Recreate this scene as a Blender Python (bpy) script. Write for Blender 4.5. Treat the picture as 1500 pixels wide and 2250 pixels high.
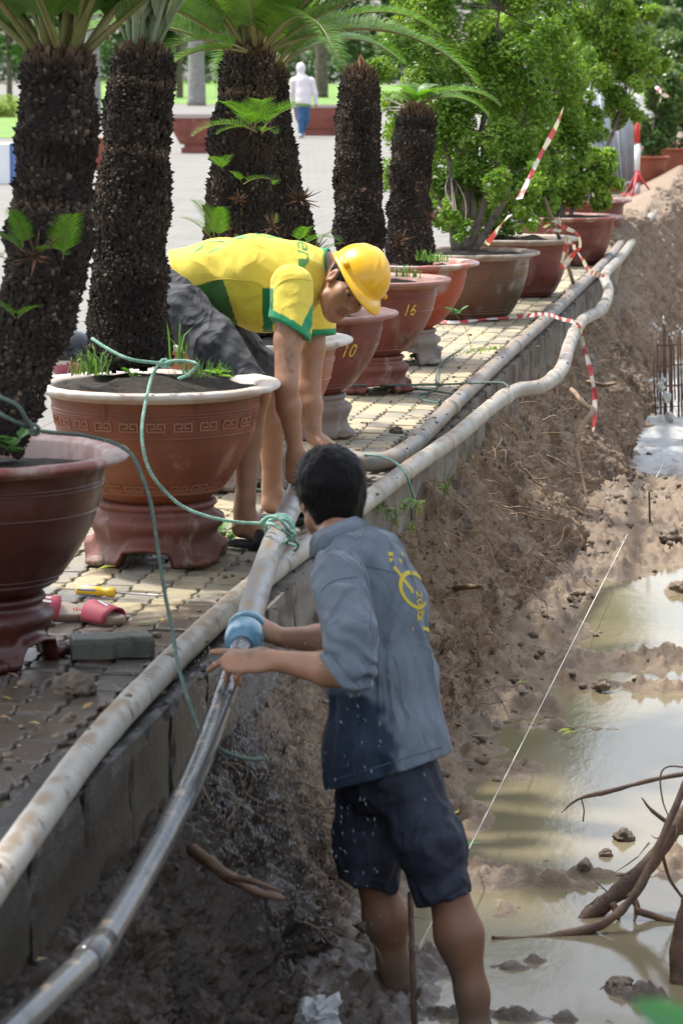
import bpy, math, random
import numpy as np
from mathutils import Vector, Matrix
from mathutils.bvhtree import BVHTree

for o in list(bpy.data.objects):
    bpy.data.objects.remove(o)
scene = bpy.context.scene
C = scene.collection
rnd = random.Random(7)
rng = np.random.default_rng(7)

# ------------------------------------------------------------------ camera
FPX, CX, CY = 6800.0, 750.0, 1125.0          # focal length and centre in photograph pixels (1500 x 2250)
PITCH = math.atan(997 / FPX)
YAW = math.atan(1055 / FPX * math.cos(PITCH))
CAM = np.array([0.0, 0.0, 1.72])
FWD = np.array([-math.sin(YAW) * math.cos(PITCH), math.cos(YAW) * math.cos(PITCH), -math.sin(PITCH)])
RGT = np.array([math.cos(YAW), math.sin(YAW), 0.0])
UPV = np.cross(RGT, FWD)
cam_data = bpy.data.cameras.new('camera')
cam = bpy.data.objects.new('camera', cam_data)
C.objects.link(cam)
cam.matrix_world = Matrix(((RGT[0], UPV[0], -FWD[0], CAM[0]), (RGT[1], UPV[1], -FWD[1], CAM[1]),
                           (RGT[2], UPV[2], -FWD[2], CAM[2]), (0, 0, 0, 1)))
cam_data.sensor_fit = 'VERTICAL'
cam_data.sensor_height = 36.0
cam_data.lens = FPX / 2250 * 36.0
cam_data.clip_start = 0.1
cam_data.clip_end = 3000
cam_data.dof.use_dof = True
cam_data.dof.focus_distance = 13.2
cam_data.dof.aperture_fstop = 7.5
scene.camera = cam

# ------------------------------------------------------------------ sky, sun, exposure
TO_SUN = np.array([-0.42, 0.20, 0.885]); TO_SUN /= np.linalg.norm(TO_SUN)
world = bpy.data.worlds.new('World'); scene.world = world
world.use_nodes = True
wn = world.node_tree.nodes; wl = world.node_tree.links
wn.clear()
sky = wn.new('ShaderNodeTexSky'); sky.sky_type = 'NISHITA'; sky.sun_disc = False
sky.sun_elevation = math.asin(TO_SUN[2])
sky.sun_rotation = math.atan2(TO_SUN[0], TO_SUN[1])
sky.air_density = 1.0; sky.dust_density = 3.0; sky.ozone_density = 1.0
bg = wn.new('ShaderNodeBackground'); bg.inputs[1].default_value = 0.15
wo = wn.new('ShaderNodeOutputWorld')
haze = wn.new('ShaderNodeHueSaturation'); haze.inputs['Saturation'].default_value = 0.5      # milky tropical sky
wl.new(sky.outputs[0], haze.inputs['Color']); wl.new(haze.outputs[0], bg.inputs[0]); wl.new(bg.outputs[0], wo.inputs[0])
sun_data = bpy.data.lights.new('sun', 'SUN'); sun_data.energy = 2.1; sun_data.angle = math.radians(3.0)
sun_data.color = (1.0, 0.95, 0.87)
sun = bpy.data.objects.new('sun', sun_data); C.objects.link(sun)
sun.rotation_euler = Vector(TO_SUN).to_track_quat('Z', 'Y').to_euler()
vs = scene.view_settings
vs.view_transform = 'Standard'; vs.look = 'None'; vs.gamma = 1.0; vs.exposure = 1.5
vs.use_curve_mapping = False
scene.cycles.max_bounces = 7
scene.cycles.diffuse_bounces = 4
scene.cycles.glossy_bounces = 3
scene.cycles.transparent_max_bounces = 6
scene.cycles.use_denoising = True
scene.cycles.caustics_reflective = False
scene.cycles.caustics_refractive = False

# ------------------------------------------------------------------ placing helpers
def W(px, py, s):
    """world point that the photograph shows at (px, py) where a metre measures s photograph pixels"""
    d = FPX / s
    return CAM + FWD * d + RGT * ((px - CX) / s) + UPV * ((CY - py) / s)

def P(px, py, z=0.0):
    """world point on the level z that the photograph shows at (px, py)"""
    r = FWD + RGT * ((px - CX) / FPX) + UPV * ((CY - py) / FPX)
    t = (z - CAM[2]) / r[2]
    return CAM + r * t

def scale_at(p):
    return FPX / float(np.dot(np.asarray(p) - CAM, FWD))

def vec(*a): return np.array(a, dtype=float)
def unit(v):
    v = np.asarray(v, float); n = np.linalg.norm(v)
    return v / n if n > 1e-12 else v

# ------------------------------------------------------------------ noise (numpy)
def _hash(ix, iy, iz, seed):
    h = (ix.astype(np.int64) * 374761393 + iy.astype(np.int64) * 668265263 + iz.astype(np.int64) * 1440670441 + seed * 974711) & 0xFFFFFFFF
    h = ((h ^ (h >> 13)) * 1274126177) & 0xFFFFFFFF
    h = h ^ (h >> 16)
    return (h & 0xFFFFFF).astype(np.float32) / 0xFFFFFF

def vn(x, y, z, seed=0):
    x, y, z = np.broadcast_arrays(np.asarray(x, np.float32), np.asarray(y, np.float32), np.asarray(z, np.float32))
    ix, iy, iz = np.floor(x), np.floor(y), np.floor(z)
    fx, fy, fz = x - ix, y - iy, z - iz
    fx = fx * fx * (3 - 2 * fx); fy = fy * fy * (3 - 2 * fy); fz = fz * fz * (3 - 2 * fz)
    ix = ix.astype(np.int64); iy = iy.astype(np.int64); iz = iz.astype(np.int64)
    r = 0
    for dx in (0, 1):
        wx = fx if dx else 1 - fx
        for dy in (0, 1):
            wy = fy if dy else 1 - fy
            for dz in (0, 1):
                wz = fz if dz else 1 - fz
                r = r + _hash(ix + dx, iy + dy, iz + dz, seed) * wx * wy * wz
    return r * 2 - 1

def fbm(x, y, z, oct=4, seed=0, gain=0.5, lac=2.03):
    a, t, f = 1.0, 0.0, 1.0
    for i in range(oct):
        t = t + a * vn(np.asarray(x) * f + 17.3 * i, np.asarray(y) * f + 5.1 * i, np.asarray(z) * f, seed + i)
        a *= gain; f *= lac
    return t

# ------------------------------------------------------------------ mesh helpers
def mesh_np(name, V, faces, col=None, smooth=True, mats=None, fmat=None):
    """faces: list of (n,3) / (n,4) integer arrays"""
    V = np.asarray(V, np.float32)
    fl = [np.asarray(f, np.int32) for f in faces if len(f)]
    me = bpy.data.meshes.new(name)
    me.vertices.add(len(V)); me.vertices.foreach_set('co', V.ravel())
    tot = sum(f.size for f in fl); npoly = sum(len(f) for f in fl)
    me.loops.add(tot); me.polygons.add(npoly)
    me.loops.foreach_set('vertex_index', np.concatenate([f.ravel() for f in fl]))
    sizes = np.concatenate([np.full(len(f), f.shape[1], np.int32) for f in fl])
    starts = np.concatenate([[0], np.cumsum(sizes)[:-1]]).astype(np.int32)
    me.polygons.foreach_set('loop_start', starts)
    me.polygons.foreach_set('use_smooth', np.full(npoly, bool(smooth)))
    if fmat is not None:
        me.polygons.foreach_set('material_index', np.asarray(fmat, np.int32))
    if col is not None:
        ca = me.color_attributes.new('Col', 'FLOAT_COLOR', 'POINT')
        c4 = np.ones((len(V), 4), np.float32); c4[:, :3] = np.asarray(col, np.float32)
        ca.data.foreach_set('color', c4.ravel())
    me.update(calc_edges=True)
    me.validate()
    return me

def obj(name, me, mat=None, parent=None, loc=None):
    o = bpy.data.objects.new(name, me)
    C.objects.link(o)
    if me is not None and mat is not None and len(me.materials) == 0:
        for m in (mat if isinstance(mat, (list, tuple)) else [mat]):
            me.materials.append(m)
    if parent is not None:
        o.parent = parent
    if loc is not None:
        o.location = loc
    return o

def thing(name, label, cat, loc=(0, 0, 0), group=None):
    o = bpy.data.objects.new(name, None); C.objects.link(o)
    o.empty_display_size = 0.1
    o.location = tuple(float(v) for v in loc)
    return tag(o, label, cat, group)

def tag(o, label=None, cat=None, group=None, kind=None):
    if label: o['label'] = label
    if cat: o['category'] = cat
    if group: o['group'] = group
    if kind: o['kind'] = kind
    return o

class MB:
    """collects pieces into one mesh"""
    def __init__(s): s.V = []; s.F3 = []; s.F4 = []; s.K = []; s.n = 0
    def add(s, V, F, col=(1, 1, 1)):
        V = np.asarray(V, float).reshape(-1, 3)
        for f in (F if isinstance(F, (list, tuple)) else [F]):
            f = np.asarray(f)
            if f.size == 0: continue
            (s.F3 if f.shape[1] == 3 else s.F4).append(f + s.n)
        s.V.append(V); s.n += len(V)
        c = np.asarray(col, float)
        s.K.append(np.broadcast_to(c, (len(V), 3)))
        return s
    def tube(s, *a, col=(1, 1, 1), **k):
        V, F = tube(*a, **k); return s.add(V, F, col)
    def box(s, lo, hi, col=(1, 1, 1), M=None, bev=0.0):
        V, F = boxm(lo, hi, bev)
        if M is not None: V = V @ np.asarray(M)[:3, :3].T + np.asarray(M)[:3, 3]
        return s.add(V, F, col)
    def mesh(s, name, smooth=True, usecol=False):
        V = np.concatenate(s.V)
        fs = []
        if s.F3: fs.append(np.concatenate(s.F3))
        if s.F4: fs.append(np.concatenate(s.F4))
        return mesh_np(name, V, fs, np.concatenate(s.K) if usecol else None, smooth)
    def obj(s, name, mat, parent=None, smooth=True, usecol=False, origin=None):
        if origin is not None:
            s.V = [v - np.asarray(origin) for v in s.V]
        return obj(name, s.mesh(name, smooth, usecol), mat, parent, None if origin is None else tuple(float(q) for q in origin))

def boxm(lo, hi, bev=0.0):
    lo = np.asarray(lo, float); hi = np.asarray(hi, float)
    if bev <= 0:
        V = np.array([[x, y, z] for z in (lo[2], hi[2]) for y in (lo[1], hi[1]) for x in (lo[0], hi[0])])
        F = np.array([[0, 2, 3, 1], [4, 5, 7, 6], [0, 1, 5, 4], [2, 6, 7, 3], [0, 4, 6, 2], [1, 3, 7, 5]])
        return V, [F]
    # chamfered on the top edges only
    V = []
    for (z, e) in ((lo[2], 0), (hi[2] - bev, 0), (hi[2], bev)):
        V += [[lo[0] + e, lo[1] + e, z], [hi[0] - e, lo[1] + e, z], [hi[0] - e, hi[1] - e, z], [lo[0] + e, hi[1] - e, z]]
    F = [[3, 2, 1, 0], [8, 9, 10, 11]]
    for l in (0, 4):
        for i in range(4):
            j = (i + 1) % 4
            F.append([l + i, l + j, l + 4 + j, l + 4 + i])
    return np.array(V), [np.array(F)]

def spline(pts, n=8, closed=False):
    """Catmull-Rom through points (k,d) -> dense polyline"""
    p = np.asarray(pts, float)
    if len(p) < 3: 
        t = np.linspace(0, 1, n + 1)[:, None]
        return p[0] * (1 - t) + p[1] * t
    q = np.vstack([2 * p[0] - p[1], p, 2 * p[-1] - p[-2]])
    out = []
    for i in range(len(p) - 1):
        p0, p1, p2, p3 = q[i:i + 4]
        for t in np.linspace(0, 1, n, endpoint=False):
            out.append(0.5 * (2 * p1 + (p2 - p0) * t + (2 * p0 - 5 * p1 + 4 * p2 - p3) * t * t + (3 * p1 - p0 - 3 * p2 + p3) * t ** 3))
    out.append(p[-1])
    return np.array(out)

def frames(path):
    T = np.gradient(path, axis=0); T /= np.maximum(np.linalg.norm(T, axis=1, keepdims=True), 1e-9)
    n = np.cross(T[0], [0, 0, 1.0])
    if np.linalg.norm(n) < 1e-3: n = np.cross(T[0], [0, 1.0, 0])
    N = [unit(n)]
    for i in range(1, len(path)):
        v = N[-1] - T[i] * np.dot(N[-1], T[i]); N.append(unit(v))
    N = np.array(N); B = np.cross(T, N)
    return T, N, B

def tube(path, rad, sides=8, caps=True, noise=0.0, nseed=0, nscale=20, hollow=0.0):
    path = np.asarray(path, float); k = len(path)
    rad = np.broadcast_to(np.asarray(rad, float), (k,)) if np.ndim(rad) < 1 or len(np.atleast_1d(rad)) == k else np.interp(np.linspace(0, 1, k), np.linspace(0, 1, len(rad)), rad)
    T, N, B = frames(path)
    a = np.linspace(0, 2 * np.pi, sides, endpoint=False)
    R = rad[:, None] * np.ones((1, sides))
    V = path[:, None, :] + R[:, :, None] * (np.cos(a)[None, :, None] * N[:, None, :] + np.sin(a)[None, :, None] * B[:, None, :])
    if noise > 0:
        nn = fbm(V[..., 0] * nscale, V[..., 1] * nscale, V[..., 2] * nscale, 3, nseed)
        V = V + noise * nn[..., None] * (V - path[:, None, :]) / np.maximum(R[..., None], 1e-6)
    V = V.reshape(-1, 3)
    i = np.arange(k - 1)[:, None] * sides; j = np.arange(sides)[None, :]; j2 = (j + 1) % sides
    F = np.stack([i + j, i + j2, i + sides + j2, i + sides + j], -1).reshape(-1, 4)
    Fs = [F]
    if caps:
        if hollow > 0:
            for e, flip in ((0, 1), (k - 1, 0)):
                ctr = path[e]; ring = V[e * sides:(e + 1) * sides]
                tdir = T[e] * (1 if e == 0 else -1)
                inn = ctr + (ring - ctr) * hollow
                deep = inn + tdir * float(rad[e]) * 2.5
                b = len(V); V = np.vstack([V, inn, deep, (ctr + tdir * float(rad[e]) * 2.5)[None]])
                jj = np.arange(sides); j3 = (jj + 1) % sides
                Q = np.vstack([np.stack([e * sides + jj, b + jj, b + j3, e * sides + j3], -1),
                               np.stack([b + jj, b + sides + jj, b + sides + j3, b + j3], -1)])
                Fs.append(Q if flip else Q[:, ::-1])
                Fs.append(np.stack([b + sides + jj, np.full(sides, b + 2 * sides), b + sides + j3], -1))
        else:
            b = len(V); V = np.vstack([V, path[0][None], path[-1][None]])
            jj = np.arange(sides); j3 = (jj + 1) % sides
            Fs.append(np.stack([np.full(sides, b), j3, jj], -1))
            Fs.append(np.stack([np.full(sides, b + 1), (k - 1) * sides + jj, (k - 1) * sides + j3], -1))
    return V, Fs

def lathe(prof, n=64, center=(0, 0, 0), wob=0.0, seed=0):
    """prof: (k,2) radius,height"""
    prof = np.asarray(prof, float); k = len(prof)
    a = np.linspace(0, 2 * np.pi, n, endpoint=False)
    r = prof[:, 0][:, None] * (1 + wob * vn(np.cos(a)[None] * 1.5, np.sin(a)[None] * 1.5, prof[:, 1][:, None] * 4, seed))
    V = np.stack([r * np.cos(a), r * np.sin(a), np.broadcast_to(prof[:, 1][:, None], r.shape)], -1).reshape(-1, 3) + np.asarray(center, float)
    i = np.arange(k - 1)[:, None] * n; j = np.arange(n)[None]; j2 = (j + 1) % n
    F = np.stack([i + j, i + j2, i + n + j2, i + n + j], -1).reshape(-1, 4)
    return V, [F]

def icos(sub=1):
    t = (1 + 5 ** .5) / 2
    V = [(-1, t, 0), (1, t, 0), (-1, -t, 0), (1, -t, 0), (0, -1, t), (0, 1, t), (0, -1, -t), (0, 1, -t), (t, 0, -1), (t, 0, 1), (-t, 0, -1), (-t, 0, 1)]
    F = [(0, 11, 5), (0, 5, 1), (0, 1, 7), (0, 7, 10), (0, 10, 11), (1, 5, 9), (5, 11, 4), (11, 10, 2), (10, 7, 6), (7, 1, 8), (3, 9, 4), (3, 4, 2), (3, 2, 6), (3, 6, 8), (3, 8, 9), (4, 9, 5), (2, 4, 11), (6, 2, 10), (8, 6, 7), (9, 8, 1)]
    V = [unit(v) for v in V]
    for _ in range(sub):
        cache = {}; G = []
        def mid(a, b):
            k = (min(a, b), max(a, b))
            if k not in cache:
                V.append(unit(V[a] + V[b])); cache[k] = len(V) - 1
            return cache[k]
        for a, b, c in F:
            x, y, z = mid(a, b), mid(b, c), mid(c, a)
            G += [(a, x, z), (b, y, x), (c, z, y), (x, y, z)]
        F = G
    return np.array(V), np.array(F)
ICO1 = icos(1); ICO2 = icos(2); ICO3 = icos(3)

def clod(c, r, seed, amp=0.35, sub=ICO2, squash=0.7):
    V, F = sub
    q = V * (1 + amp * fbm(V[:, 0] * 1.7 + seed * 3.1, V[:, 1] * 1.7, V[:, 2] * 1.7, 3, seed)[:, None])
    q = q * np.array([1, 1, squash]) * r
    return q + np.asarray(c), [F]

# ------------------------------------------------------------------ materials
def _ramp(nt, fac, lo, hi):
    r = nt.nodes.new('ShaderNodeMapRange'); r.inputs[1].default_value = lo; r.inputs[2].default_value = hi
    r.interpolation_type = 'SMOOTHSTEP'
    nt.links.new(fac, r.inputs[0]); return r.outputs[0]

def _mix(nt, fac, a, b, mode='MIX'):
    m = nt.nodes.new('ShaderNodeMix'); m.data_type = 'RGBA'; m.blend_type = mode
    for idx, v in ((0, fac), (6, a), (7, b)):
        if isinstance(v, (int, float)): m.inputs[idx].default_value = v
        elif isinstance(v, tuple): m.inputs[idx].default_value = (*v[:3], 1)
        else: nt.links.new(v, m.inputs[idx])
    return m.outputs[2]

def _coords(nt, space='world', stretch=(1, 1, 1)):
    if space == 'world':
        out = nt.nodes.new('ShaderNodeNewGeometry').outputs['Position']
    else:
        out = nt.nodes.new('ShaderNodeTexCoord').outputs['Object']
    if stretch != (1, 1, 1):
        m = nt.nodes.new('ShaderNodeMapping'); m.inputs['Scale'].default_value = stretch
        nt.links.new(out, m.inputs['Vector']); out = m.outputs['Vector']
    return out

def _noise(nt, vecs, scale, detail=5, rough=0.6, dist=0.0, ridge=False):
    n = nt.nodes.new('ShaderNodeTexNoise'); n.inputs['Scale'].default_value = scale
    if ridge: n.noise_type = 'RIDGED_MULTIFRACTAL'; n.inputs['Gain'].default_value = 1.0; n.inputs['Offset'].default_value = .9
    n.inputs['Detail'].default_value = detail; n.inputs['Roughness'].default_value = rough
    n.inputs['Distortion'].default_value = dist
    nt.links.new(vecs, n.inputs['Vector']); return n.outputs['Fac']

def mat(name, col, rough=0.6, layers=(), bumps=(), spec=0.5, attr=False, space='world', sss=0.0, sheen=0.0,
        rough_layers=(), trans=0.0, coat=0.0, attr_fac=1.0, metallic=0.0, bump_dist=0.01, up_layers=()):
    """layers: (colour, scale, lo, hi[, stretch[, amount]]); bumps: (scale, strength[, stretch]); rough_layers: (value, scale, lo, hi)"""
    m = bpy.data.materials.new(name); m.use_nodes = True
    nt = m.node_tree; b = nt.nodes['Principled BSDF']
    c = tuple(col)
    if attr:
        a = nt.nodes.new('ShaderNodeVertexColor'); a.layer_name = 'Col'
        c = _mix(nt, attr_fac, c, a.outputs[0], 'MULTIPLY') if tuple(col) != (1, 1, 1) else a.outputs[0]
    for L in layers:
        lc, sc, lo, hi = L[:4]; st = L[4] if len(L) > 4 and L[4] else (1, 1, 1); am = L[5] if len(L) > 5 else 1.0
        f = _ramp(nt, _noise(nt, _coords(nt, space, st), sc, 6, 0.62, 0.3), lo, hi)
        if am < 1:
            mm = nt.nodes.new('ShaderNodeMath'); mm.operation = 'MULTIPLY'; mm.inputs[1].default_value = am
            nt.links.new(f, mm.inputs[0]); f = mm.outputs[0]
        c = _mix(nt, f, c, tuple(lc))
    for (lc, lo, hi, sc) in up_layers:       # dirt or mud that has settled on faces looking up, broken up by noise
        g = nt.nodes.new('ShaderNodeNewGeometry'); sp = nt.nodes.new('ShaderNodeSeparateXYZ')
        nt.links.new(g.outputs['Normal'], sp.inputs[0])
        nz = _noise(nt, _coords(nt, space), sc, 6, 0.65)
        ad = nt.nodes.new('ShaderNodeMath'); ad.operation = 'MULTIPLY_ADD'; ad.inputs[1].default_value = 0.5
        nt.links.new(sp.outputs[2], ad.inputs[0]); nt.links.new(nz, ad.inputs[2])
        c = _mix(nt, _ramp(nt, ad.outputs[0], lo, hi), c, tuple(lc))
    if isinstance(c, tuple): b.inputs['Base Color'].default_value = (*c[:3], 1)
    else: nt.links.new(c, b.inputs['Base Color'])
    r = rough
    for (rv, sc, lo, hi) in rough_layers:
        f = _ramp(nt, _noise(nt, _coords(nt, space), sc, 5), lo, hi)
        mr = nt.nodes.new('ShaderNodeMapRange'); nt.links.new(f, mr.inputs[0])
        if isinstance(r, float): mr.inputs[3].default_value = r
        else: nt.links.new(r, mr.inputs[3])
        mr.inputs[4].default_value = rv; r = mr.outputs[0]
    if isinstance(r, (int, float)): b.inputs['Roughness'].default_value = r
    else: nt.links.new(r, b.inputs['Roughness'])
    b.inputs['Specular IOR Level'].default_value = spec
    b.inputs['Metallic'].default_value = metallic
    if sss: 
        b.inputs['Subsurface Weight'].default_value = sss
        b.inputs['Subsurface Radius'].default_value = (0.012, 0.005, 0.003); b.inputs['Subsurface Scale'].default_value = 1.0
    if sheen: b.inputs['Sheen Weight'].default_value = sheen; b.inputs['Sheen Roughness'].default_value = 0.5
    if coat: b.inputs['Coat Weight'].default_value = coat; b.inputs['Coat Roughness'].default_value = 0.15
    nrm = None
    for B in bumps:
        sc, stg = B[:2]; st = B[2] if len(B) > 2 else (1, 1, 1)
        bn = nt.nodes.new('ShaderNodeBump'); bn.inputs['Strength'].default_value = stg; bn.inputs['Distance'].default_value = B[3] if len(B) > 3 else bump_dist
        rg = len(B) > 4 and B[4]
        nt.links.new(_noise(nt, _coords(nt, space, st), sc, 2 if rg else 7, 0.6, .6 if rg else 0, rg), bn.inputs['Height'])
        if nrm is not None: nt.links.new(nrm, bn.inputs['Normal'])
        nrm = bn.outputs[0]
    if nrm is not None: nt.links.new(nrm, b.inputs['Normal'])
    if trans:                                  # thin leaves let light through
        t = nt.nodes.new('ShaderNodeBsdfTranslucent'); ms = nt.nodes.new('ShaderNodeMixShader'); ms.inputs[0].default_value = trans
        if isinstance(c, tuple): t.inputs[0].default_value = (*c[:3], 1)
        else:
            nt.links.new(_mix(nt, 1.0, c, (1.15, 1.25, 0.55), 'MULTIPLY'), t.inputs[0])
        out = nt.nodes['Material Output']
        nt.links.new(b.outputs[0], ms.inputs[1]); nt.links.new(t.outputs[0], ms.inputs[2]); nt.links.new(ms.outputs[0], out.inputs[0])
    return m

# ------------------------------------------------------------------ smooth solids (signed distance grid -> mesh)
class SDF:
    def __init__(s, lo, hi, res):
        s.lo = np.asarray(lo, float); s.res = res
        s.n = np.ceil((np.asarray(hi, float) - s.lo) / res).astype(int) + 1
        s.ax = [(s.lo[i] + res * np.arange(s.n[i])).astype(np.float32) for i in range(3)]
        s.D = np.full(tuple(s.n), 0.2, np.float32)
    def reg(s, lo, hi):
        i0 = np.clip(np.floor((np.asarray(lo) - s.lo) / s.res).astype(int), 0, s.n); i1 = np.clip(np.ceil((np.asarray(hi) - s.lo) / s.res).astype(int) + 1, 0, s.n)
        sl = tuple(slice(a, b) for a, b in zip(i0, i1))
        g = (s.ax[0][sl[0]][:, None, None], s.ax[1][sl[1]][None, :, None], s.ax[2][sl[2]][None, None, :])
        return sl, g
    def put(s, sl, d, k, op='u'):
        a = s.D[sl]
        if a.size == 0: return
        if op == 'u':
            h = np.clip(0.5 + 0.5 * (d - a) / k, 0, 1)
            s.D[sl] = d * (1 - h) + a * h - k * h * (1 - h)
        else:
            d = -d
            h = np.clip(0.5 - 0.5 * (d - a) / k, 0, 1)
            s.D[sl] = d * (1 - h) + a * h + k * h * (1 - h)
    def cone(s, a, b, ra, rb, k=0.02, op='u', flat=None):
        a = np.asarray(a, float); b = np.asarray(b, float); m = max(ra, rb) * (1.5 if flat else 1) + k + 5 * s.res
        sl, g = s.reg(np.minimum(a, b) - m, np.maximum(a, b) + m)
        q = [g[i] - np.float32(a[i]) for i in range(3)]
        ba = b - a
        if flat is not None:
            w, ratio = unit(flat[0]), flat[1]
            dw = (q[0] * w[0] + q[1] * w[1] + q[2] * w[2]) * np.float32(1 / ratio - 1)
            q = [q[i] + dw * np.float32(w[i]) for i in range(3)]
            ba = ba + w * np.dot(ba, w) * (1 / ratio - 1)
        L = max(float(np.dot(ba, ba)), 1e-9)
        t = np.clip((q[0] * ba[0] + q[1] * ba[1] + q[2] * ba[2]) / L, 0, 1).astype(np.float32)
        d = np.sqrt(sum((q[i] - t * np.float32(ba[i])) ** 2 for i in range(3))) - (np.float32(ra) + t * np.float32(rb - ra))
        if flat is not None: d = d * np.float32(min(1.0, flat[1]))
        s.put(sl, d.astype(np.float32), k, op)
    def chain(s, pts, rads, k=0.02, **kw):
        for i in range(len(pts) - 1): s.cone(pts[i], pts[i + 1], rads[i], rads[i + 1], k, **kw)
    def ell(s, c, r, R=None, k=0.02, op='u'):
        c = np.asarray(c, float); r = np.asarray(r, float); m = float(r.max()) + k + 5 * s.res
        sl, g = s.reg(c - m, c + m)
        q = [g[i] - np.float32(c[i]) for i in range(3)]
        if R is not None: q = [q[0] * R[i][0] + q[1] * R[i][1] + q[2] * R[i][2] for i in range(3)]
        k0 = np.sqrt(sum((q[i] / np.float32(r[i])) ** 2 for i in range(3))); k1 = np.sqrt(sum((q[i] / np.float32(r[i] ** 2)) ** 2 for i in range(3)))
        d = np.where(k1 > 1e-6, k0 * (k0 - 1) / np.maximum(k1, 1e-6), -float(r.min()))
        s.put(sl, d.astype(np.float32), k, op)
    def cut(s, c, n, R=None):
        """remove what lies beyond the plane through c with normal n (inside a ball of radius R)"""
        c = np.asarray(c, float); n = unit(n)
        if R is None: sl, g = s.reg(s.lo, s.lo + s.n * s.res)
        else: sl, g = s.reg(c - R, c + R)
        d = (g[0] - c[0]) * n[0] + (g[1] - c[1]) * n[1] + (g[2] - c[2]) * n[2]
        if R is not None:
            rr = np.sqrt((g[0] - c[0]) ** 2 + (g[1] - c[1]) ** 2 + (g[2] - c[2]) ** 2)
            d = np.where(rr < R, d, -1.0)
        s.D[sl] = np.maximum(s.D[sl], d.astype(np.float32))
    def warp(s, f, band=0.05):
        """add f(x,y,z) to the field near the surface"""
        idx = np.nonzero(np.abs(s.D) < band)
        x, y, z = s.ax[0][idx[0]], s.ax[1][idx[1]], s.ax[2][idx[2]]
        s.D[idx] += f(x, y, z).astype(np.float32)
    def like(s):
        q = SDF.__new__(SDF); q.lo, q.res, q.n, q.ax = s.lo, s.res, s.n, s.ax; q.D = np.full_like(s.D, .2); return q
    def join(s, q, k):
        idx = np.nonzero(q.D < .12); a = s.D[idx]; d = q.D[idx]; h = np.clip(.5 + .5 * (d - a) / k, 0, 1); s.D[idx] = d * (1 - h) + a * h - k * h * (1 - h)
    def shell(s, t): s.D = np.maximum(s.D, -(s.D + np.float32(t)))
    def nets(s):
        D = s.D; ins = D < 0
        n = D.shape
        cnt = np.zeros((n[0] - 1, n[1] - 1, n[2] - 1), np.int8)
        for dx in (0, 1):
            for dy in (0, 1):
                for dz in (0, 1):
                    cnt += ins[dx:n[0] - 1 + dx, dy:n[1] - 1 + dy, dz:n[2] - 1 + dz]
        act = (cnt > 0) & (cnt < 8)
        I = np.argwhere(act)
        ids = np.full(act.shape, -1, np.int32); ids[act] = np.arange(len(I))
        acc = np.zeros((len(I), 3), np.float32); num = np.zeros(len(I), np.float32)
        cor = [(dx, dy, dz) for dx in (0, 1) for dy in (0, 1) for dz in (0, 1)]
        val = {c: D[I[:, 0] + c[0], I[:, 1] + c[1], I[:, 2] + c[2]] for c in cor}
        for c in cor:
            for ax in range(3):
                if c[ax] == 0:
                    e = list(c); e[ax] = 1; e = tuple(e)
                    va, vb = val[c], val[e]
                    m = (va < 0) != (vb < 0)
                    t = va[m] / (va[m] - vb[m])
                    p = np.tile(np.array(c, np.float32), (m.sum(), 1)); p[:, ax] += t
                    acc[m] += p; num[m] += 1
        V = s.lo + s.res * (I + acc / np.maximum(num, 1)[:, None])
        Q = []
        for ax in range(3):
            sl0 = [slice(None)] * 3; sl1 = [slice(None)] * 3
            sl0[ax] = slice(0, n[ax] - 1); sl1[ax] = slice(1, n[ax])
            a, b = ins[tuple(sl0)], ins[tuple(sl1)]
            o1, o2 = (ax + 1) % 3, (ax + 2) % 3
            ch = np.argwhere(a != b)
            ok = (ch[:, o1] > 0) & (ch[:, o2] > 0) & (ch[:, o1] < n[o1] - 1) & (ch[:, o2] < n[o2] - 1)
            ch = ch[ok]
            fl = a[tuple(ch.T)]
            def cell(d1, d2):
                q = ch.copy(); q[:, o1] -= d1; q[:, o2] -= d2
                return ids[tuple(q.T)]
            q = np.stack([cell(1, 1), cell(0, 1), cell(0, 0), cell(1, 0)], -1)
            q[~fl] = q[~fl][:, ::-1]
            Q.append(q)
        return V, np.concatenate(Q)
# ================================================================== the setting
ZW = -0.95                                    # water level in the trench
KX0, KX1 = -1.86, -1.69                       # kerb, back and trench-side face

M_plaza = mat('plaza_paving', (0.172, 0.164, 0.145), 0.75, layers=[((0.140, 0.134, 0.118), 0.6, 0.45, 0.75), ((0.125, 0.115, 0.098), 3.0, 0.55, 0.8, None, 0.6), ((0.15, 0.143, 0.126), 25, 0.4, 0.7, None, 0.5)], bumps=[(40, 0.25)])
# slab joints on the far paving, too small to build
nt = M_plaza.node_tree; b = nt.nodes['Principled BSDF']
br = nt.nodes.new('ShaderNodeTexBrick'); br.inputs['Scale'].default_value = 1.0
br.inputs['Mortar Size'].default_value = 0.008; br.inputs['Brick Width'].default_value = 0.4; br.inputs['Row Height'].default_value = 0.4
br.inputs['Color1'].default_value = (1, 1, 1, 1); br.inputs['Color2'].default_value = (0.9, 0.9, 0.88, 1); br.inputs['Mortar'].default_value = (0.55, 0.54, 0.5, 1)
nt.links.new(_coords(nt), br.inputs['Vector'])
lk = b.inputs['Base Color'].links[0].from_socket
nt.links.new(_mix(nt, 1.0, lk, br.outputs[0], 'MULTIPLY'), b.inputs['Base Color'])

M_bed = mat('joint_sand', (0.15, 0.125, 0.09), 0.9, layers=[((0.05, 0.06, 0.02), 6, 0.5, 0.7)], bumps=[(80, 0.5)])

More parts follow.
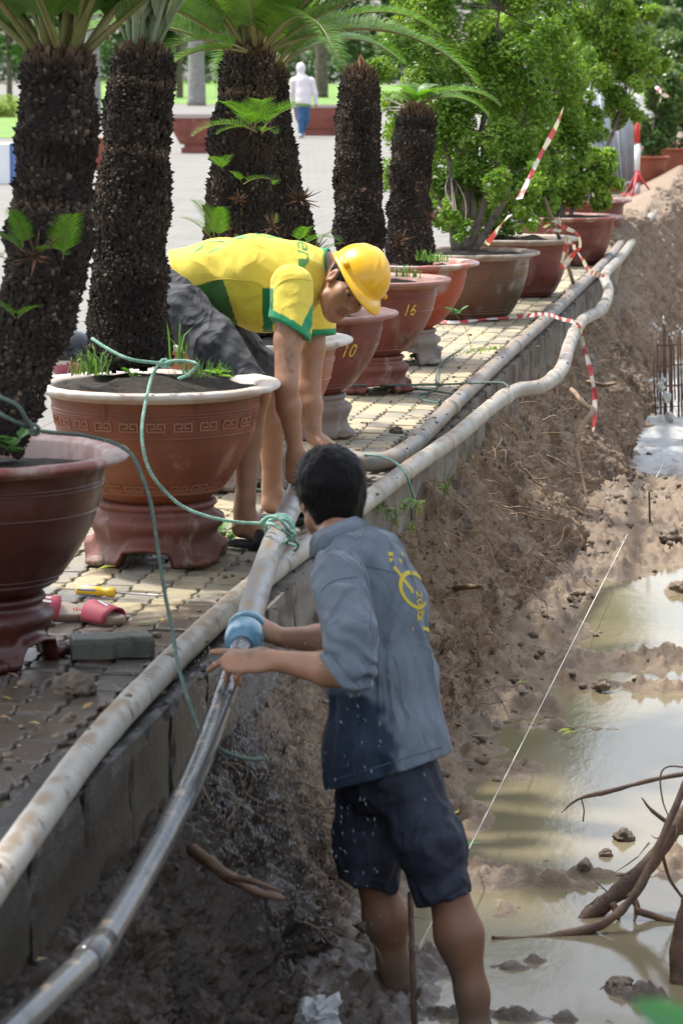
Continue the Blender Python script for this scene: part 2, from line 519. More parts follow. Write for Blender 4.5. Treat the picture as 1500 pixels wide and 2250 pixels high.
def ground_sheet():
    xs = [-400, -60, -20, -3.36, -1.80, 1.7, 20, 400]
    ys = [-60, 3.4, 48, 120, 900]
    V = []; F = []
    for y in ys:
        for x in xs:
            V.append((x, y, -0.016))
    n = len(xs)
    for j in range(len(ys) - 1):
        for i in range(n - 1):
            if xs[i] == -1.80 and ys[j] == 3.4: continue
            F.append((j * n + i, j * n + i + 1, (j + 1) * n + i + 1, (j + 1) * n + i))
    return mesh_np('ground', V, [F], smooth=False)
o = obj('ground', ground_sheet(), M_bed); tag(o, kind='structure')
V, F = boxm((-400, -60, -0.015), (-3.36, 900, -0.004))
o = obj('plaza_pavement', mesh_np('plaza_pavement', V, F, smooth=False), M_plaza); tag(o, kind='structure')

# ---- interlocking pavers between the pots and the kerb
PL, PW = 0.225, 0.1125
def paver_mesh(seed, name):
    r = random.Random(seed)
    L, Wd, g = PL / 2 - 0.0032, PW / 2 - 0.0032, 0.010
    side = [(-1.0, 0.0), (-0.55, 0.0), (-0.42, 1.0), (-0.05, 1.0), (0.08, 0.0), (0.5, 0.0), (0.62, 1.0), (0.9, 1.0), (1.0, 0.4)]
    pts = [(-Wd - g * (e - .5), L * t) for t, e in side] + [(Wd - g * (e - .5), L * t) for t, e in reversed(side)]
    pts = [(x + r.uniform(-.0018, .0018), y + r.uniform(-.003, .003)) for x, y in pts]
    n = len(pts); V = []
    for z, sh in ((-0.04, 1.0), (-0.010, 1.0), (-0.002, 0.93), (0.0, 0.82)):
        for x, y in pts:
            V.append((x * (1 - (1 - sh) * 0.9), y * (1 - (1 - sh) * .5), z + (r.uniform(-.0012, .0012) if z > -.02 else 0)))
    V.append((0, 0, 0.0008))
    F4 = [[l * n + i, l * n + (i + 1) % n, (l + 1) * n + (i + 1) % n, (l + 1) * n + i] for l in range(3) for i in range(n)]
    F3 = [[3 * n + i, 3 * n + (i + 1) % n, 4 * n] for i in range(n)]
    F4 = [f[::-1] for f in F4]; F3 = [f[::-1] for f in F3]
    return np.array(V), np.array(F4), np.array(F3)

def paver_mat(name, use_attr):
    m = mat(name, (0.35, 0.30, 0.21), 0.72, layers=[((0.27, 0.245, 0.19), 5.0, 0.4, 0.7)], bumps=[(60, 0.35), (250, 0.3)], bump_dist=0.006)
    nt = m.node_tree; b = nt.nodes['Principled BSDF']
    base = b.inputs['Base Color'].links[0].from_socket
    if use_attr:
        a = nt.nodes.new('ShaderNodeVertexColor'); a.layer_name = 'Col'; sp = nt.nodes.new('ShaderNodeSeparateColor'); nt.links.new(a.outputs[0], sp.inputs[0]); f = sp.outputs[0]
    else:
        f = nt.nodes.new('ShaderNodeObjectInfo').outputs['Random']
    rp = nt.nodes.new('ShaderNodeValToRGB'); nt.links.new(f, rp.inputs[0])
    e = rp.color_ramp.elements; e[0].color = (0.62, 0.66, 0.72, 1); e[1].color = (1.18, 1.1, 0.92, 1)
    x = e.new(0.5); x.color = (0.95, 0.92, 0.85, 1)
    c = _mix(nt, 1.0, base, rp.outputs[0], 'MULTIPLY')
    # mud trodden over the paving: more of it near the work, in patches of its own
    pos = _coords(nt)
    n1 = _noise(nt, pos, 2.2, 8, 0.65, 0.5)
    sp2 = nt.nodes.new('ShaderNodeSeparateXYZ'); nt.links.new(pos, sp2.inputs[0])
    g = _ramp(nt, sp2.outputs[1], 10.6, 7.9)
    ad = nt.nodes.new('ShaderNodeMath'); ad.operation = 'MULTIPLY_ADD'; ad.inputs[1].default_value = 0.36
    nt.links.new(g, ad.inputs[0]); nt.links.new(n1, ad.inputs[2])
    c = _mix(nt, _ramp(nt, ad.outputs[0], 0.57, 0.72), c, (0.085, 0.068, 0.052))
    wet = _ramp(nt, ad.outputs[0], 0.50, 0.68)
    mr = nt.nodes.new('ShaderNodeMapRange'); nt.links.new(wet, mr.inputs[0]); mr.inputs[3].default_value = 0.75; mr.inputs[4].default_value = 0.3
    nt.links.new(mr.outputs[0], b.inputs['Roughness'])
    n3 = _noise(nt, pos, 14, 6, 0.7)
    c = _mix(nt, _ramp(nt, n3, 0.62, 0.75), c, (0.10, 0.085, 0.06))
    nt.links.new(c, b.inputs['Base Color'])
    return m
M_pav = paver_mat('paver_concrete', False); M_pav2 = paver_mat('paver_concrete_far', True)
pavement = thing('paver_pavement', None, None); pavement['kind'] = 'structure'
pv = [paver_mesh(i, 'paver') for i in range(5)]
pm = [mesh_np('paver', v, [f4, f3], smooth=False) for v, f4, f3 in pv]
spots = []
nx = int((-1.86 + 3.34) / PW)
for i in range(nx):
    for j in range(int((29.5 - 6.6) / PL)):
        x = -1.865 - PW * (i + .5); y = 6.6 + PL * (j + .5 * (i % 2)) + PL / 2
        spots.append((x, y))
def in_view(x, y):
    d = np.dot(vec(x, y, 0) - CAM, FWD); px = CX + FPX * np.dot(vec(x, y, 0) - CAM, RGT) / d; py = CY - FPX * np.dot(vec(x, y, 0) - CAM, UPV) / d
    return -60 < px < 1560 and -60 < py < 2300
vis = [s for s in spots if in_view(*s)]
vis.sort(key=lambda s: s[1])
near = set(vis[:300])
mb = MB()
for (x, y) in spots:
    if not (in_view(x, y)): continue
    k = rnd.randrange(5); dz = rnd.uniform(-.005, .004) - 0.006 * max(0, math.sin(x * 3 + y * 1.3)); rz = rnd.uniform(-.02, .02); tx = rnd.uniform(-.02, .02); ty = rnd.uniform(-.025, .025)
    fl = rnd.random() < .5
    if (x, y) in near:
        q = obj('paver', pm[k], M_pav, pavement, (x, y, dz)); q.rotation_euler = (tx, ty, rz + (math.pi if fl else 0))
    else:
        Mx = Matrix.Translation((x, y, dz)) @ Matrix.Rotation(rz, 4, 'Z') @ Matrix.Rotation(ty, 4, 'Y')
        M3 = np.array(Mx)
        mb.add(pv[k][0] @ M3[:3, :3].T + M3[:3, 3], [pv[k][1], pv[k][2]], (rnd.random(),) * 3)
o = mb.obj('paver_field', M_pav2, pavement, smooth=False, usecol=True); o['kind'] = 'stuff'

# ---- kerb stones along the trench
M_kerb = mat('kerb_concrete', (0.175, 0.160, 0.135), 0.85, layers=[((0.115, 0.10, 0.08), 4, 0.4, 0.62), ((0.075, 0.058, 0.042), 7, 0.46, 0.62, (1, .4, 1)), ((0.15, 0.18, 0.09), 3, 0.6, 0.75, None, .6)], bumps=[(30, 0.5), (150, 0.4)], bump_dist=0.012,
             rough_layers=[(0.35, 3, 0.5, 0.7)])
kerb = thing('kerb', None, None); kerb['kind'] = 'structure'
def kerb_mesh(L, seed):
    ny, nz = 14, 8
    V, F = boxm((0, 0, -0.27), (KX1 - KX0, L - .003, 0), 0.018)
    # rounded, chipped block from a subdivided box
    xs = np.linspace(0, KX1 - KX0, 7); ys = np.linspace(0.0015, L - .0015, 13); zs = np.linspace(-0.27, 0, 8)
    mbk = MB()
    def face(A, Bb, fn, flip):
        g = np.stack(np.meshgrid(A, Bb, indexing='ij'), -1).reshape(-1, 2)
        Vv = np.array([fn(a, b) for a, b in g]); na, nb = len(A), len(Bb)
        Fq = np.array([[i * nb + j, (i + 1) * nb + j, (i + 1) * nb + j + 1, i * nb + j + 1] for i in range(na - 1) for j in range(nb - 1)])
        mbk.add(Vv, Fq[:, ::-1] if flip else Fq)
    face(xs, ys, lambda a, b: (a, b, 0), False)
    face(ys, zs, lambda a, b: (xs[-1], a, b), False)
    face(ys, zs, lambda a, b: (0, a, b), True)
    face(xs, zs, lambda a, b: (a, ys[0], b), False)
    face(xs, zs, lambda a, b: (a, ys[-1], b), True)
    Vv = np.concatenate(mbk.V); c = np.array([xs[-1] / 2, L / 2, -.135]); h = np.array([xs[-1] / 2, L / 2 - .004, .135])
    q = (Vv - c) / h
    e = np.sort(np.abs(q), axis=1)[:, 1]
    chip = (e > .9) * np.maximum(0, fbm(Vv[:, 0] * 14 + seed * 7, Vv[:, 1] * 14, Vv[:, 2] * 14, 3, seed) + .25) * .016
    Vv = Vv - (q * chip[:, None])
    Vv += (fbm(Vv[:, 0] * 9, Vv[:, 1] * 9 + seed * 3, Vv[:, 2] * 9, 3, seed) * .004)[:, None] * np.sign(q) * (np.abs(q) > .99)
    return mesh_np('kerb_stone', Vv, [np.concatenate(mbk.F4)], smooth=False)
km = [kerb_mesh(0.5, i) for i in range(5)]
y = 5.0; i = 0
while y < 27.6:
    q = obj('kerb_stone', km[i % 5], M_kerb, kerb, (KX0 + rnd.uniform(-.0025, .0025), y, rnd.uniform(-.006, .003)))
    q.rotation_euler = (rnd.uniform(-.006, .006), rnd.uniform(-.006, .006), rnd.uniform(-.003, .003))
    y += 0.5; i += 1

# ---- earth wall of the trench
M_earth = mat('dug_earth', (0.235, 0.163, 0.102), 0.85, layers=[((0.32, 0.235, 0.155), 3.0, 0.45, 0.7, (1, 1, .5)), ((0.105, 0.070, 0.045), 5.0, 0.48, 0.66, (1, 1, .45)), ((0.27, 0.24, 0.205), 1.4, 0.55, 0.72, (1, 1, .4), .75), ((0.085, 0.06, 0.042), 34, 0.55, 0.75, None, .75)],
              bumps=[(25, 0.7, (1, 1, .6), .03), (14, .5, (1, 1, .35), .03, True), (90, 0.8, (1, 1, 1), .012), (300, 0.5, (1, 1, 1), .004)], rough_layers=[(0.45, 2.0, 0.55, 0.75)])
def stain(m, build):
    nt = m.node_tree; b = nt.nodes['Principled BSDF']; src = b.inputs['Base Color'].links[0].from_socket
    nt.links.new(build(nt, src), b.inputs['Base Color']); return b
def _sand_wet_shade(nt, src, damp_shade=(0.24, 0.225, 0.215)):
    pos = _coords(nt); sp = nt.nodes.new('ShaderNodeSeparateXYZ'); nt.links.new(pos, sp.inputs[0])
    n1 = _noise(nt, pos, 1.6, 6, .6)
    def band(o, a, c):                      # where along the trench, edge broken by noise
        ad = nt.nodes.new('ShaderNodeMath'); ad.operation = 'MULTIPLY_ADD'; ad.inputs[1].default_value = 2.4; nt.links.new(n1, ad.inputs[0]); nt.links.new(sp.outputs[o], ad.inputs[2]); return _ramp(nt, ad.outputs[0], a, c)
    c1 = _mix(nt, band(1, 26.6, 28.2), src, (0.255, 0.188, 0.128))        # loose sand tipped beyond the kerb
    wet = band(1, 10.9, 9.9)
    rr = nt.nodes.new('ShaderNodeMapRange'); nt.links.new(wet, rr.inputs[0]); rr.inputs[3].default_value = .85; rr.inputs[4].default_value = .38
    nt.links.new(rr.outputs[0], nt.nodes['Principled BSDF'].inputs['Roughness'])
    return _mix(nt, wet, c1, _mix(nt, 1.0, c1, damp_shade, 'MULTIPLY'))   # soil soaked by the leak, colour darkened further for the near shade
stain(M_earth, _sand_wet_shade)
stain(M_kerb, lambda nt, src: _sand_wet_shade(nt, src, (0.14, 0.138, 0.135)))  # wet near kerb, its colour painted darker still to stand for shade
def sm(x, a, b):
    t = np.clip((x - a) / (b - a), 0, 1); return t * t * (3 - 2 * t)
def base_x(Y):   # where the wall meets the floor
    return -1.40 + 0.19 * sm(Y, 10.5, 18) - 0.05 * sm(Y, 20, 26) + 0.07 * np.sin(Y * 1.7) * 0.5
def wall():
    # finer rows near the camera
    ys = [5.0]
    while ys[-1] < 44: ys.append(ys[-1] + 0.0011 * ys[-1] + 0.0015)
    ys = np.array(ys); nu = 120
    u = np.linspace(0, 1, nu)
    Y, U = np.meshgrid(ys, u, indexing='ij')
    crest = -0.15 - .09 * sm(Y, 11, 9) + 0.05 * vn(Y * 1.7, 0 * Y, 0 * Y, 9) + 0.42 * sm(Y, 26.2, 28.5) * (0.75 + 0.25 * np.sin(Y * 1.1))
    bx = base_x(Y)
    back = sm(Y, 26, 28)
    # polyline by U: 0 behind the kerb -> 0.12 crest -> 0.86 foot of wall -> 1 below floor
    x0 = -1.80 - 0.7 * back; z0 = -0.27 + 0.24 * back
    x1 = -1.72 - 0.12 * back; z1 = crest
    x2 = -1.66; z2 = crest - 0.10
    x3 = bx - 0.05; z3 = -0.84
    x4 = bx + 0.10; z4 = -1.05
    def seg(a, b): return np.clip((U - a) / (b - a), 0, 1)
    def lerp(p, q, t): return p + (q - p) * t
    X = x0; Z = z0
    for (xa, za, a, b) in ((x1, z1, 0, .10), (x2, z2, .10, .2), (x3, z3, .2, .84), (x4, z4, .84, 1.0)):
        t = seg(a, b); X = lerp(X, xa, t); Z = lerp(Z, za, t)
    inner = sm(U, .06, .16)
    big = fbm(Y * 1.1, Z * 1.3, 0 * Y, 3, 11) * .06
    warp = fbm(Y * 2.0, Z * 2.0, 3 + 0 * Y, 2, 5) * .10
    groove = np.abs(vn((Y + warp) * 7.5, Z * 0.8, 0 * Y, 21)) * .065 + vn((Y + warp) * 17, Z * 1.7, 0 * Y, 22) * .014
    clump = fbm(Y * 13, Z * 10, X * 10, 4, 31, .58)
    clump = np.maximum(clump, -.5) * .034 + np.maximum(0, fbm(Y * 28, Z * 24, X * 20, 3, 35, .6)) * .016
    fine = fbm(Y * 60, Z * 52, X * 45, 3, 41, .65) * .012
    steps = np.maximum(0, vn(Y * 3.0, Z * 5.0, 0 * Y, 51) - .35) * .10 - np.maximum(0, vn(Y * 9, Z * 2.2, 0 * Y, 57) - .45) * .14
    d = (big - groove + clump + steps) * inner + fine * sm(U, .02, .1)
    X = X + d; Z = Z + d * .15 + fine * .5
    V = np.stack([X, Y, Z], -1).reshape(-1, 3)
    n0, n1 = len(ys), nu
    i = np.arange(n0 - 1)[:, None] * n1; j = np.arange(n1 - 1)[None]
    F = np.stack([i + j, i + j + 1, i + n1 + j + 1, i + n1 + j], -1).reshape(-1, 4)
    global WALLV; WALLV = V
    return mesh_np('trench_wall', V, [F[:, ::-1]], smooth=True)
o = obj('trench_wall', wall(), M_earth); tag(o, kind='structure')

# ---- mud floor with bars standing out of the water
M_mud = mat('wet_mud', (0.21, 0.155, 0.106), 0.6, layers=[((0.13, 0.098, 0.07), 4, 0.45, 0.7), ((0.26, 0.215, 0.165), 2.0, 0.52, 0.75), ((0.09, 0.066, 0.048), 18, 0.55, 0.75, None, .7)],
            bumps=[(25, 0.5, (1, 1, 1), .02), (110, 0.6, (1, 1, 1), .008)], rough_layers=[(0.22, 2.6, 0.48, 0.66)])
stain(M_mud, lambda nt, src: _sand_wet_shade(nt, src, (0.36, 0.345, 0.335)))
def g2(X, Y, px, py, rx, ry, h):
    c = P(px, py, ZW); return h * np.exp(-((X - c[0]) / rx) ** 2 - ((Y - c[1]) / ry) ** 2)
def floor_z(X, Y):
    Z = np.full(X.shape, ZW - 0.025)
    Z = Z + 0.075 * np.exp(-np.maximum(0, X - base_x(Y) - .03) / 0.11)
    n = fbm(X * 2.2, Y * 1.5, 0 * X, 4, 61)
    Z = Z + 0.027 * n
    for (px, py, rx, ry, h) in ((1390, 1170, .60, 1.15, .085), (1480, 1095, .5, .8, .05), (1250, 1400, .2, .25, .04), (1430, 1452, .45, .26, .055), (1180, 1380, .2, .4, .04), (1330, 1508, .35, .10, .035), (1480, 1510, .15, .2, .05),
                                (1180, 1560, .12, .22, .035), (1270, 1600, .3, .06, .03), (1150, 1700, .12, .28, .045), (1040, 1800, .10, .2, .045), (1050, 1930, .14, .16, .04), (1100, 2010, .10, .18, .036),
                                (880, 2150, .20, .22, .032), (740, 2240, .25, .3, .05), (1200, 1945, .30, .035, .031), (1330, 1925, .18, .03, .032), (1080, 2125, .30, .05, .033), (1150, 2235, .4, .05, .034), (1290, 2050, .12, .03, .031), (1100, 2080, .2, .05, .03), (1350, 2170, .07, .06, .07), (1420, 2190, .10, .08, .06), (1480, 1900, .10, .25, .06), (1180, 2110, .06, .04, .045), (1210, 1565, .05, .05, .06), (1480, 1300, .06, .1, .07), (1190, 2170, .09, .04, .03)):
        Z = Z + g2(X, Y, px, py, rx, ry, h)
    dry = sm(Z, ZW - .01, ZW + .02)
    lump = fbm(X * 14, Y * 10, 0 * X, 4, 71, .6)
    Z = Z + np.maximum(lump, -.4) * (.006 + .026 * dry) + np.maximum(0, fbm(X * 30, Y * 24, 0 * X, 3, 74, .6)) * .020 * dry + fbm(X * 50, Y * 40, 0 * X, 3, 72, .6) * (.001 + .006 * dry)
    return Z
def floor_mesh():
    ys = [5.2]
    while ys[-1] < 44: ys.append(ys[-1] + 0.0018 * ys[-1])
    ys = np.array(ys); xs = np.concatenate([np.linspace(-1.75, -0.2, 140), np.linspace(-.17, 1.2, 30)])
    Y, X = np.meshgrid(ys, xs, indexing='ij')
    Z = floor_z(X, Y)
    Z = Z + 1.0 * sm(X, .8, 1.2)
    n0, n1 = len(ys), len(xs)
    V = np.stack([X, Y, Z], -1).reshape(-1, 3)
    i = np.arange(n0 - 1)[:, None] * n1; j = np.arange(n1 - 1)[None]
    F = np.stack([i + j, i + j + 1, i + n1 + j + 1, i + n1 + j], -1).reshape(-1, 4)
    return mesh_np('trench_floor', V, [F], smooth=True)
o = obj('trench_floor', floor_mesh(), M_mud); tag(o, kind='structure')
# right and near banks of the trench (outside the picture)
mb = MB()
xs = np.array([1.15, 1.35, 1.6, 2.2]); zs = np.array([-.3, -.12, -.02, -.02])
ys = np.linspace(3.2, 48, 60)
V = np.stack([np.repeat(xs[None], 60, 0) + fbm(ys * 2, 0 * ys, 0 * ys, 2, 4)[:, None] * .05, np.repeat(ys[:, None], 4, 1), np.repeat(zs[None], 60, 0)], -1).reshape(-1, 3)
i = np.arange(59)[:, None] * 4; j = np.arange(3)[None]
mb.add(V, np.stack([i + j, i + j + 1, i + 4 + j + 1, i + 4 + j], -1).reshape(-1, 4))
mb.add([(-1.9, 3.3, -.02), (1.6, 3.3, -.02), (1.6, 5.3, -1.1), (-1.9, 5.3, -1.1)], [np.array([[0, 1, 2, 3]])])
mb.add([(-2.6, 47, -.02), (1.6, 47, -.02), (1.6, 43, -1.1), (-2.6, 43, -1.1)], [np.array([[3, 2, 1, 0]])])
o = mb.obj('trench_bank', M_earth); tag(o, kind='structure')

# ---- muddy water
M_water = mat('muddy_water', (0.185, 0.155, 0.098), 0.07, layers=[((0.14, 0.125, 0.075), 0.9, 0.42, 0.7), ((0.235, 0.20, 0.14), 5.0, 0.6, 0.8, (1, .4, 1), .5)], spec=0.13, bumps=[(5, 0.10, (1, .35, 1), .02), (28, 0.10, (1, .4, 1), .006), (90, .06, (1, .5, 1), .003)])
V, F = boxm((-1.7, 5.0, ZW - .25), (1.15, 24, ZW))
o = obj('water', mesh_np('water', [(-1.7, 5.1, ZW), (1.1, 5.1, ZW), (1.1, 44, ZW), (-1.7, 44, ZW)], [[(0, 1, 2, 3)]], smooth=False), M_water); tag(o, kind='structure')
# ================================================================== planters
def glaze(name, col, dark, pale, rim=False, rough=0.38, pale_lo=0.6, extra=()):
    return mat(name, col, rough, layers=[(dark, 2.2, 0.42, 0.7, (1, 1, .6)), (pale, 5.5, pale_lo - .03, pale_lo + .10, (1, 1, .3), .85), (tuple(c * .45 for c in dark), 9, .60, .70, (1, 1, .25), .7), (pale, 40, .62, .78, None, .5), *extra], bumps=[(14, .12), (120, .12)], rough_layers=[(0.75, 4, .45, .65)], bump_dist=.006, spec=.45)
M_soil = mat('pot_soil', (0.030, 0.022, 0.016), 0.95, layers=[((0.06, 0.045, 0.03), 20, .5, .7), ((0.05, 0.06, 0.02), 8, .58, .7)], bumps=[(60, 1.0), (200, .6)], bump_dist=.02)
M_num = mat('yellow_number_paint', (0.62, 0.45, 0.05), 0.5, layers=[((0.45, 0.28, 0.05), 40, .55, .7)])

def pot_profile(R, h, z0, rb, lip=.075, soil=.05):
    hb = h - z0                                   # bowl from z0 to rim top h
    pts = [(rb * .6, z0), (rb, z0), (rb + .006, z0 + .012)]
    for t in np.linspace(0.06, .84, 16):
        r = rb + (R - lip - rb) * (1 - (1 - t / .84) ** 1.75) ** 0.82
        pts.append((r, z0 + hb * t))
    Ri = R - lip
    pts += [(Ri + .004, z0 + hb * .875), (Ri + .012, z0 + hb * .90), (Ri + lip * .5, h - .028), (R - .006, h - .021), (R, h - .014), (R, h - .006), (R - .005, h - .001), (R - .016, h), (Ri + .012, h - .003), (Ri - .002, h - .012), (Ri - .02, h - soil - .08)]
    return np.array(pts)

def text_mesh(txt, size):
    cu = bpy.data.curves.new('t', 'FONT'); cu.body = txt; cu.size = size; cu.align_x = 'CENTER'; cu.resolution_u = 3
    to = bpy.data.objects.new('t', cu); C.objects.link(to)
    bpy.context.view_layer.update()
    me = to.evaluated_get(bpy.context.evaluated_depsgraph_get()).to_mesh()
    me.calc_loop_triangles()
    V = np.array([v.co[:] for v in me.vertices]); F = np.array([t.vertices[:] for t in me.loop_triangles])
    to.to_mesh_clear(); bpy.data.objects.remove(to); bpy.data.curves.remove(cu)
    # split the triangles so that the lettering can bend
    for _ in range(2):
        n = len(V); nV = [V]; nF = []; off = n
        a, b_, c_ = V[F[:, 0]], V[F[:, 1]], V[F[:, 2]]
        m = np.vstack([(a + b_) / 2, (b_ + c_) / 2, (c_ + a) / 2]); k = len(F)
        i1, i2, i3 = n + np.arange(k), n + k + np.arange(k), n + 2 * k + np.arange(k)
        F = np.vstack([np.stack([F[:, 0], i1, i3], -1), np.stack([F[:, 1], i2, i1], -1), np.stack([F[:, 2], i3, i2], -1), np.stack([i1, i2, i3], -1)])
        V = np.vstack([V, m])
    return V, F

def wrap(V2, prof, theta0, z0, off=.0015, rot=0.0, slant=0.0):
    c, s_ = math.cos(rot), math.sin(rot)
    u = V2[:, 0] * c - V2[:, 1] * s_; v = V2[:, 0] * s_ + V2[:, 1] * c
    u = u + slant * v
    z = z0 + v
    pr = prof[1:20]
    r = np.interp(z, pr[:, 1], pr[:, 0]) + off
    th = theta0 + u / r
    return np.stack([r * np.cos(th), r * np.sin(th), z], -1)

def face_angle(c):                # the direction from a planter towards the camera
    return math.atan2(CAM[1] - c[1], CAM[0] - c[0])

def soil_disc(R, z, seed):
    rr = np.linspace(0.02, 1, 8); a = np.linspace(0, 2 * np.pi, 40, endpoint=False)
    r = rr[:, None] * R
    x = r * np.cos(a); y = r * np.sin(a)
    zz = z + .018 * fbm(x * 9 + seed, y * 9, 0 * x, 3, seed) + .03 * (1 - rr[:, None] ** 2)
    V = np.stack([x, y, zz], -1).reshape(-1, 3)
    i = np.arange(7)[:, None] * 40; j = np.arange(40)[None]; j2 = (j + 1) % 40
    F = np.stack([i + j, i + j2, i + 40 + j2, i + 40 + j], -1).reshape(-1, 4)
    return mesh_np('soil', V, [F])

def make_pot(label, c, R, h, z0, rb, m_bowl, m_rim, group='glazed planters in a row along the kerb', number=None, key=False, soil=.05, lip=.075):
    t = thing('planter_pot', label, 'planter', (c[0], c[1], z0), group)
    prof = pot_profile(R, h, z0, rb, lip, soil)
    prof[:, 1] -= z0
    nb = 21
    V, F = lathe(prof[:nb], 96, wob=.004, seed=int(c[1] * 10))
    bowl = obj('bowl', mesh_np('bowl', V, F), m_bowl, t)
    V, F = lathe(prof[nb - 1:], 96, wob=.004, seed=int(c[1] * 10))
    # chips and dents along the lip
    dz = .0016 * fbm(V[:, 0] * 22, V[:, 1] * 22, V[:, 2] * 3, 3, int(c[1] * 7))
    V[:, 2] += dz * (V[:, 2] > h - z0 - .04)
    obj('rim', mesh_np('rim', V, F), m_rim, t)
    # thin turned grooves below the lip and above the foot
    for zf, w in ((.80, .004), (.775, .003), (.60, .003), (.10, .005), (.14, .003)):
        zz = zf * (h - z0); rr = float(np.interp(zz, prof[1:20, 1], prof[1:20, 0]))
        V, F = lathe([(rr - .004, zz - w * 1.6), (rr + w * .8, zz - w * .5), (rr + w * .8, zz + w * .5), (rr - .001, zz + w * 1.6)], 96)
        obj('turned_ridge', mesh_np('turned_ridge', V, F), m_bowl, bowl)
    obj('soil', soil_disc(R - lip - .005, h - z0 - soil, int(c[1] * 3)), M_soil, t)
    th = face_angle(c)
    if number:
        txt, du, zf, size, rot, sl = number
        V2, F2 = text_mesh(txt, size)
        V3 = wrap(V2, prof, th + du, zf * (h - z0), .0015, rot, sl)
        obj('painted_number', mesh_np('painted_number', V3, [F2], smooth=False), M_num, bowl)
    if key:
        for zf, hh, n, gap in ((.70, .030, 11, .262), (.15, .024, 9, .31)):
            for i in range(n):
                mbk = MB()
                u = .030
                strokes = [((-1, -.45), (-1, .45)), ((-1, .45), (-.1, .45)), ((-.1, .45), (-.1, -.1)), ((-.1, -.1), (-.6, -.1)), ((-1, -.45), (1, -.45)), ((1, -.45), (1, .45)), ((1, .45), (.2, .45)), ((.2, .45), (.2, -.1)), ((.2, -.1), (.65, -.1))]
                for (a, b_) in strokes:
                    a = np.array(a) * (u, hh); b_ = np.array(b_) * (u, hh); d = unit(np.append(b_ - a, 0))[:2]; nn = np.array([-d[1], d[0]]) * .0026
                    q = np.array([a - d * .0026 - nn, b_ + d * .0026 - nn, b_ + d * .0026 + nn, a - d * .0026 + nn])
                    top = wrap(q, prof, th + (i - n / 2 + .5) * gap, zf * (h - z0), .0035)
                    bot = wrap(q, prof, th + (i - n / 2 + .5) * gap, zf * (h - z0), -.002)
                    mbk.add(np.vstack([bot, top]), [np.array([[4, 5, 6, 7], [0, 1, 5, 4], [1, 2, 6, 5], [2, 3, 7, 6], [3, 0, 4, 7]])])
                mbk.obj('key_relief', M_key, bowl, smooth=False)
    return t

def make_stand(label, c, R, h, m, arch=0.055, nf=4, phase=0.4, group='turned pot stands under the planters'):
    pr = np.array([(R * .93, 0), (R * 1.0, .004), (R * 1.03, h * .06), (R * 1.02, h * .13), (R * .93, h * .19), (R * .87, h * .32), (R * .87, h * .42), (R * .93, h * .56), (R * .97, h * .66), (R * .95, h * .74), (R * .86, h * .80), (R * .80, h * .84), (R * .82, h * .89), (R * .86, h * .93), (R * .84, h * .985), (R * .78, h), (R * .6, h),
                   (R * .6, h * .8), (R * .75, h * .5), (R * .80, h * .2), (R * .84, h * .02), (R * .93, 0)])
    n = 112
    V, F = lathe(pr, n)
    a = np.arctan2(V[:, 1], V[:, 0]) + phase
    ph = (a * nf / (2 * np.pi)) % 1.0
    w = np.clip((0.5 - np.abs(ph - .5)) / .5, 0, 1)           # 1 at the middle of an opening
    lob = sm(w, .50, .56) * arch * (0.85 + .15 * sm(w, .6, 1))
    f = np.clip(1 - V[:, 2] / (h * .62), 0, 1)
    V[:, 2] = V[:, 2] + lob * f
    t = thing('pot_stand', label, 'pot stand', (c[0], c[1], 0.0), group)
    obj('turned_base', mesh_np('turned_base', V, F), m, t)
    for k in range(nf):
        ang = (k / nf) * 2 * math.pi - phase
        foot_v, foot_f = clod((math.cos(ang) * R * 1.0, math.sin(ang) * R * 1.0, .020), .045, k, .10, ICO2, .45)
        obj('foot', mesh_np('foot', foot_v, foot_f), m, t)
    return t

M_key = mat('worn_key_relief', (0.25, 0.115, 0.065), .7, layers=[((0.27, 0.085, 0.035), 9, .45, .6)])
gl = {}
gl['maroon'] = glaze('maroon_glaze', (0.070, 0.017, 0.0115), (0.040, 0.012, 0.009), (0.15, 0.088, 0.068), rough=.28)
gl['maroon_rim'] = glaze('maroon_rim', (0.28, 0.105, 0.085), (0.20, 0.062, 0.05), (0.42, 0.33, 0.29), rough=.5, pale_lo=.5)
gl['orange'] = glaze('terracotta_glaze', (0.215, 0.062, 0.026), (0.13, 0.038, 0.018), (0.30, 0.14, 0.08), rough=.42, pale_lo=.66)
gl['pale_rim'] = glaze('worn_pale_rim', (0.50, 0.42, 0.36), (0.42, 0.30, 0.24), (0.60, 0.55, 0.5), rough=.6, pale_lo=.45)
gl['orange2'] = glaze('orange_glaze', (0.30, 0.085, 0.045), (0.22, 0.06, 0.035), (0.34, 0.2, 0.14), rough=.5)
gl['red'] = glaze('red_brown_glaze', (0.165, 0.046, 0.031), (0.105, 0.030, 0.020), (0.25, 0.155, 0.12), rough=.4)
gl['pink_rim'] = glaze('pink_rim', (0.33, 0.175, 0.145), (0.25, 0.105, 0.085), (0.42, 0.34, 0.30), rough=.5)
gl['peel'] = glaze('peeling_red_paint', (0.34, 0.06, 0.022), (0.25, 0.045, 0.02), (0.30, 0.25, 0.22), rough=.55, pale_lo=.535)
gl['peel_rim'] = glaze('peeling_rim', (0.42, 0.2, 0.16), (0.36, 0.12, 0.09), (0.5, 0.43, 0.4), rough=.6, pale_lo=.5)
gl['brown'] = glaze('brown_green_glaze', (0.125, 0.055, 0.030), (0.075, 0.055, 0.028), (0.26, 0.22, 0.19), rough=.32, pale_lo=.58)
gl['brown_rim'] = glaze('brown_rim', (0.32, 0.25, 0.2), (0.2, 0.11, 0.085), (0.42, 0.37, 0.32), rough=.55, pale_lo=.5)
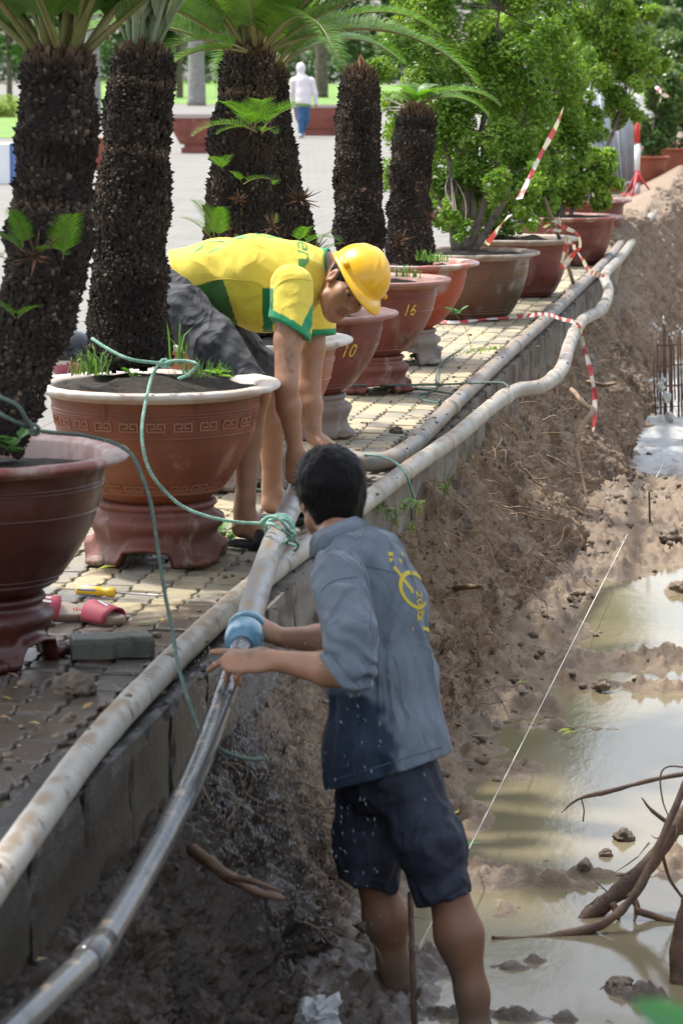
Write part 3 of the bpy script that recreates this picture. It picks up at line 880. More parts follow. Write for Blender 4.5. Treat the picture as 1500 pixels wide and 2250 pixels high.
gl['stand_red'] = glaze('worn_red_stand', (0.165, 0.048, 0.030), (0.10, 0.036, 0.025), (0.33, 0.25, 0.19), rough=.55, pale_lo=.56)
gl['stand_grey'] = glaze('worn_grey_stand', (0.235, 0.195, 0.158), (0.16, 0.10, 0.078), (0.36, 0.32, 0.27), rough=.7, pale_lo=.53)

def at_row(px, s, X=None):
    p = W(px, 1125, s); return p
def pot_xy(px, py_base, z=0.0):
    return P(px, py_base, z)
# centre of each planter on the paving: (px, py) where its middle meets the ground
POT = {}
def centre(key, px, s):
    y_img = 128 + s * 1.72 / math.cos(PITCH)
    POT[key] = P(px, y_img, 0.0); return POT[key]
cA = centre('A', -37, 761); cB = centre('B', 345, 633); cC = centre('C', 549, 540); cD = centre('D', 672, 477); cE = centre('E', 811, 420)
cF = centre('F', 886, 385); cG = centre('G', 1020, 328); cH = centre('H', 1135, 300); cI = centre('I', 1240, 260); cJ = centre('J', 1276, 237)
make_stand('dark red four-footed stand under the nearest maroon pot', cA, .215, .20, gl['maroon'], .075, 4, 1.15)
make_pot('dark maroon bowl pot nearest the camera, cut off by the left edge', cA, .43, .61, .20, .17, gl['maroon'], gl['maroon_rim'], soil=.075)
make_stand('worn dull red round stand with a broken opening under the orange key-pattern pot', cB, .245, .215, gl['stand_red'], .06, 4, .75)
make_pot('large orange terracotta pot with greek key bands and a sunlit white rim', cB, .432, .62, .215, .185, gl['orange'], gl['pale_rim'], key=True, soil=.022, number=('15', -1.12, .44, .070, math.radians(90), 0))
make_stand('grey pot stand behind the bare legs of the yellow-shirted worker', cC, .225, .20, gl['stand_grey'], .05, 4, .5)
make_pot('orange pot with pale rim right behind the arms of the yellow-shirted worker', cC, .42, .605, .20, .165, gl['orange2'], gl['pale_rim'], soil=.03)
make_stand('pale grey cracked stand beneath the red-brown pot numbered 10', cD, .22, .20, gl['stand_grey'], .0, 4, .5)
make_pot('red-brown pot numbered 10 in yellow below the hard hat', cD, .425, .575, .20, .16, gl['red'], gl['pink_rim'], number=('10', .62, .50, .085, 0, .18))
make_stand('stained grey-red stand beneath the red-brown pot numbered 16', cE, .215, .19, gl['stand_red'], .045, 4, .35)
make_pot('red-brown pot numbered 16 in yellow, right of the hard hat', cE, .425, .59, .19, .16, gl['red'], gl['pink_rim'], number=('16', .66, .56, .085, 0, .15))
make_stand('dusty pinkish-grey stand with a dark drip-edged opening under the peeling pot', cF, .22, .20, gl['stand_grey'], .085, 4, .62)
make_pot('bright red pot with grey peeling paint beside the shrub pots', cF, .43, .58, .20, .165, gl['peel'], gl['peel_rim'])
make_pot('squat greenish-brown glazed pot with a chalky bloom, holding the big shrub', cG, .50, .447, .005, .28, gl['brown'], gl['brown_rim'], soil=.03)
make_pot('red-brown shrub pot with grey rim and tangled striped tape on it', cH, .45, .428, .005, .25, gl['red'], gl['brown_rim'], soil=.03)
make_pot('wide dull red shrub pot next to the pipes, second farthest of the row', cI, .48, .41, .005, .28, gl['red'], gl['maroon_rim'], soil=.03)
make_pot('dull red shrub pot at the far end of the row', cJ, .46, .43, .005, .26, gl['red'], gl['maroon_rim'], soil=.03)
# ================================================================== cycads
M_scale = mat('cycad_stem', (1, 1, 1), .85, attr=True, layers=[((0.02, 0.015, 0.011), 60, .5, .7, None, .5)], bumps=[(150, .6)], spec=.25)
M_frond = mat('cycad_leaf', (0.085, 0.19, 0.030), .42, layers=[((0.14, 0.26, 0.04), 3, .4, .7), ((0.05, 0.125, 0.022), 7, .5, .75)], trans=.38, spec=.4)
M_frond_young = mat('cycad_leaf_young', (0.12, 0.30, 0.020), .45, layers=[((0.18, 0.36, 0.03), 14, .4, .7)], trans=.4, spec=.4)
M_frond_pale = mat('cycad_leaf_pale', (0.27, 0.34, 0.20), .6, layers=[((0.36, 0.40, 0.27), 20, .4, .7)], trans=.25, spec=.3)
M_rachis = mat('leaf_stalk', (0.16, 0.17, 0.05), .5, layers=[((0.25, 0.2, 0.08), 9, .45, .65)])

def frond_mesh(name, arch, n=85, seed=0, leaf=.17, width=.011, vee=.45, start=.13, closed=0.0):
    """unit-long frond leaving the origin along +X and arching over; arch in radians"""
    r = random.Random(seed)
    t = np.linspace(0, 1, 24)
    ang = -arch * t ** 1.35
    d = np.stack([np.cos(ang), 0 * t, np.sin(ang)], -1) / 23
    path = np.vstack([[0, 0, 0], np.cumsum(d[1:], 0)])
    path[:, 1] += .02 * np.sin(t * 3 + seed)
    T, N, B = frames(path)
    mb = MB()
    mb.tube(path, [.011, .008, .006, .004, .002], sides=5)
    nR = sum(len(v) for v in mb.V)
    V = []; F = []
    up = np.cross(T, [0, 1.0, 0]); up = np.where(up[:, 2:3] < 0, -up, up)
    for i in range(n):
        u = start + (1 - start) * (i + .5) / n
        c = np.array([np.interp(u, t, path[:, k]) for k in range(3)]); tt = unit([np.interp(u, t, T[:, k]) for k in range(3)]); uu = unit([np.interp(u, t, up[:, k]) for k in range(3)])
        L = leaf * (math.sin(math.pi * min(1, .18 + .82 * u) ** .85) ** .55 + .06) * r.uniform(.93, 1.05)
        fwd = .35 + .55 * u + closed
        for sgn in (-1, 1):
            side = np.array([0, sgn, 0.0])
            dr = unit(side * 1.0 + tt * fwd + uu * vee * r.uniform(.8, 1.2))
            w = unit(np.cross(dr, uu)) * width * (1 - .3 * u)
            m1 = c + dr * L * .45 + uu * .006; tip = c + dr * L - uu * L * .10
            b0 = len(V)
            V += [c - w * .35, c + w * .35, m1 + w * .5, m1 - w * .5, tip]
            F.append((b0, b0 + 1, b0 + 2, b0 + 3)); F.append((b0 + 3, b0 + 2, b0 + 4, b0 + 4))
    V = np.array(V); F = np.array(F)
    mb.add(V, [F[0::2], F[1::2][:, :3]])
    k3 = sum(len(f) for f in mb.F3); 
    me = mb.mesh(name)
    # material slots: 0 leaflets, 1 stalk
    return me, nR
def two_slot(me, nR, m0, m1):
    me = me.copy(); me.materials.append(m0); me.materials.append(m1)
    fi = np.array([1 if p.vertices[0] < nR else 0 for p in me.polygons], np.int32)
    me.polygons.foreach_set('material_index', fi); return me
fr_base = {k: frond_mesh('frond', *a, **kw) for k, (a, kw) in {
    'a': ((1.25,), dict(seed=1)), 'b': ((0.95,), dict(seed=2)), 'c': ((1.6,), dict(seed=3)), 'd': ((.55,), dict(seed=4, vee=.3)), 'u': ((.16,), dict(seed=5, vee=.25, closed=1.3, n=70, start=.10)),
    's': ((1.1,), dict(seed=6, n=24, leaf=.36, width=.019, vee=.35)), 't': ((.7,), dict(seed=7, n=20, leaf=.38, width=.021, vee=.3)), 'e': ((1.35,), dict(seed=8, n=60, leaf=.22, width=.016))}.items()}
FR = {}
for k, (me, nR) in fr_base.items():
    FR[k] = two_slot(me, nR, M_frond, M_rachis); FR[k + 'y'] = two_slot(me, nR, M_frond_young, M_rachis); FR[k + 'p'] = two_slot(me, nR, M_frond_pale, M_frond_pale)

def put_frond(par, org, kind, pos, az, el, L, roll=0.0):
    q = obj('frond', FR[kind], None, par)
    q.matrix_local = Matrix.Translation(Vector(np.asarray(pos) - np.asarray(org))) @ Matrix.Rotation(az, 4, 'Z') @ Matrix.Rotation(-el, 4, 'Y') @ Matrix.Rotation(roll, 4, 'X') @ Matrix.Scale(L, 4)
    return q

def stem_scales(path, rad, seed, row=.0092, wd=.0185, out=.0145, tan_from=.945, rings=(), tall=1.0):
    r_ = np.random.default_rng(seed)
    L = np.concatenate([[0], np.cumsum(np.linalg.norm(np.diff(path, axis=0), axis=1))]); tot = L[-1]
    T, N, B = frames(path)
    core = MB()
    core.tube(path, rad * .93, sides=28, noise=.012, nseed=seed, nscale=25)
    Vs = []; Ks = []
    z = 0.0; k = 0
    while z < tot:
        u = z / tot
        c = np.array([np.interp(z, L, path[:, i]) for i in range(3)]); t = unit([np.interp(z, L, T[:, i]) for i in range(3)])
        n = unit([np.interp(z, L, N[:, i]) for i in range(3)]); b = np.cross(t, n)
        ri = float(np.interp(z, L, rad))
        m = max(8, int(2 * np.pi * ri / wd))
        a = (np.arange(m) + .5 * (k % 2) + r_.uniform(-.4, .4, m)) * 2 * np.pi / m
        rd = np.cos(a)[:, None] * n + np.sin(a)[:, None] * b; tg = np.cross(t, rd)
        w = wd * r_.uniform(.35, .62, m); h = row * r_.uniform(.7, 1.4, m)
        o_ = out * (.25 + .95 * r_.random(m) ** 1.8) * (1 + .5 * vn(a * 2, z * 30, 0 * a, seed + 3)); upb = r_.uniform(-.004, .016, m) * tall
        fib = np.clip((u - tan_from) / .06, 0, 1)
        o_ = o_ * (1 - .1 * fib); upb = upb + fib * .035
        base = c + rd * (ri * (.98 + .07 * vn(np.cos(a) * 1.6, np.sin(a) * 1.6, 0 * a + z * 9, seed + 20) + .035 * vn(np.cos(a) * 4, np.sin(a) * 4, 0 * a + z * 26, seed + 21)))[:, None] + t * r_.uniform(-.004, .004, m)[:, None]
        p = [base - tg * w[:, None] - t * h[:, None], base + tg * w[:, None] - t * h[:, None], base + tg * w[:, None] * .8 + t * h[:, None], base - tg * w[:, None] * .8 + t * h[:, None]]
        tip = base + rd * o_[:, None] + t * upb[:, None] + tg * r_.uniform(-.005, .005, m)[:, None]
        tw = w * (.62 - .3 * fib) * r_.uniform(.3, 1.0, m)
        p += [tip - tg * tw[:, None], tip + tg * tw[:, None]]
        Vs.append(np.stack(p, 1))
        dark = np.array([0.022, 0.016, 0.012]); q = r_.random((m, 1))
        ringf = max([math.exp(-((u - rr) / .012) ** 2) for rr in rings] + [0]); lg = .5 + .5 * float(vn(np.array([z * 16.0]), np.array([0.]), np.array([0.]), seed + 8)[0])
        tipc = np.where(q > .955, [[.17, .115, .08]], np.where(q > .78, [[.07, .053, .042]], [[.028, .022, .017]])) * r_.uniform(.6, 1.3, (m, 1)) * (.55 + 1.2 * lg)
        pat = .5 + .5 * vn(a * 1.3, 0 * a + z * 5.0, 0 * a, seed + 12)[:, None]; tipc = tipc * (.6 + .9 * pat) + np.array([.045, .026, .014]) * np.clip(pat - .6, 0, 1) * 2
        tipc = tipc * (1 - .8 * ringf) + np.array([.26, .18, .12]) * .8 * ringf * r_.uniform(.3, 1.2, (m, 1))
        tanc = np.array([.20, .115, .06]) * r_.uniform(.5, 1.3, (m, 1))
        tipc = tipc * (1 - fib) + tanc * fib; bc = dark * (1 - fib) + tanc * .35 * fib
        K = np.repeat(bc[:, None] if np.ndim(bc) > 1 else np.tile(bc, (m, 1))[:, None], 6, 1).copy()
        K[:, 4:] = tipc[:, None]
        Ks.append(K)
        z += row * (1 + .0 * u); k += 1
    V = np.concatenate(Vs).reshape(-1, 3); K = np.concatenate(Ks).reshape(-1, 3)
    i = np.arange(len(V) // 6)[:, None] * 6
    F4 = np.concatenate([i + np.array([[0, 1, 5, 4]]), i + np.array([[2, 3, 4, 5]])]); F3 = np.concatenate([i + np.array([[1, 2, 5]]), i + np.array([[3, 0, 4]])])
    core.add(V, [F4, F3], K)
    core.K[0] = np.broadcast_to(np.array([.014, .010, .008]), core.K[0].shape)
    return core

CYC = 'cycad palms growing in the glazed pots'
def cycad(label, pts, rads, s, zb, seed, neck=.10, rings=(), bulge=.075, **kw):
    """pts: (px,py) from the soil up to the crown"""
    path = spline([W(x, y, s) for x, y in pts], 14)
    base = path[0].copy()
    rad = np.interp(np.linspace(0, 1, len(path)), np.linspace(0, 1, len(rads)), rads)
    u = np.linspace(0, 1, len(path))
    rad = rad * (1 + bulge * np.sin(u * 33 + seed) * .5 + bulge * .7 * vn(u * 17, 0 * u, 0 * u, seed))
    saw = (u * len(path) / 9.0 + seed * .37 + .25 * vn(u * 9, 0 * u, 0 * u, seed + 1)) % 1.0
    rad = rad * (1 + .05 * (saw - .5) * sm(u, 1.0, .9))
    rad = rad * (1 - (1 - neck) * sm(u, .925, .985) * .75)
    t = thing('cycad_palm', label, 'palm', base, CYC)
    mb = stem_scales(path, rad, seed, rings=rings, **kw)
    mb.V = [v - base for v in mb.V]
    obj('trunk', mb.mesh('trunk', False, True), M_scale, t)
    return t, base, path
def crown(t, base, top, n, kinds, Lr, el0, el1, seed, az0=0, spread=.05, powr=1.0):
    r = random.Random(seed)
    for i in range(n):
        f = (i + .5) / n
        az = az0 + i * 2.39996 + r.uniform(-.15, .15); el = math.radians(el0 + (el1 - el0) * f ** powr + r.uniform(-4, 4))
        put_frond(t, base, r.choice(kinds), np.asarray(top) + vec(math.cos(az), math.sin(az), 0) * spread * (1 - f * .6) - vec(0, 0, .02), az, el, r.uniform(*Lr), r.uniform(-.15, .15))

def scr_az(dx, toward):            # azimuth of a direction given as picture-right and towards-the-camera amounts
    v = RGT * dx - vec(FWD[0], FWD[1], 0) * toward
    return math.atan2(v[1], v[0])

tA, bA, pA = cycad('leaning thick black cycad trunk nearest the camera at the left edge', [(-18, 985), (4, 900), (46, 760), (98, 620), (113, 480), (125, 300), (130, 160), (132, 108)], [.085, .098, .108, .117, .116, .114, .104, .095], 765, .55, 3, rings=(.60,), neck=.35)
crown(tA, bA, W(132, 112, 765), 28, ['b', 'd', 'd'], (1.0, 1.25), 42, 84, 11, spread=.065)
for (px, py, dx, tw, el, L, k) in ((60, 560, -.9, .4, 45, .16, 'ty'), (50, 545, -.2, .5, 75, .13, 'ty'), (75, 560, .8, .6, 30, .13, 'sy'), (140, 570, .15, .4, 80, .17, 'sy'), (20, 570, -.9, .6, 20, .16, 'ty'), (38, 700, .7, .5, 40, .10, 'ty'), (35, 700, -.7, .5, 50, .10, 'ty')):
    put_frond(tA, bA, k, W(px, py, 800), scr_az(dx, tw), math.radians(el), L)
tB, bB, pB = cycad('upright black cycad trunk with pale new fronds in the orange key-pattern pot', [(288, 805), (282, 720), (286, 560), (296, 400), (304, 260), (312, 150), (314, 98)], [.150, .142, .125, .119, .117, .108, .098], 632, .57, 5, rings=(.875, .66), neck=.35)
crown(tB, bB, W(314, 100, 632), 22, ['up'], (.8, 1.0), 58, 87, 12, spread=.05, powr=.6)
tC, bC, pC = cycad('stout black cycad trunk with bright green side shoots behind the bent worker', [(545, 745), (532, 640), (524, 520), (530, 380), (535, 250), (545, 150), (550, 104)], [.155, .150, .135, .132, .120, .110, .10], 540, .56, 7, rings=(.83,), neck=.5)
crown(tC, bC, W(552, 108, 540), 28, ['a', 'b', 'a'], (.85, 1.1), 20, 84, 13, az0=.6, spread=.06, powr=.8)
put_frond(tC, bC, 'e', W(540, 115, 560), scr_az(-1, .25), math.radians(14), .42); put_frond(tC, bC, 'e', W(545, 112, 560), scr_az(-1, -.35), math.radians(25), .46)
for (px, py, dx, tw, el, L, k) in ((565, 290, -.9, .35, 25, .27, 's'), (555, 285, -.5, .6, 50, .20, 'ty'), (560, 288, .1, .6, 62, .22, 's'), (575, 290, .6, .4, 55, .24, 's'), (575, 285, .75, .2, 50, .23, 'sy'), (560, 275, -.25, .8, 40, .16, 'sy'), (575, 295, .4, .8, 30, .13, 'sy'), (548, 280, -.9, .5, 8, .14, 'ty'),
                                   (490, 375, -.3, .6, 45, .12, 'ty'), (486, 370, .4, .7, 50, .10, 't'), (535, 405, .8, .5, 30, .16, 's'), (530, 400, -.5, .7, 50, .08, 'ty'), (470, 520, -.4, .5, 70, .18, 't'), (465, 525, -.8, .5, 50, .16, 't'), (480, 525, .1, .6, 80, .14, 'ty')):
    put_frond(tC, bC, k, W(px, py, 585), scr_az(dx, tw), math.radians(el), L)
tD, bD, pD = cycad('second black cycad trunk close behind the stout one, with dead brown tufts', [(662, 705), (648, 600), (630, 500), (605, 380), (592, 260), (588, 180), (592, 142)], [.13, .125, .112, .105, .098, .09, .085], 477, .53, 9, neck=.5)
crown(tD, bD, W(592, 144, 477), 20, ['a', 'b', 'c'], (.75, .95), 24, 80, 14, az0=2.2, spread=.05, powr=.8)
for (px, py, dx, tw, el, L, k) in ((665, 540, .8, .5, 35, .20, 'sy'), (655, 535, .3, .6, 60, .14, 'sy'), (690, 545, .9, .3, 55, .13, 't'), (600, 500, -.1, .6, 70, .10, 's'), (700, 560, .7, .4, 40, .14, 'ty'), (585, 420, .5, .6, 50, .09, 'ty')):
    put_frond(tD, bD, k, W(px, py, 520), scr_az(dx, tw), math.radians(el), L)
tE, bE, pE = cycad('bare-topped black cycad trunk with a tan spike, above the hard hat', [(795, 600), (790, 500), (787, 400), (786, 300), (788, 220), (790, 175), (791, 150)], [.128, .126, .120, .117, .110, .098, .06], 420, .55, 15, neck=.2, tan_from=.93)
mb = MB(); top = W(791, 160, 420)
for i in range(26):
    a = i * 2.4; h = .05 + .05 * rnd.random(); p0 = top + vec(math.cos(a), math.sin(a), 0) * .05 * rnd.random()
    mb.tube([p0 - vec(0, 0, .03), p0 * .6 + (top) * .4 + vec(0, 0, h * .5), top + vec(rnd.uniform(-.006, .006), rnd.uniform(-.006, .006), h)], [.008, .006, .0015], sides=5, col=np.array([.30, .17, .08]) * rnd.uniform(.6, 1.2))
mb.V = [v - bE for v in mb.V]; obj('leaf_bud', mb.mesh('leaf_bud', True, True), M_scale, tE)
tF, bF, pF = cycad('shorter black cycad trunk with a small arching crown, beside the shrub', [(898, 590), (900, 500), (898, 420), (905, 340), (914, 270), (916, 236)], [.135, .125, .115, .112, .108, .085], 385, .53, 17, neck=.35, tan_from=.91)
topF = W(916, 232, 385)
for (dx, tw, el, L, k) in ((1, .2, 34, .52, 'e'), (.95, -.25, 26, .46, 'e'), (-1, .2, 40, .30, 'e'), (-.9, -.4, 30, .30, 'e'), (-.5, .8, 48, .26, 'e'), (.45, .8, 50, .26, 'ey'), (.1, -1, 55, .30, 'e'), (-.5, -.8, 60, .26, 'e'), (.6, -.7, 62, .25, 'e'), (.8, .6, 42, .36, 'e'), (-.7, .5, 66, .22, 'ey')):
    put_frond(tF, bF, k, topF, scr_az(dx, tw), math.radians(el), L)
# dead brown tufts on the trunks
M_dead = mat('dead_leaf_bases', (0.16, 0.075, 0.045), .8, layers=[((0.07, 0.04, 0.028), 30, .4, .6), ((0.34, 0.14, 0.05), 40, .62, .75)])
for (tt, bb, px, py, s, r_, n) in ((tD, bD, 660, 440, 510, .05, 34), (tF, bF, 945, 480, 410, .04, 26), (tC, bC, 600, 500, 575, .035, 18), (tA, bA, 80, 565, 800, .05, 26), (tD, bD, 690, 555, 510, .04, 20), (tE, bE, 795, 420, 450, .02, 8), (tF, bF, 880, 530, 410, .05, 30), (tC, bC, 525, 440, 585, .03, 16)):
    mb = MB(); c = W(px, py, s) - bb
    for i in range(n):
        d = unit(RGT * rnd.uniform(-1, 1) - FWD * rnd.uniform(.0, 1) + vec(0, 0, rnd.uniform(-.4, 1))); L = r_ * rnd.uniform(.7, 2.0)
        w = unit(np.cross(d, vec(rnd.random(), rnd.random(), rnd.random()))) * .006
        p0 = c + d * r_ * .1; p1 = p0 + d * L
        mb.add([p0 - w, p0 + w, p1 + w * .2, p1 - w * .2, (p0 + p1) / 2 + np.cross(d, w) * .6], [np.array([[0, 1, 4], [1, 2, 4], [2, 3, 4], [3, 0, 4]])])
    mb.obj('dead_tuft', M_dead, tt, smooth=False)

# ================================================================== leafy shrubs and trees
def leaf_cloud(centres, radii, n, seed, size=(.014, .026), shell=.5, col=((.05, .13, .02), (.10, .20, .03)), sun_pale=.0, droop=.0, asp=.55, flat=0.6):
    """many small folded leaves spread through clumps"""
    r_ = np.random.default_rng(seed)
    centres = np.asarray(centres); radii = np.asarray(radii)
    wgt = radii.min(axis=1) ** 2 if radii.ndim > 1 else radii ** 2
    k = r_.choice(len(centres), n, p=wgt / wgt.sum())
    d = r_.normal(size=(n, 3)); d /= np.linalg.norm(d, axis=1, keepdims=True)
    rr = (shell + (1 - shell) * r_.random(n) ** .6) * r_.uniform(.82, 1.1, n)
    rad = radii[k] if radii.ndim > 1 else np.repeat(radii[k][:, None], 3, 1)
    p = centres[k] + d * rad * rr[:, None]
    nrm = d * (1 - flat) + np.array([0, 0, flat]) + r_.normal(size=(n, 3)) * .45
    nrm /= np.linalg.norm(nrm, axis=1, keepdims=True)
    ax = np.cross(nrm, r_.normal(size=(n, 3))); ax /= np.linalg.norm(ax, axis=1, keepdims=True)
    sd = np.cross(nrm, ax)
    s = r_.uniform(*size, n)[:, None]
    # leaf: base, two sides, tip, folded along the midrib
    V = np.stack([p - ax * s, p + sd * s * asp + nrm * s * .22, p + ax * s, p - sd * s * asp + nrm * s * .22], 1).reshape(-1, 3)
    i = np.arange(n)[:, None] * 4
    F = np.concatenate([i + np.array([[0, 1, 2]]), i + np.array([[0, 2, 3]])])
    clump = vn(p[:, 0] * 5, p[:, 1] * 5, p[:, 2] * 5, seed) * .5 + .5
    mixv = np.clip(r_.random(n) * .6 + clump * .55 - .1, 0, 1)[:, None]
    K = np.array(col[0]) * (1 - mixv) + np.array(col[1]) * mixv
    yel = r_.random(n) < .006
    K[yel] = (.35, .28, .03)
    return V, F, np.repeat(K, 4, 0)
M_leaf = mat('shrub_leaf', (1, 1, 1), .36, attr=True, trans=.45, spec=.45)
M_bark = mat('shrub_bark', (0.16, 0.135, 0.105), .85, layers=[((0.08, 0.065, 0.05), 12, .45, .65), ((0.28, 0.26, 0.23), 7, .6, .75)], bumps=[(60, .6)])
M_petal = mat('white_petal', (0.75, 0.75, 0.70), .5, trans=.2)

def shrub(label, base, ztop, clumps, nleaf, seed, stems, col, size=(.014, .025), group=None, flowers=0, name='leafy_shrub', cat='shrub', stem_r=.022, per=10, sub=.42):
    t = thing(name, label, cat, base, group)
    base = np.asarray(base)
    # sub-clumps give an uneven outline with gaps
    r_ = np.random.default_rng(seed); cc = []; rr = []
    for (c, r) in clumps:
        c = np.asarray(c, float); r = np.asarray(r, float) * np.ones(3)
        for _ in range(per):
            d = r_.normal(size=3); d /= np.linalg.norm(d)
            cc.append(c + d * r * r_.uniform(.45, 1.0)); rr.append(r * sub * r_.uniform(.55, 1.15))
    V, F, K = leaf_cloud(cc, rr, nleaf, seed, size, .25, col)
    obj('crown', mesh_np('crown', V - base, [F], K, smooth=False), M_leaf, t)
    mb = MB()
    for (path, r0, r1) in stems:
        pp = spline([np.asarray(q) for q in path], 6)
        mb.tube(pp, [r0, (r0 + r1) / 2, r1], sides=7, noise=.25 * r0, nseed=seed, nscale=18)
    # twigs to the sub-clumps
    ends = [np.asarray(s[0][-1]) for s in stems] + [np.asarray(s[0][len(s[0]) // 2]) for s in stems]
    for c in cc[::2]:
        e = min(ends, key=lambda q: np.linalg.norm(q - c))
        mid = (e + c) / 2 + r_.normal(size=3) * .04 - vec(0, 0, .03)
        mb.tube(spline([e, mid, c], 4), [stem_r * .4, stem_r * .22, stem_r * .08], sides=5)
    mb.V = [v - base for v in mb.V]
    obj('trunk', mb.mesh('trunk'), M_bark, t)
    if flowers:
        fb = MB()
        for i in range(flowers):
            k = r_.integers(len(cc)); d = r_.normal(size=3); d[1] = -abs(d[1]); d /= np.linalg.norm(d)
            c = cc[k] + d * rr[k] * 1.05
            for q in range(5):
                a = q * 1.2566; u = unit(np.cross(d, [0.3, .2, 1])); w = np.cross(d, u); e = u * math.cos(a) + w * math.sin(a); f = np.cross(d, e)
                fb.add([c, c + e * .008 + f * .004 + d * .003, c + e * .015 + d * .004, c + e * .008 - f * .004 + d * .003], [np.array([[0, 1, 2], [0, 2, 3]])])
        fb.V = [v - base for v in fb.V]
        obj('flowers', fb.mesh('flowers', False), M_petal, t)
    return t

G1 = ((.055, .145, .020), (.28, .42, .055)); G2 = ((.10, .21, .03), (.34, .48, .07)); G3 = ((.06, .13, .03), (.14, .23, .05))
SG = 'clipped flowering shrubs growing in pots'
# big dark shrub in the greenish-brown pot
s = 328
cl = [(W(1080, 60, s), .38), (W(960, 60, s), .34), (W(1000, 180, s), .34), (W(1130, 170, s), .36), (W(1060, 280, s), .33), (W(980, 330, s - 8), .24), (W(1110, 340, s), .30), (W(1010, 430, s), .25), (W(1110, 440, s - 10), .24), (W(1170, 300, s - 10), .26), (W(1190, 150, s - 10), .30), (W(890, 110, s - 20), .28), (W(880, 250, s - 30), .25), (W(970, -90, s), .4), (W(1120, -90, s), .4), (W(1000, 495, s + 10), .12), (W(1150, 490, s + 8), .11), (W(905, 380, s - 20), .20), (W(900, 470, s - 14), .13), (W(960, 480, s + 4), .14), (W(1060, 495, s - 6), .12), (W(1130, 400, s + 8), .2), (W(1200, 20, s - 12), .3)]
st = []
for (a, b_, c_, d_) in (((1018, 548), (1040, 470), (1020, 330), (1000, 205)), ((1008, 550), (1000, 470), (990, 380), (960, 250)), ((1030, 552), (1065, 430), (1060, 300), (1075, 180)), ((1040, 550), (1090, 470), (1130, 380), (1160, 220)), ((1020, 548), (1030, 400), (1075, 200), (1095, 20)), ((1000, 550), (985, 480), (930, 370), (900, 240)), ((1012, 546), (1030, 330), (1000, 210), (1085, 60))):
    st.append(([W(*a, s), W(*b_, s), W(*c_, s), W(*d_, s)], .030, .008))
shrub('tall dark green shrub with tiny white flowers in the greenish-brown pot', vec(cG[0], cG[1], .42), 2, cl, 62000, 21, st, G1, (.013, .024), SG, flowers=90)
s = 300
cl = [(W(1170, 400, s), .22), (W(1130, 450, s), .2), (W(1240, 330, s), .26), (W(1180, 250, s), .3), (W(1230, 150, s), .3), (W(1150, 60, s), .3), (W(1250, 230, s), .2), (W(1060, 350, s), .3), (W(1060, 180, s), .3), (W(1040, 440, s), .26), (W(980, 420, s), .24), (W(1090, 480, s), .18), (W(1190, 450, s), .16), (W(920, 330, s), .3)]
st = [([W(1140, 515, s), W(1150, 440, s), W(1180, 330, s), W(1200, 200, s)], .024, .007), ([W(1125, 515, s), W(1110, 430, s), W(1120, 330, s), W(1100, 180, s)], .022, .007)]
shrub('mid green shrub in the grey-rimmed pot right behind the tall dark one', vec(cH[0], cH[1], .40), 2, cl, 30000, 22, st, G1, (.013, .024), SG, flowers=20)
s = 260
cl = [(W(1230, 400, s), .24), (W(1290, 370, s), .22), (W(1330, 410, s), .14), (W(1190, 390, s), .2), (W(1260, 330, s), .26), (W(1210, 300, s), .28), (W(1310, 425, s), .12), (W(1200, 440, s), .14), (W(1330, 350, s), .16), (W(1150, 330, s), .24)]
st = [([W(1232, 478, s), W(1228, 430, s), W(1240, 370, s), W(1250, 300, s)], .045, .010), ([W(1250, 478, s), W(1270, 430, s), W(1290, 390, s), W(1300, 370, s)], .02, .007), ([W(1222, 478, s), W(1205, 420, s), W(1190, 380, s), W(1180, 320, s)], .02, .007)]
shrub('low light green shrub in the wide dull red pot beside the metal sheets', vec(cI[0], cI[1], .38), 1, cl, 26000, 23, st, G2, (.016, .028), SG, flowers=8)
s = 237
cl = [(W(1330, 60, s), .32), (W(1400, 110, s), .26), (W(1260, 80, s), .36), (W(1300, 160, s), .3), (W(1380, 190, s), .24), (W(1250, 200, s), .3), (W(1430, 150, s), .16), (W(1340, 270, s), .20), (W(1300, -40, s), .4), (W(1400, 30, s), .2), (W(1370, 250, s), .14), (W(1270, 270, s), .22)]
st = [([W(1270, 460, s), W(1275, 380, s), W(1290, 260, s), W(1310, 120, s)], .035, .009), ([W(1285, 460, s), W(1310, 380, s), W(1350, 280, s), W(1380, 180, s)], .025, .008)]
shrub('tall pale green shrub leaning over the metal sheets at the far end', vec(cJ[0], cJ[1], .40), 2, cl, 32000, 24, st, G2, (.016, .028), SG, flowers=8)
# ================================================================== pipes
def pvc(name, col, rough, mud_lo, wet=False):
    return mat(name, col, rough, layers=[(tuple(c * .72 for c in col), 3, .45, .7), ((.055, .05, .045), 11, .60, .68, None, .8), ((0.24, 0.185, 0.13), 7, mud_lo, mud_lo + .10), ((.03, .028, .027), 30, .66, .74, None, .8)],
               bumps=[(30, .2, (1, 1, 1), .004), (9, .25, (1, 1, 1), .006)], up_layers=[((0.22, 0.165, 0.115), mud_lo + .40, mud_lo + .52, 9)], rough_layers=[(.8, 8, .5, .65)] if not wet else [(.5, 12, .55, .75)], spec=.5)
M_pipe1 = pvc('pale_pvc', (0.315, 0.30, 0.26), .5, .53)
M_pipe2 = pvc('grey_pvc', (0.20, 0.197, 0.188), .5, .49)
M_pipe3 = pvc('wet_pvc', (0.070, 0.071, 0.072), .20, .63, wet=True)
M_pipe4 = pvc('damp_grey_pvc', (0.205, 0.207, 0.205), .4, .55)
M_coup = mat('blue_coupling', (0.13, 0.29, 0.40), .25, layers=[((0.18, 0.34, 0.44), 6, .45, .7), ((.12, .2, .26), 14, .6, .75)])
M_rubber = mat('black_rubber', (0.02, 0.02, 0.022), .5)
R90 = .039
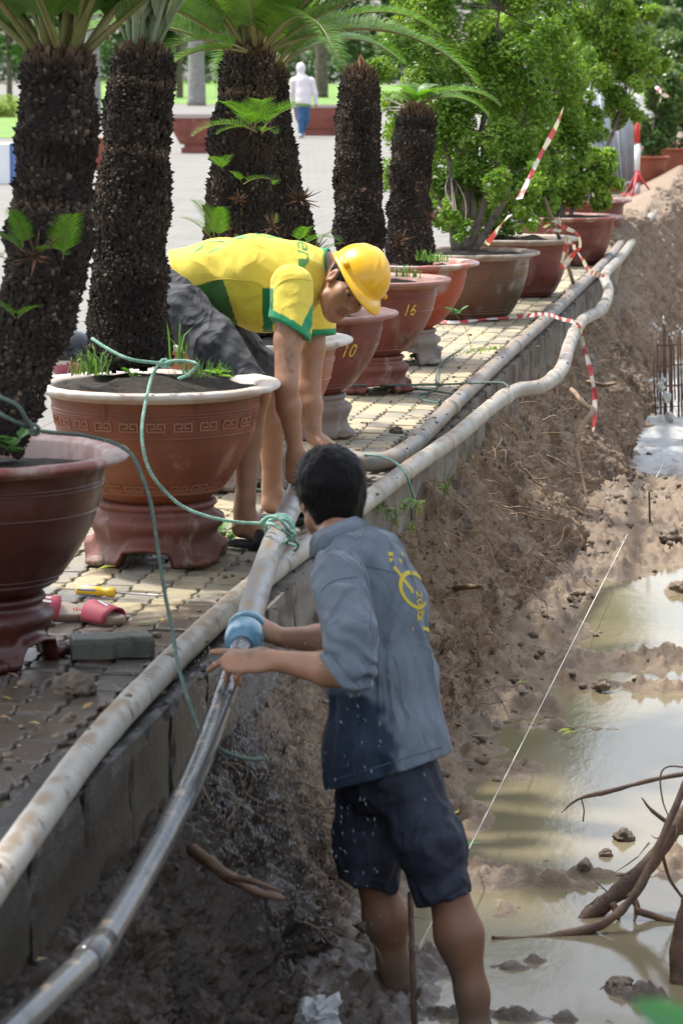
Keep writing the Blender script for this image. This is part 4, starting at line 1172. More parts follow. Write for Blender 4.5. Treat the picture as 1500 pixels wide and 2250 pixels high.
def pipe(name, label, pts, m, extra=None, joints=(), R90=R90):
    path = spline(pts, 14)
    o = pts[0]
    mb = MB(); mb.tube(path, R90, sides=20, hollow=.9, noise=.0012, nscale=9)
    t = thing(name, label, 'pipe', o, 'grey plastic pipes along the kerb')
    mb.V = [v - o for v in mb.V]; obj('tube', mb.mesh('tube'), m, t)
    L = np.concatenate([[0], np.cumsum(np.linalg.norm(np.diff(path, axis=0), axis=1))])
    for j in joints:                      # sockets where lengths are glued together
        k = int(j * (len(path) - 1)); k = min(max(k, 2), len(path) - 4)
        d = unit(path[k + 1] - path[k]); c = path[k]
        mb = MB(); mb.tube([c - d * .075, c - d * .07, c + d * .07, c + d * .075], [R90 + .001, R90 + .0055, R90 + .0055, R90 + .001], sides=24, caps=False)
        mb.V = [v - o for v in mb.V]; obj('socket', mb.mesh('socket'), m, t)
    return t, path
zc = R90 + .004
p1 = [P(-260, 2330, zc - .03), P(-60, 2010, zc), P(60, 1835, zc), P(200, 1645, zc), P(330, 1502, zc), P(450, 1385, zc), P(570, 1278, zc), P(700, 1180, zc), P(810, 1098, zc), P(900, 1030, zc), P(1000, 960, zc), P(1080, 893, zc), P(1135, 858, zc), P(1190, 848, zc - .01), P(1232, 812, zc - .02), P(1252, 752, zc - .01), P(1278, 706, zc), P(1320, 680, zc), P(1336, 640, zc), P(1328, 604, zc + .01), P(1362, 566, zc), P(1402, 512, zc), P(1440, 462, zc)]
t1, path1 = pipe('plastic_pipe', 'long pale grey pipe lying on the kerb edge, bulging out over the trench', p1, M_pipe1, joints=(.33, .52, .62, .70, .78, .86), R90=.038)
p2 = [P(715, 985, zc + .05), P(760, 1003, zc + .02), P(815, 1016, zc), P(862, 1006, zc), P(910, 975, zc), P(980, 905, zc), P(1045, 842, zc), P(1120, 772, zc), P(1200, 700, zc), P(1262, 640, zc), P(1312, 592, zc), P(1350, 552, zc), P(1390, 500, zc), P(1430, 458, zc)]
t2, path2 = pipe('plastic_pipe', 'mud-spattered darker grey pipe running beside the pots, inside the pale one', p2, M_pipe2, joints=(.4, .55, .82))
PIPE3 = [W(672, 1040, 606), W(652, 1084, 622), W(622, 1150, 652), W(590, 1225, 693), W(562, 1310, 732), W(541, 1392, 765), W(500, 1510, 800), W(452, 1640, 845), W(405, 1750, 890), W(350, 1860, 930), W(285, 1975, 980), W(215, 2085, 1025), W(120, 2180, 1080), W(0, 2290, 1140), W(-150, 2420, 1230)]
t3, path3 = pipe('plastic_pipe', 'grey pipe lifted by the bending worker, running down to the blue coupling', PIPE3[:6], M_pipe4)
t5, path5 = pipe('plastic_pipe', 'thin wet dark pipe sloping from the blue coupling down the trench side', PIPE3[5:], M_pipe3, joints=(.68,), R90=.031)
# blue repair coupling gripped by the man in the trench
cpos = W(537, 1402, 768); cd = unit(W(520, 1455, 782) - W(556, 1340, 745))
tcp = thing('pipe_coupling', 'blue plastic coupling between grey and dark pipe, gripped by two hands', 'coupling', cpos)
mb = MB(); mb.tube([cd * q for q in (-.035, -.030, -.022, .005, .028, .050, .062)], [.042, .056, .057, .057, .055, .047, .034], sides=36, caps=True); mb.obj('body', M_coup, tcp)
mb = MB(); mb.tube([cd * q for q in (-.085, -.083, -.075, -.052, -.046)], [.042, .056, .058, .058, .048], sides=36, caps=True); mb.obj('locking_ring', M_coup, tcp)
mb = MB(); mb.tube([cd * q for q in (-.050, -.049, -.033, -.032)], [.042, .053, .053, .042], sides=36); mb.obj('seal', M_rubber, tcp)
# water film spilling and drops spraying from the coupling
M_drop = mat('spray_water', (0.62, 0.66, 0.70), .06, spec=.6, trans=.25)
mb = MB(); r_ = np.random.default_rng(5)
src = W(520, 1455, 782)
for i in range(4200):
    sp = r_.random() ** .8
    d = RGT * r_.normal(.28, .42) - UPV * abs(r_.normal(.55, .45)) + FWD * r_.normal(-.1, .35)
    c = src + d * sp * .62 + UPV * .03 * r_.normal()
    if i % 6 == 0: c = src + RGT * r_.uniform(-.12, .40) - UPV * r_.uniform(-.02, 1.1) - FWD * r_.uniform(-.1, .45)
    ln = r_.uniform(.003, .010); w = r_.uniform(.0004, .0011)
    if FPX * np.dot(c - CAM, RGT) / np.dot(c - CAM, FWD) + CX > 705 and i % 4: continue
    dr = unit(d * .6 - UPV * .7 + r_.normal(size=3) * .25); e = unit(np.cross(dr, FWD)); f = np.cross(dr, e)
    mb.add([c - dr * ln, c + e * w, c + f * w, c - e * w, c - f * w, c + dr * ln], [np.array([[0, 1, 2], [0, 2, 3], [0, 3, 4], [0, 4, 1], [5, 2, 1], [5, 3, 2], [5, 4, 3], [5, 1, 4]])])
o = mb.obj('water_spray', M_drop); tag(o, 'fine drops of water spraying from the blue coupling', 'water', kind='stuff')

# ================================================================== ropes
M_rope = mat('green_nylon_rope', (0.16, 0.33, 0.26), .6, layers=[((0.30, 0.46, 0.38), 60, .45, .65), ((0.10, 0.16, 0.11), 5, .58, .72)])
M_rope_d = mat('dirty_green_rope', (0.075, 0.115, 0.09), .7, layers=[((0.14, 0.19, 0.15), 50, .5, .7)])
def rope(mb, pts, r=.0060, n=10, twist=170):
    path = spline(pts, n)
    L = np.concatenate([[0], np.cumsum(np.linalg.norm(np.diff(path, axis=0), axis=1))])
    m = max(8, int(L[-1] / .006)); u = np.linspace(0, L[-1], m)
    path = np.stack([np.interp(u, L, path[:, i]) for i in range(3)], -1)
    T, N, B = frames(path)
    for k in range(3):
        a = u * twist + k * 2.0944
        mb.tube(path + (np.cos(a)[:, None] * N + np.sin(a)[:, None] * B) * r * .5, r * .56, sides=5)
def rope_obj(label, lines, m, loops=()):
    o = lines[0][0]; mb = MB()
    for l in lines: rope(mb, l)
    for (c, ax, R, tilt) in loops:
        ax = unit(ax); u = unit(np.cross(ax, [0.2, .1, 1])); v = np.cross(ax, u)
        a = np.linspace(0, 2 * np.pi, 22)
        rope(mb, [c + (u * math.cos(q) + v * math.sin(q)) * R + ax * tilt * math.sin(q) for q in a], n=2)
    t = tag(mb.obj('rope', m, origin=o), label, 'rope', 'green ropes tying the pots and pipes')
    return t
d3 = unit(W(590, 1225, 700) - W(622, 1150, 664)); k3 = W(614, 1165, 668)
rope_obj('light green rope tied round the second cycad trunk and knotted to the lifted grey pipe',
         [[W(203, 744, 660), W(235, 765, 664), W(285, 789, 668), W(350, 798, 664), W(368, 800, 660)],
          [W(352, 796, 664), W(335, 826, 660), W(324, 868, 668), W(313, 930, 675), W(315, 985, 678), W(335, 1045, 678), W(390, 1105, 676), W(450, 1133, 676), W(520, 1147, 676), W(575, 1150, 676), W(600, 1152, 680)],
          [W(358, 800, 660), W(380, 793, 662), W(415, 794, 663), W(433, 802, 664), W(415, 822, 660), W(392, 832, 658)],
          [W(572, 1150, 680), W(590, 1135, 690), W(612, 1138, 700), W(628, 1158, 700), W(640, 1175, 690), W(630, 1192, 680), W(650, 1200, 675)],
          [W(640, 1180, 688), W(655, 1196, 680), W(648, 1210, 676)], [W(594, 1150, 684), W(620, 1164, 700), W(642, 1180, 690)]], M_rope,
         loops=[(k3, d3, R90 + .006, .01), (k3 + d3 * .014, d3, R90 + .006, -.008), (k3 - d3 * .02, d3, R90 + .007, .015), (W(362, 799, 660), vec(0, 1, .2), .014, .0), (W(580, 1150, 682), vec(1, 0, .3), .012, 0), (W(640, 1176, 694), vec(.3, 1, .3), .014, 0)])
rope_obj('thin dark rope from the nearest cycad over the maroon rim to the pale pipe',
         [[W(-30, 860, 840), W(0, 872, 845), W(38, 890, 848), W(60, 925, 845), W(72, 945, 835)], [W(-20, 895, 845), W(20, 920, 848), W(70, 943, 838)],
          [W(72, 945, 835), W(120, 951, 790), W(180, 956, 775), W(240, 970, 775), W(280, 990, 778), W(300, 1018, 782), W(330, 1100, 786), W(346, 1200, 790), W(362, 1300, 795), (W(378, 1380, 806)), W(390, 1452, 822), W(408, 1520, 830), W(432, 1588, 834), W(452, 1622, 838), W(495, 1652, 842), W(545, 1667, 845), W(582, 1668, 845)]], M_rope_d,
         loops=[(W(68, 940, 840), vec(1, .3, .2), .016, 0), (W(76, 944, 835), vec(.3, 1, .2), .014, 0)])
rope_obj('green rope stretched low across the pavers to the pale pipe', [[P(470, 1064, .02), P(560, 1074, .015), P(640, 1080, .02)]], M_rope)
rope_obj('tangled green rope lying on the pavers between the numbered pots and the pipes',
         [[P(745, 846, .05), P(830, 846, .05), P(960, 845, .055), P(1090, 840, .11), P(1118, 850, .10)], [P(1012, 769, .02), P(985, 785, .015), P(965, 806, .015), P(957, 835, .03), P(963, 848, .02), P(945, 862, .015), P(918, 870, .015), P(935, 880, .015), P(968, 885, .015), P(990, 886, .015)],
          [P(870, 850, .015), P(930, 856, .015), P(1000, 866, .015)]], M_rope_d, loops=[(P(962, 845, .03), vec(0, .3, 1), .022, 0), (P(966, 884, .02), vec(1, 0, .3), .012, 0)])
dd = unit(P(860, 1060, zc) - P(900, 1030, zc)); kk = P(884, 1043, zc)
rope_obj('short green rope hooked over both pipes, its end hanging into the trench', [[P(805, 998, .10), P(840, 1004, .105), P(870, 1018, .105), P(890, 1040, .10), P(903, 1075, .02), W(909, 1100, 545), W(903, 1117, 546)]], M_rope)

# ================================================================== striped barrier tape
M_tape = mat('barrier_tape', (1, 1, 1), .35, attr=True, layers=[((0.45, 0.36, 0.30), 9, .58, .8, None, .6)], trans=.25)
WHT = (.62, .57, .56); RED = (.48, .06, .07)
def tape(mb, pts, w=.045, tw0=0.0, tw1=1.5, seg=.085, seed=0):
    path = spline(pts, 12)
    L = np.concatenate([[0], np.cumsum(np.linalg.norm(np.diff(path, axis=0), axis=1))])
    m = max(6, int(L[-1] / .014)); u = np.linspace(0, L[-1], m)
    path = np.stack([np.interp(u, L, path[:, i]) for i in range(3)], -1)
    T, N, B = frames(path)
    a = tw0 + (tw1 - tw0) * u / L[-1] + .5 * vn(u * 6, 0 * u, 0 * u, seed)
    ww = w * (.75 + .25 * vn(u * 9, 0 * u + 3, 0 * u, seed))
    d = np.cos(a)[:, None] * N + np.sin(a)[:, None] * B; e = np.cross(T, d)
    Vv = np.stack([path - d * ww[:, None] / 2, path + e * .004 * np.sin(u * 40)[:, None], path + d * ww[:, None] / 2], 1)
    stripe = ((u / seg).astype(int) % 2)
    for i in range(m - 1):
        q = np.concatenate([Vv[i], Vv[i + 1]])
        mb.add(q, [np.array([[0, 1, 4, 3], [1, 2, 5, 4]])], RED if stripe[i] else WHT)
def tape_obj(label, lines, **kw):
    mb = MB(); o = lines[0][0]
    for i, l in enumerate(lines): tape(mb, l, seed=i, tw0=rnd.uniform(0, 2), tw1=rnd.uniform(1, 4), **kw)
    return tag(mb.obj('barrier_tape', M_tape, usecol=True, origin=o, smooth=False), label, 'tape', 'red and white barrier tape')
tape_obj('red and white tape strip slanting down through the dark shrub', [[W(1236, 238, 345), W(1222, 275, 348), W(1190, 335, 350), W(1160, 395, 352), W(1140, 437, 354)]], w=.05)
tape_obj('short crumpled red and white tape end in front of the greenish-brown pot', [[W(1120, 472, 352), W(1100, 495, 354), W(1085, 515, 356), W(1068, 537, 356)]], w=.05)
tape_obj('tangle of red and white tape round the stick at the grey-rimmed pot', [[W(1195, 500, 315), W(1215, 485, 318), W(1240, 500, 318), W(1268, 515, 316), W(1272, 545, 315), W(1250, 565, 314), W(1232, 590, 314)], [W(1225, 480, 318), W(1235, 505, 320), W(1205, 505, 318), W(1195, 515, 316)], [W(1245, 520, 318), W(1240, 550, 316), W(1232, 585, 315), W(1245, 578, 314), W(1265, 550, 315)], [W(1248, 525, 318), W(1275, 565, 312), W(1296, 596, 308), W(1325, 606, 300), W(1333, 603, 298)]], w=.04)
tape_obj('red and white tape across the pavers and pipes, hanging down the trench wall', [[P(930, 703, .02), P(1000, 708, .015), P(1060, 702, .02), P(1130, 697, .03), P(1195, 690, .10), P(1230, 700, .11), P(1268, 712, .10), W(1278, 745, 352), W(1290, 790, 354), W(1303, 850, 356), W(1306, 900, 357), W(1302, 948, 358)]], w=.035)

# ================================================================== small things on the paving
M_yel = mat('yellow_handle', (0.70, 0.42, 0.02), .3); M_blue = mat('blue_handle', (0.10, 0.16, 0.32), .35); M_steel = mat('worn_steel', (0.35, 0.34, 0.33), .35, metallic=.8, layers=[((.25, .15, .09), 20, .55, .7)])
a0 = P(168, 1296, .019); a1 = P(254, 1302, .017); ax = unit(a1 - a0); Lh = np.linalg.norm(a1 - a0)
t = thing('screwdriver', 'yellow and blue handled screwdriver lying on the pavers', 'screwdriver', a0)
mb = MB(); mb.tube([ax * q * Lh for q in (0, .02, .08, .5, .62, .72, .80, .97, 1.0)], [.008, .014, .0175, .0175, .0165, .0125, .0155, .0155, .010], sides=14); mb.obj('handle', M_yel, t)
for k in range(5):
    a = k * 1.2566 + .9; u = unit(np.cross(ax, [0, 0, 1])); v = np.cross(ax, u); d = u * math.cos(a) + v * math.sin(a)
    mb = MB(); mb.tube([ax * q * Lh + d * .0155 for q in (.05, .1, .5, .58)], [.001, .0042, .0042, .001], sides=6); mb.obj('grip_stripe', M_blue, t)
mb = MB(); mb.tube([ax * Lh, ax * (Lh + .14), ax * (Lh + .155), ax * (Lh + .165)], [.0032, .0032, .0045, .001], sides=8); mb.obj('shaft', M_steel, t)

M_sole = mat('tan_sole', (0.36, 0.25, 0.17), .7, layers=[((.25, .17, .12), 20, .5, .7)]); M_strap = mat('red_strap', (0.45, 0.06, 0.09), .55); M_wlogo = mat('white_stripes', (.7, .66, .66), .5); M_insole = mat('beige_insole', (0.46, 0.38, 0.31), .75, layers=[((.36, .28, .22), 15, .5, .7)]); M_rlogo = mat('red_logo', (.5, .05, .05), .5)
def slide(label, pos, az, roll, pitch=0.0):
    t = thing('slide_sandal', label, 'sandal', pos, 'pair of red slide sandals')
    n = 28; a = np.linspace(0, 2 * np.pi, n, endpoint=False)
    L = .265
    x = np.cos(a) * L / 2; w = .042 + .010 * (np.cos(a) * .5 + .3) - .006 * np.exp(-((np.cos(a) + .1) / .35) ** 2)
    y = np.sin(a) * w
    def loft(levels, name, m):
        V = np.concatenate([np.stack([x * k, y * k, np.full(n, z) + .010 * np.maximum(0, np.abs(x * k) / (L / 2) - .75)], -1) for z, k in levels] + [np.array([[0, 0, levels[-1][0]]])])
        j = np.arange(n); j2 = (j + 1) % n; F4 = np.concatenate([np.stack([l * n + j, l * n + j2, (l + 1) * n + j2, (l + 1) * n + j], -1) for l in range(len(levels) - 1)])
        F3 = np.stack([(len(levels) - 1) * n + j, (len(levels) - 1) * n + j2, np.full(n, len(levels) * n)], -1)
        return obj(name, mesh_np(name, V, [F4, F3]), m, t)
    loft([(0, .95), (.004, 1), (.018, 1.02), (.024, 1.0), (.0245, .97)], 'sole', M_sole)
    ins = loft([(.0245, .965), (.0262, .95), (.0262, .8)], 'insole', M_insole)
    b = np.linspace(-.12, math.pi + .12, 16); xs = np.linspace(.0, .095, 6)
    V = []
    for k, xx in enumerate(xs):
        for q in b: V.append((xx + .012 * math.sin(q) * (k - 2.5) / 2.5, math.cos(q) * (.052 - .006 * k / 5), .012 + math.sin(q) * (.052 - .012 * k / 5)))
    V = np.array(V); i = np.arange(5)[:, None] * 16; j = np.arange(15)[None]; F = np.stack([i + j, i + j + 1, i + 17 + j, i + 16 + j], -1).reshape(-1, 4)
    st = obj('strap', mesh_np('strap', V, [F]), M_strap, t); md = st.modifiers.new('thick', 'SOLIDIFY'); md.thickness = .004
    for k in range(3):
        V = []
        for xx in np.linspace(.02, .075, 5):
            for dq in (-.09, .09):
                q = .95 + k * .34 + dq + (xx - .05) * 4; kk = xx / .095 * 5
                V.append((xx, math.cos(q) * (.0545 - .006 * kk / 5), .012 + math.sin(q) * (.0545 - .012 * kk / 5)))
        V = np.array(V); F = np.array([[2 * i, 2 * i + 1, 2 * i + 3, 2 * i + 2] for i in range(4)])
        obj('stripe', mesh_np('stripe', V, [F]), M_wlogo, st)
    mb = MB()
    for k in range(4): mb.box((-.085 + k * .009, -.012 + (k % 2) * .006, .0262), (-.080 + k * .009, .010 - (k % 2) * .004, .0275))
    mb.obj('printed_mark', M_rlogo, ins, smooth=False)
    t.rotation_euler = (roll, pitch, az); return t
slide('red slide sandal with three white stripes, right of the maroon pot stand', P(208, 1362, .0), scr_az(.75, .75), 0.06)
q = slide('slide sandal showing its beige insole and red mark, half behind the maroon pot stand', P(122, 1352, .012), scr_az(-.8, .15), -.35, -.1)

M_block = mat('mossy_block', (0.085, 0.088, 0.062), .55, layers=[((0.05, 0.052, 0.04), 7, .4, .65), ((0.13, 0.13, 0.095), 18, .55, .7)], bumps=[(40, .5), (160, .5)], bump_dist=.008)
c0 = P(245, 1445, 0); ux = unit(P(342, 1440, 0) - P(150, 1448, 0)); vy = np.cross([0, 0, 1], ux)
V, F4, F3 = paver_mesh(99, 'block'); V = V * np.array([1.05, 1.08, 1.0]); V[:, 2] = V[:, 2] * 1.5 + .064
V = V @ np.array([[vy[0], vy[1], 0], [ux[0], ux[1], 0], [0, 0, 1]])
o = obj('concrete_block', mesh_np('concrete_block', V, [F4[:, ::1], F3], smooth=False), M_block, None, tuple(c0 + vec(0, 0, .004))); tag(o, 'loose dark mossy concrete block beside the pale pipe', 'block')

# motorbike helmet on the plaza behind the orange pot
M_hblack = mat('black_helmet_shell', (.012, .012, .014), .2); M_hpink = mat('pink_helmet_shell', (.45, .12, .17), .35, layers=[((.6, .55, .5), 9, .5, .56)])
hp = P(160, 834, 0)
t = thing('motorbike_helmet', 'black and pink motorbike helmet on the ground behind the orange pot', 'helmet', hp)
V, F = ICO3; V = V * np.array([.135, .165, .135]) + vec(0, 0, .135); V[:, 2] = np.maximum(V[:, 2], .012)
f = V[F].mean(1); top = f[:, 2] > .125 - f[:, 0] * .18
obj('shell', mesh_np('shell', V, [F[top]]), M_hblack, t); obj('lower_shell', mesh_np('lower_shell', V, [F[~top]]), M_hpink, t)
mb = MB(); a = np.linspace(-1.2, 1.2, 16); mb.tube(np.stack([-np.cos(a) * .15, np.sin(a) * .165, .165 + 0 * a + .02 * np.cos(a)], -1), .008, sides=6); mb.obj('visor_trim', M_hblack, t)
t.rotation_euler = (0, 0, -.3)

# ================================================================== rods, stick, root wood, rebar
M_rust = mat('rusty_steel', (0.10, 0.055, 0.035), .75, layers=[((.16, .10, .07), 30, .4, .7), ((.30, .28, .26), 12, .6, .72)]); M_cem = mat('cement_splash', (0.50, 0.50, 0.48), .85, layers=[((.38, .38, .37), 20, .5, .7)], bumps=[(80, .6)])
o = MB(); a = W(901, 1960, 776); b_ = W(911, 2292, 788); mbr = MB(); mbr.tube([a, b_], .0085, sides=8)
tag(mbr.obj('steel_rod', M_rust, origin=b_), 'thin rusty steel rod standing in the mud between the bare legs', 'rod')
t = thing('rebar_cage', 'bundle of rusty rebar with white cement-tipped ends at the right edge', 'rebar', P(1472, 950, ZW))
og = P(1472, 950, ZW); r_ = np.random.default_rng(8)
for i in range(20):
    px = 1443 + (i % 10) * 7.0 + r_.uniform(-3, 3); sb = 300 + (i // 10) * -14; s_ = sb
    top = W(px - r_.uniform(0, 6), 690 + r_.uniform(0, 75) + (i // 10) * -10, s_); bot = W(px + 2, 948 + r_.uniform(-8, 8) - (i // 10) * 30, s_)
    mb = MB(); mb.tube([bot - og - vec(0, 0, .1), (bot + top) / 2 - og + r_.normal(size=3) * .006, top - og], .0075, sides=6); br = mb.obj('bar', M_rust, t)
    V, F = clod(top - og, .0095, i, .3, ICO1, 1.7); obj('cement_tip', mesh_np('cement_tip', V, F), M_cem, br)
for k in range(5):
    y0 = 760 + k * 45; mb = MB(); q = [W(1440, y0, 303) - og, W(1512, y0 - 4, 303) - og, W(1512, y0 - 6, 284) - og, W(1440, y0 - 2, 284) - og, W(1440, y0, 303) - og]
    mb.tube(q, .004, sides=5); mb.obj('tie', M_rust, t)
for k, (px, py, r) in enumerate(((1450, 850, .03), (1462, 872, .035), (1456, 835, .02), (1470, 915, .03), (1449, 946, .03), (1476, 942, .03))):
    V, F = clod(W(px, py, 306) - og, r, 40 + k, .4, ICO2, 1.2); obj('cement_lump', mesh_np('cement_lump', V, F), M_cem, t)
# poured cement on the floor round the rebar
mb = MB(); ys = np.linspace(19.9, 27, 60); xs = np.linspace(-1.6, .6, 50); Yg, Xg = np.meshgrid(ys, xs, indexing='ij')
Zg = ZW + .02 + .05 * sm(Yg + .4 * fbm(Xg * 2, Yg * 2, 0 * Xg, 2, 3), 19.9, 20.8) + fbm(Xg * 9, Yg * 9, 0 * Xg, 4, 9) * .02 + fbm(Xg * 40, Yg * 30, 0 * Xg, 2, 10) * .006 - .1 * sm(Yg, 19.98, 19.9)
Vg = np.stack([Xg, Yg, Zg], -1).reshape(-1, 3); i = np.arange(59)[:, None] * 50; j = np.arange(49)[None]
M_slurry = mat('cement_slurry', (0.36, 0.37, 0.365), .7, layers=[((.22, .21, .19), 6, .45, .65), ((.48, .49, .49), 14, .55, .7)], bumps=[(60, .6)], rough_layers=[(.25, 3, .5, .65)])
o = obj('cement_slab', mesh_np('cement_slab', Vg, [np.stack([i + j, i + j + 1, i + 50 + j + 1, i + 50 + j], -1).reshape(-1, 4)]), M_slurry); tag(o, kind='structure')

M_stick = mat('grey_stick', (.20, .16, .12), .8, layers=[((.1, .08, .06), 20, .5, .7)]); mb = MB(); a = W(1196, 436, 318); b_ = P(1258, 622, 0)
mb.tube(spline([b_, (a + b_) / 2 + RGT * .01, a], 6), [.016, .014, .012], sides=8, noise=.002); tag(mb.obj('wooden_stick', M_stick, origin=b_), 'wooden stick leaning on the grey-rimmed pot, wrapped in striped tape', 'stick')

M_string = mat('white_string', (.75, .74, .70), .6); mb = MB(); a = W(1500, 930, 300); b_ = W(922, 2078, 760); mb.tube([a, b_], .0019, sides=5)
tag(mb.obj('mason_line', M_string, origin=b_), 'thin white string stretched along the trench floor', 'string')
mb = MB(); mb.tube([P(1429, 1182, ZW) - vec(0, 0, .1), W(1425, 1080, 395)], .006, sides=6); tag(mb.obj('marker_peg', M_rust, origin=P(1429, 1182, ZW)), 'thin peg beside the white string on the far mud', 'peg')

TC0 = -FWD
M_wood = mat('wet_root_wood', (0.15, 0.085, 0.050), .6, layers=[((0.08, 0.046, 0.030), 9, .42, .65, (1, 1, 1)), ((.20, .13, .085), 20, .58, .72)], bumps=[(50, .7), (150, .4)], bump_dist=.008)
def branch(par, og, pts, r, name='branch', sides=9, noise=None):
    mb = MB(); mb.tube(spline(pts, 8), r, sides=sides, noise=max(r) * .24 if noise is None else noise, nscale=22, nseed=int(pts[0][0] * 100) % 97); mb.V = [v - og for v in mb.V]
    return obj(name, mb.mesh(name), M_wood, par)
og = P(1330, 2000, ZW); t = thing('dead_root', 'tangled brown tree root standing in the muddy water at lower right', 'tree root', og)
branch(t, og, [W(1560, 1700, 690), W(1500, 1790, 692), W(1440, 1880, 695), W(1370, 1950, 697), W(1310, 1998, 698), W(1270, 2030, 700)], [.021, .024, .026, .028, .026, .012], 'stump_root', 12)
branch(t, og, [W(1540, 1650, 700), W(1495, 1745, 702), W(1450, 1850, 705), W(1400, 1955, 708), W(1330, 2025, 712), W(1230, 2056, 714), W(1140, 2066, 716), W(1080, 2060, 717)], [.014, .0135, .013, .013, .0145, .016, .013, .006])
branch(t, og, [W(1540, 1695, 695), W(1440, 1712, 695), W(1340, 1738, 695), W(1270, 1756, 696), W(1232, 1786, 696)], [.0085, .008, .0075, .006, .002])
branch(t, og, [W(1520, 1835, 692), W(1470, 1810, 692), W(1430, 1780, 692), W(1408, 1752, 692)], [.008, .007, .005, .003])
branch(t, og, [W(1395, 2000, 702), W(1440, 2015, 702), W(1500, 2032, 704), W(1560, 2040, 706)], [.010, .012, .013, .013])
branch(t, og, [W(1378, 1965, 700), W(1398, 1990, 701), W(1392, 2025, 703)], [.012, .010, .006]); branch(t, og, [W(1345, 1985, 700), W(1358, 2020, 702)], [.010, .006])
branch(t, og, [W(1530, 1690, 698), W(1470, 1684, 698), W(1450, 1705, 698), W(1455, 1760, 698), W(1470, 1800, 698)], [.003, .0028, .0028, .0025, .002], sides=6, noise=.0003)
branch(t, og, [W(1277, 1757, 696), W(1282, 1780, 696), W(1280, 1805, 696)], [.0025, .0022, .003], sides=6, noise=.0003); branch(t, og, [W(1425, 1885, 695), W(1460, 1840, 692), W(1500, 1832, 692)], [.004, .004, .003], sides=6)
branch(t, og, [W(1452, 1870, 694), W(1470, 1930, 694), W(1500, 1975, 694)], [.006, .006, .004], sides=6)
for k in range(16):
    f = rnd.random(); c0 = W(1480 - 190 * f, 1810 + 190 * f, 696) + RGT * rnd.uniform(-.02, .02); d = unit(RGT * rnd.uniform(-1, 1) + UPV * rnd.uniform(-.8, .8) + TC0 * rnd.uniform(.2, 1)); L = rnd.uniform(.03, .10)
    branch(t, og, [c0, c0 + d * L * .5 - UPV * .006, c0 + d * L - UPV * rnd.uniform(0, .03)], [.0028, .002, .0008], 'rootlet', 5, .0003)
og2 = P(1500, 2150, ZW); t = thing('stump', 'mud-caked upright stump at the right edge below the root', 'stump', og2)
branch(t, og2, [W(1498, 2190, 752), W(1496, 2080, 752), W(1510, 1980, 752), W(1530, 1900, 752)], [.036, .030, .026, .018], 'trunk', 12)

M_proot = mat('pale_root', (0.27, 0.185, 0.115), .75, layers=[((.15, .095, .06), 14, .45, .65), ((.36, .27, .18), 30, .6, .72)], bumps=[(60, .5)])
def wall_root(label, pts, r):
    mb = MB(); mb.tube(spline(pts, 8), r, sides=7, noise=max(r) * .2, nscale=30)
    return tag(mb.obj('root', M_proot, origin=pts[0]), label, 'root', 'roots sticking out of the trench wall')
wall_root('thick pale root hanging down the wall below the tape end', [W(1255, 855, 372), W(1285, 890, 382), W(1302, 905, 388), W(1275, 940, 390), W(1268, 1000, 392), W(1280, 1060, 394), W(1292, 1105, 396)], [.014, .018, .02, .017, .014, .012, .006])
wall_root('broken pale root end jutting out of the wall beside the blue shirt', [W(990, 1296, 500), W(1020, 1290, 512), W(1062, 1288, 520)], [.012, .014, .010])
wall_root('dark flat root stub high on the wall right of the hanging tape', [W(1290, 838, 350), W(1325, 845, 356), W(1352, 842, 360)], [.012, .013, .008])
mb = MB(); r_ = np.random.default_rng(15)
def wroot(px, py, s, dx, dy, L, r): 
    a = W(px, py, s); n = 5; pts = [a]; d = unit(RGT * dx - UPV * dy - FWD * .25)
    for k in range(n):
        d = unit(d + r_.normal(size=3) * .32); pts.append(pts[-1] + d * L / n)
    mb.tube(spline(pts, 3), [r, r * .8, r * .3], sides=5)
for (px, py, s, dx, dy, L, r) in ((1100, 1110, 455, 1, .25, .30, .006), (1120, 1130, 455, 1, .5, .28, .005), (1150, 1030, 430, .6, .8, .22, .008), (1160, 1050, 430, .8, .6, .2, .006), (1190, 925, 410, 1, -.1, .14, .006), (1200, 1000, 412, 1, .1, .3, .005), (1040, 1145, 470, .2, 1, .35, .004), (1060, 1180, 470, .3, 1, .3, .004), (1100, 930, 420, .5, .3, .15, .005),
                                   (1330, 1130, 395, .6, .5, .15, .004), (960, 1480, 560, .8, .4, .1, .005), (955, 1500, 560, .7, .7, .1, .005), (1280, 1270, 440, .4, .7, .12, .004), (700, 1540, 720, .8, .2, .12, .005), (1110, 855, 400, .9, .3, .15, .004), (1310, 800, 352, 1, 0, .1, .005)):
    wroot(px, py, s, dx, dy, L, r)
for i in range(170):
    Yr = r_.uniform(7.6, 20); zz = r_.uniform(-.8, -.15); xx = -1.62 + .36 * (-.15 - zz) / .7
    a = vec(xx + .02, Yr, zz); pts = [a]; d = unit(vec(.8, r_.normal() * .6, r_.normal() * .5 - .3))
    L = r_.uniform(.06, .28)
    for k in range(4): d = unit(d + r_.normal(size=3) * .4 - vec(0, 0, .12)); pts.append(pts[-1] + d * L / 4)
    mb.tube(spline(pts, 3), [.0028, .002, .0008], sides=4)
o = mb.obj('fine_roots', M_proot); tag(o, 'fine pale rootlets all over the earth wall', 'roots', kind='stuff')
# a log end poking out of the dark slope, lower left
og = W(420, 1870, 860); t = thing('broken_root', 'dark broken root poking out of the wet slope under the pipe', 'root', og, 'roots sticking out of the trench wall')
branch(t, og, [W(425, 1868, 835), W(460, 1895, 850), W(510, 1930, 858), W(565, 1958, 862), (W(625, 1975, 862))], [.016, .018, .016, .012, .005], 'branch'); branch(t, og, [W(500, 1925, 876), W(560, 1938, 884), W(625, 1960, 888)], [.009, .007, .003])

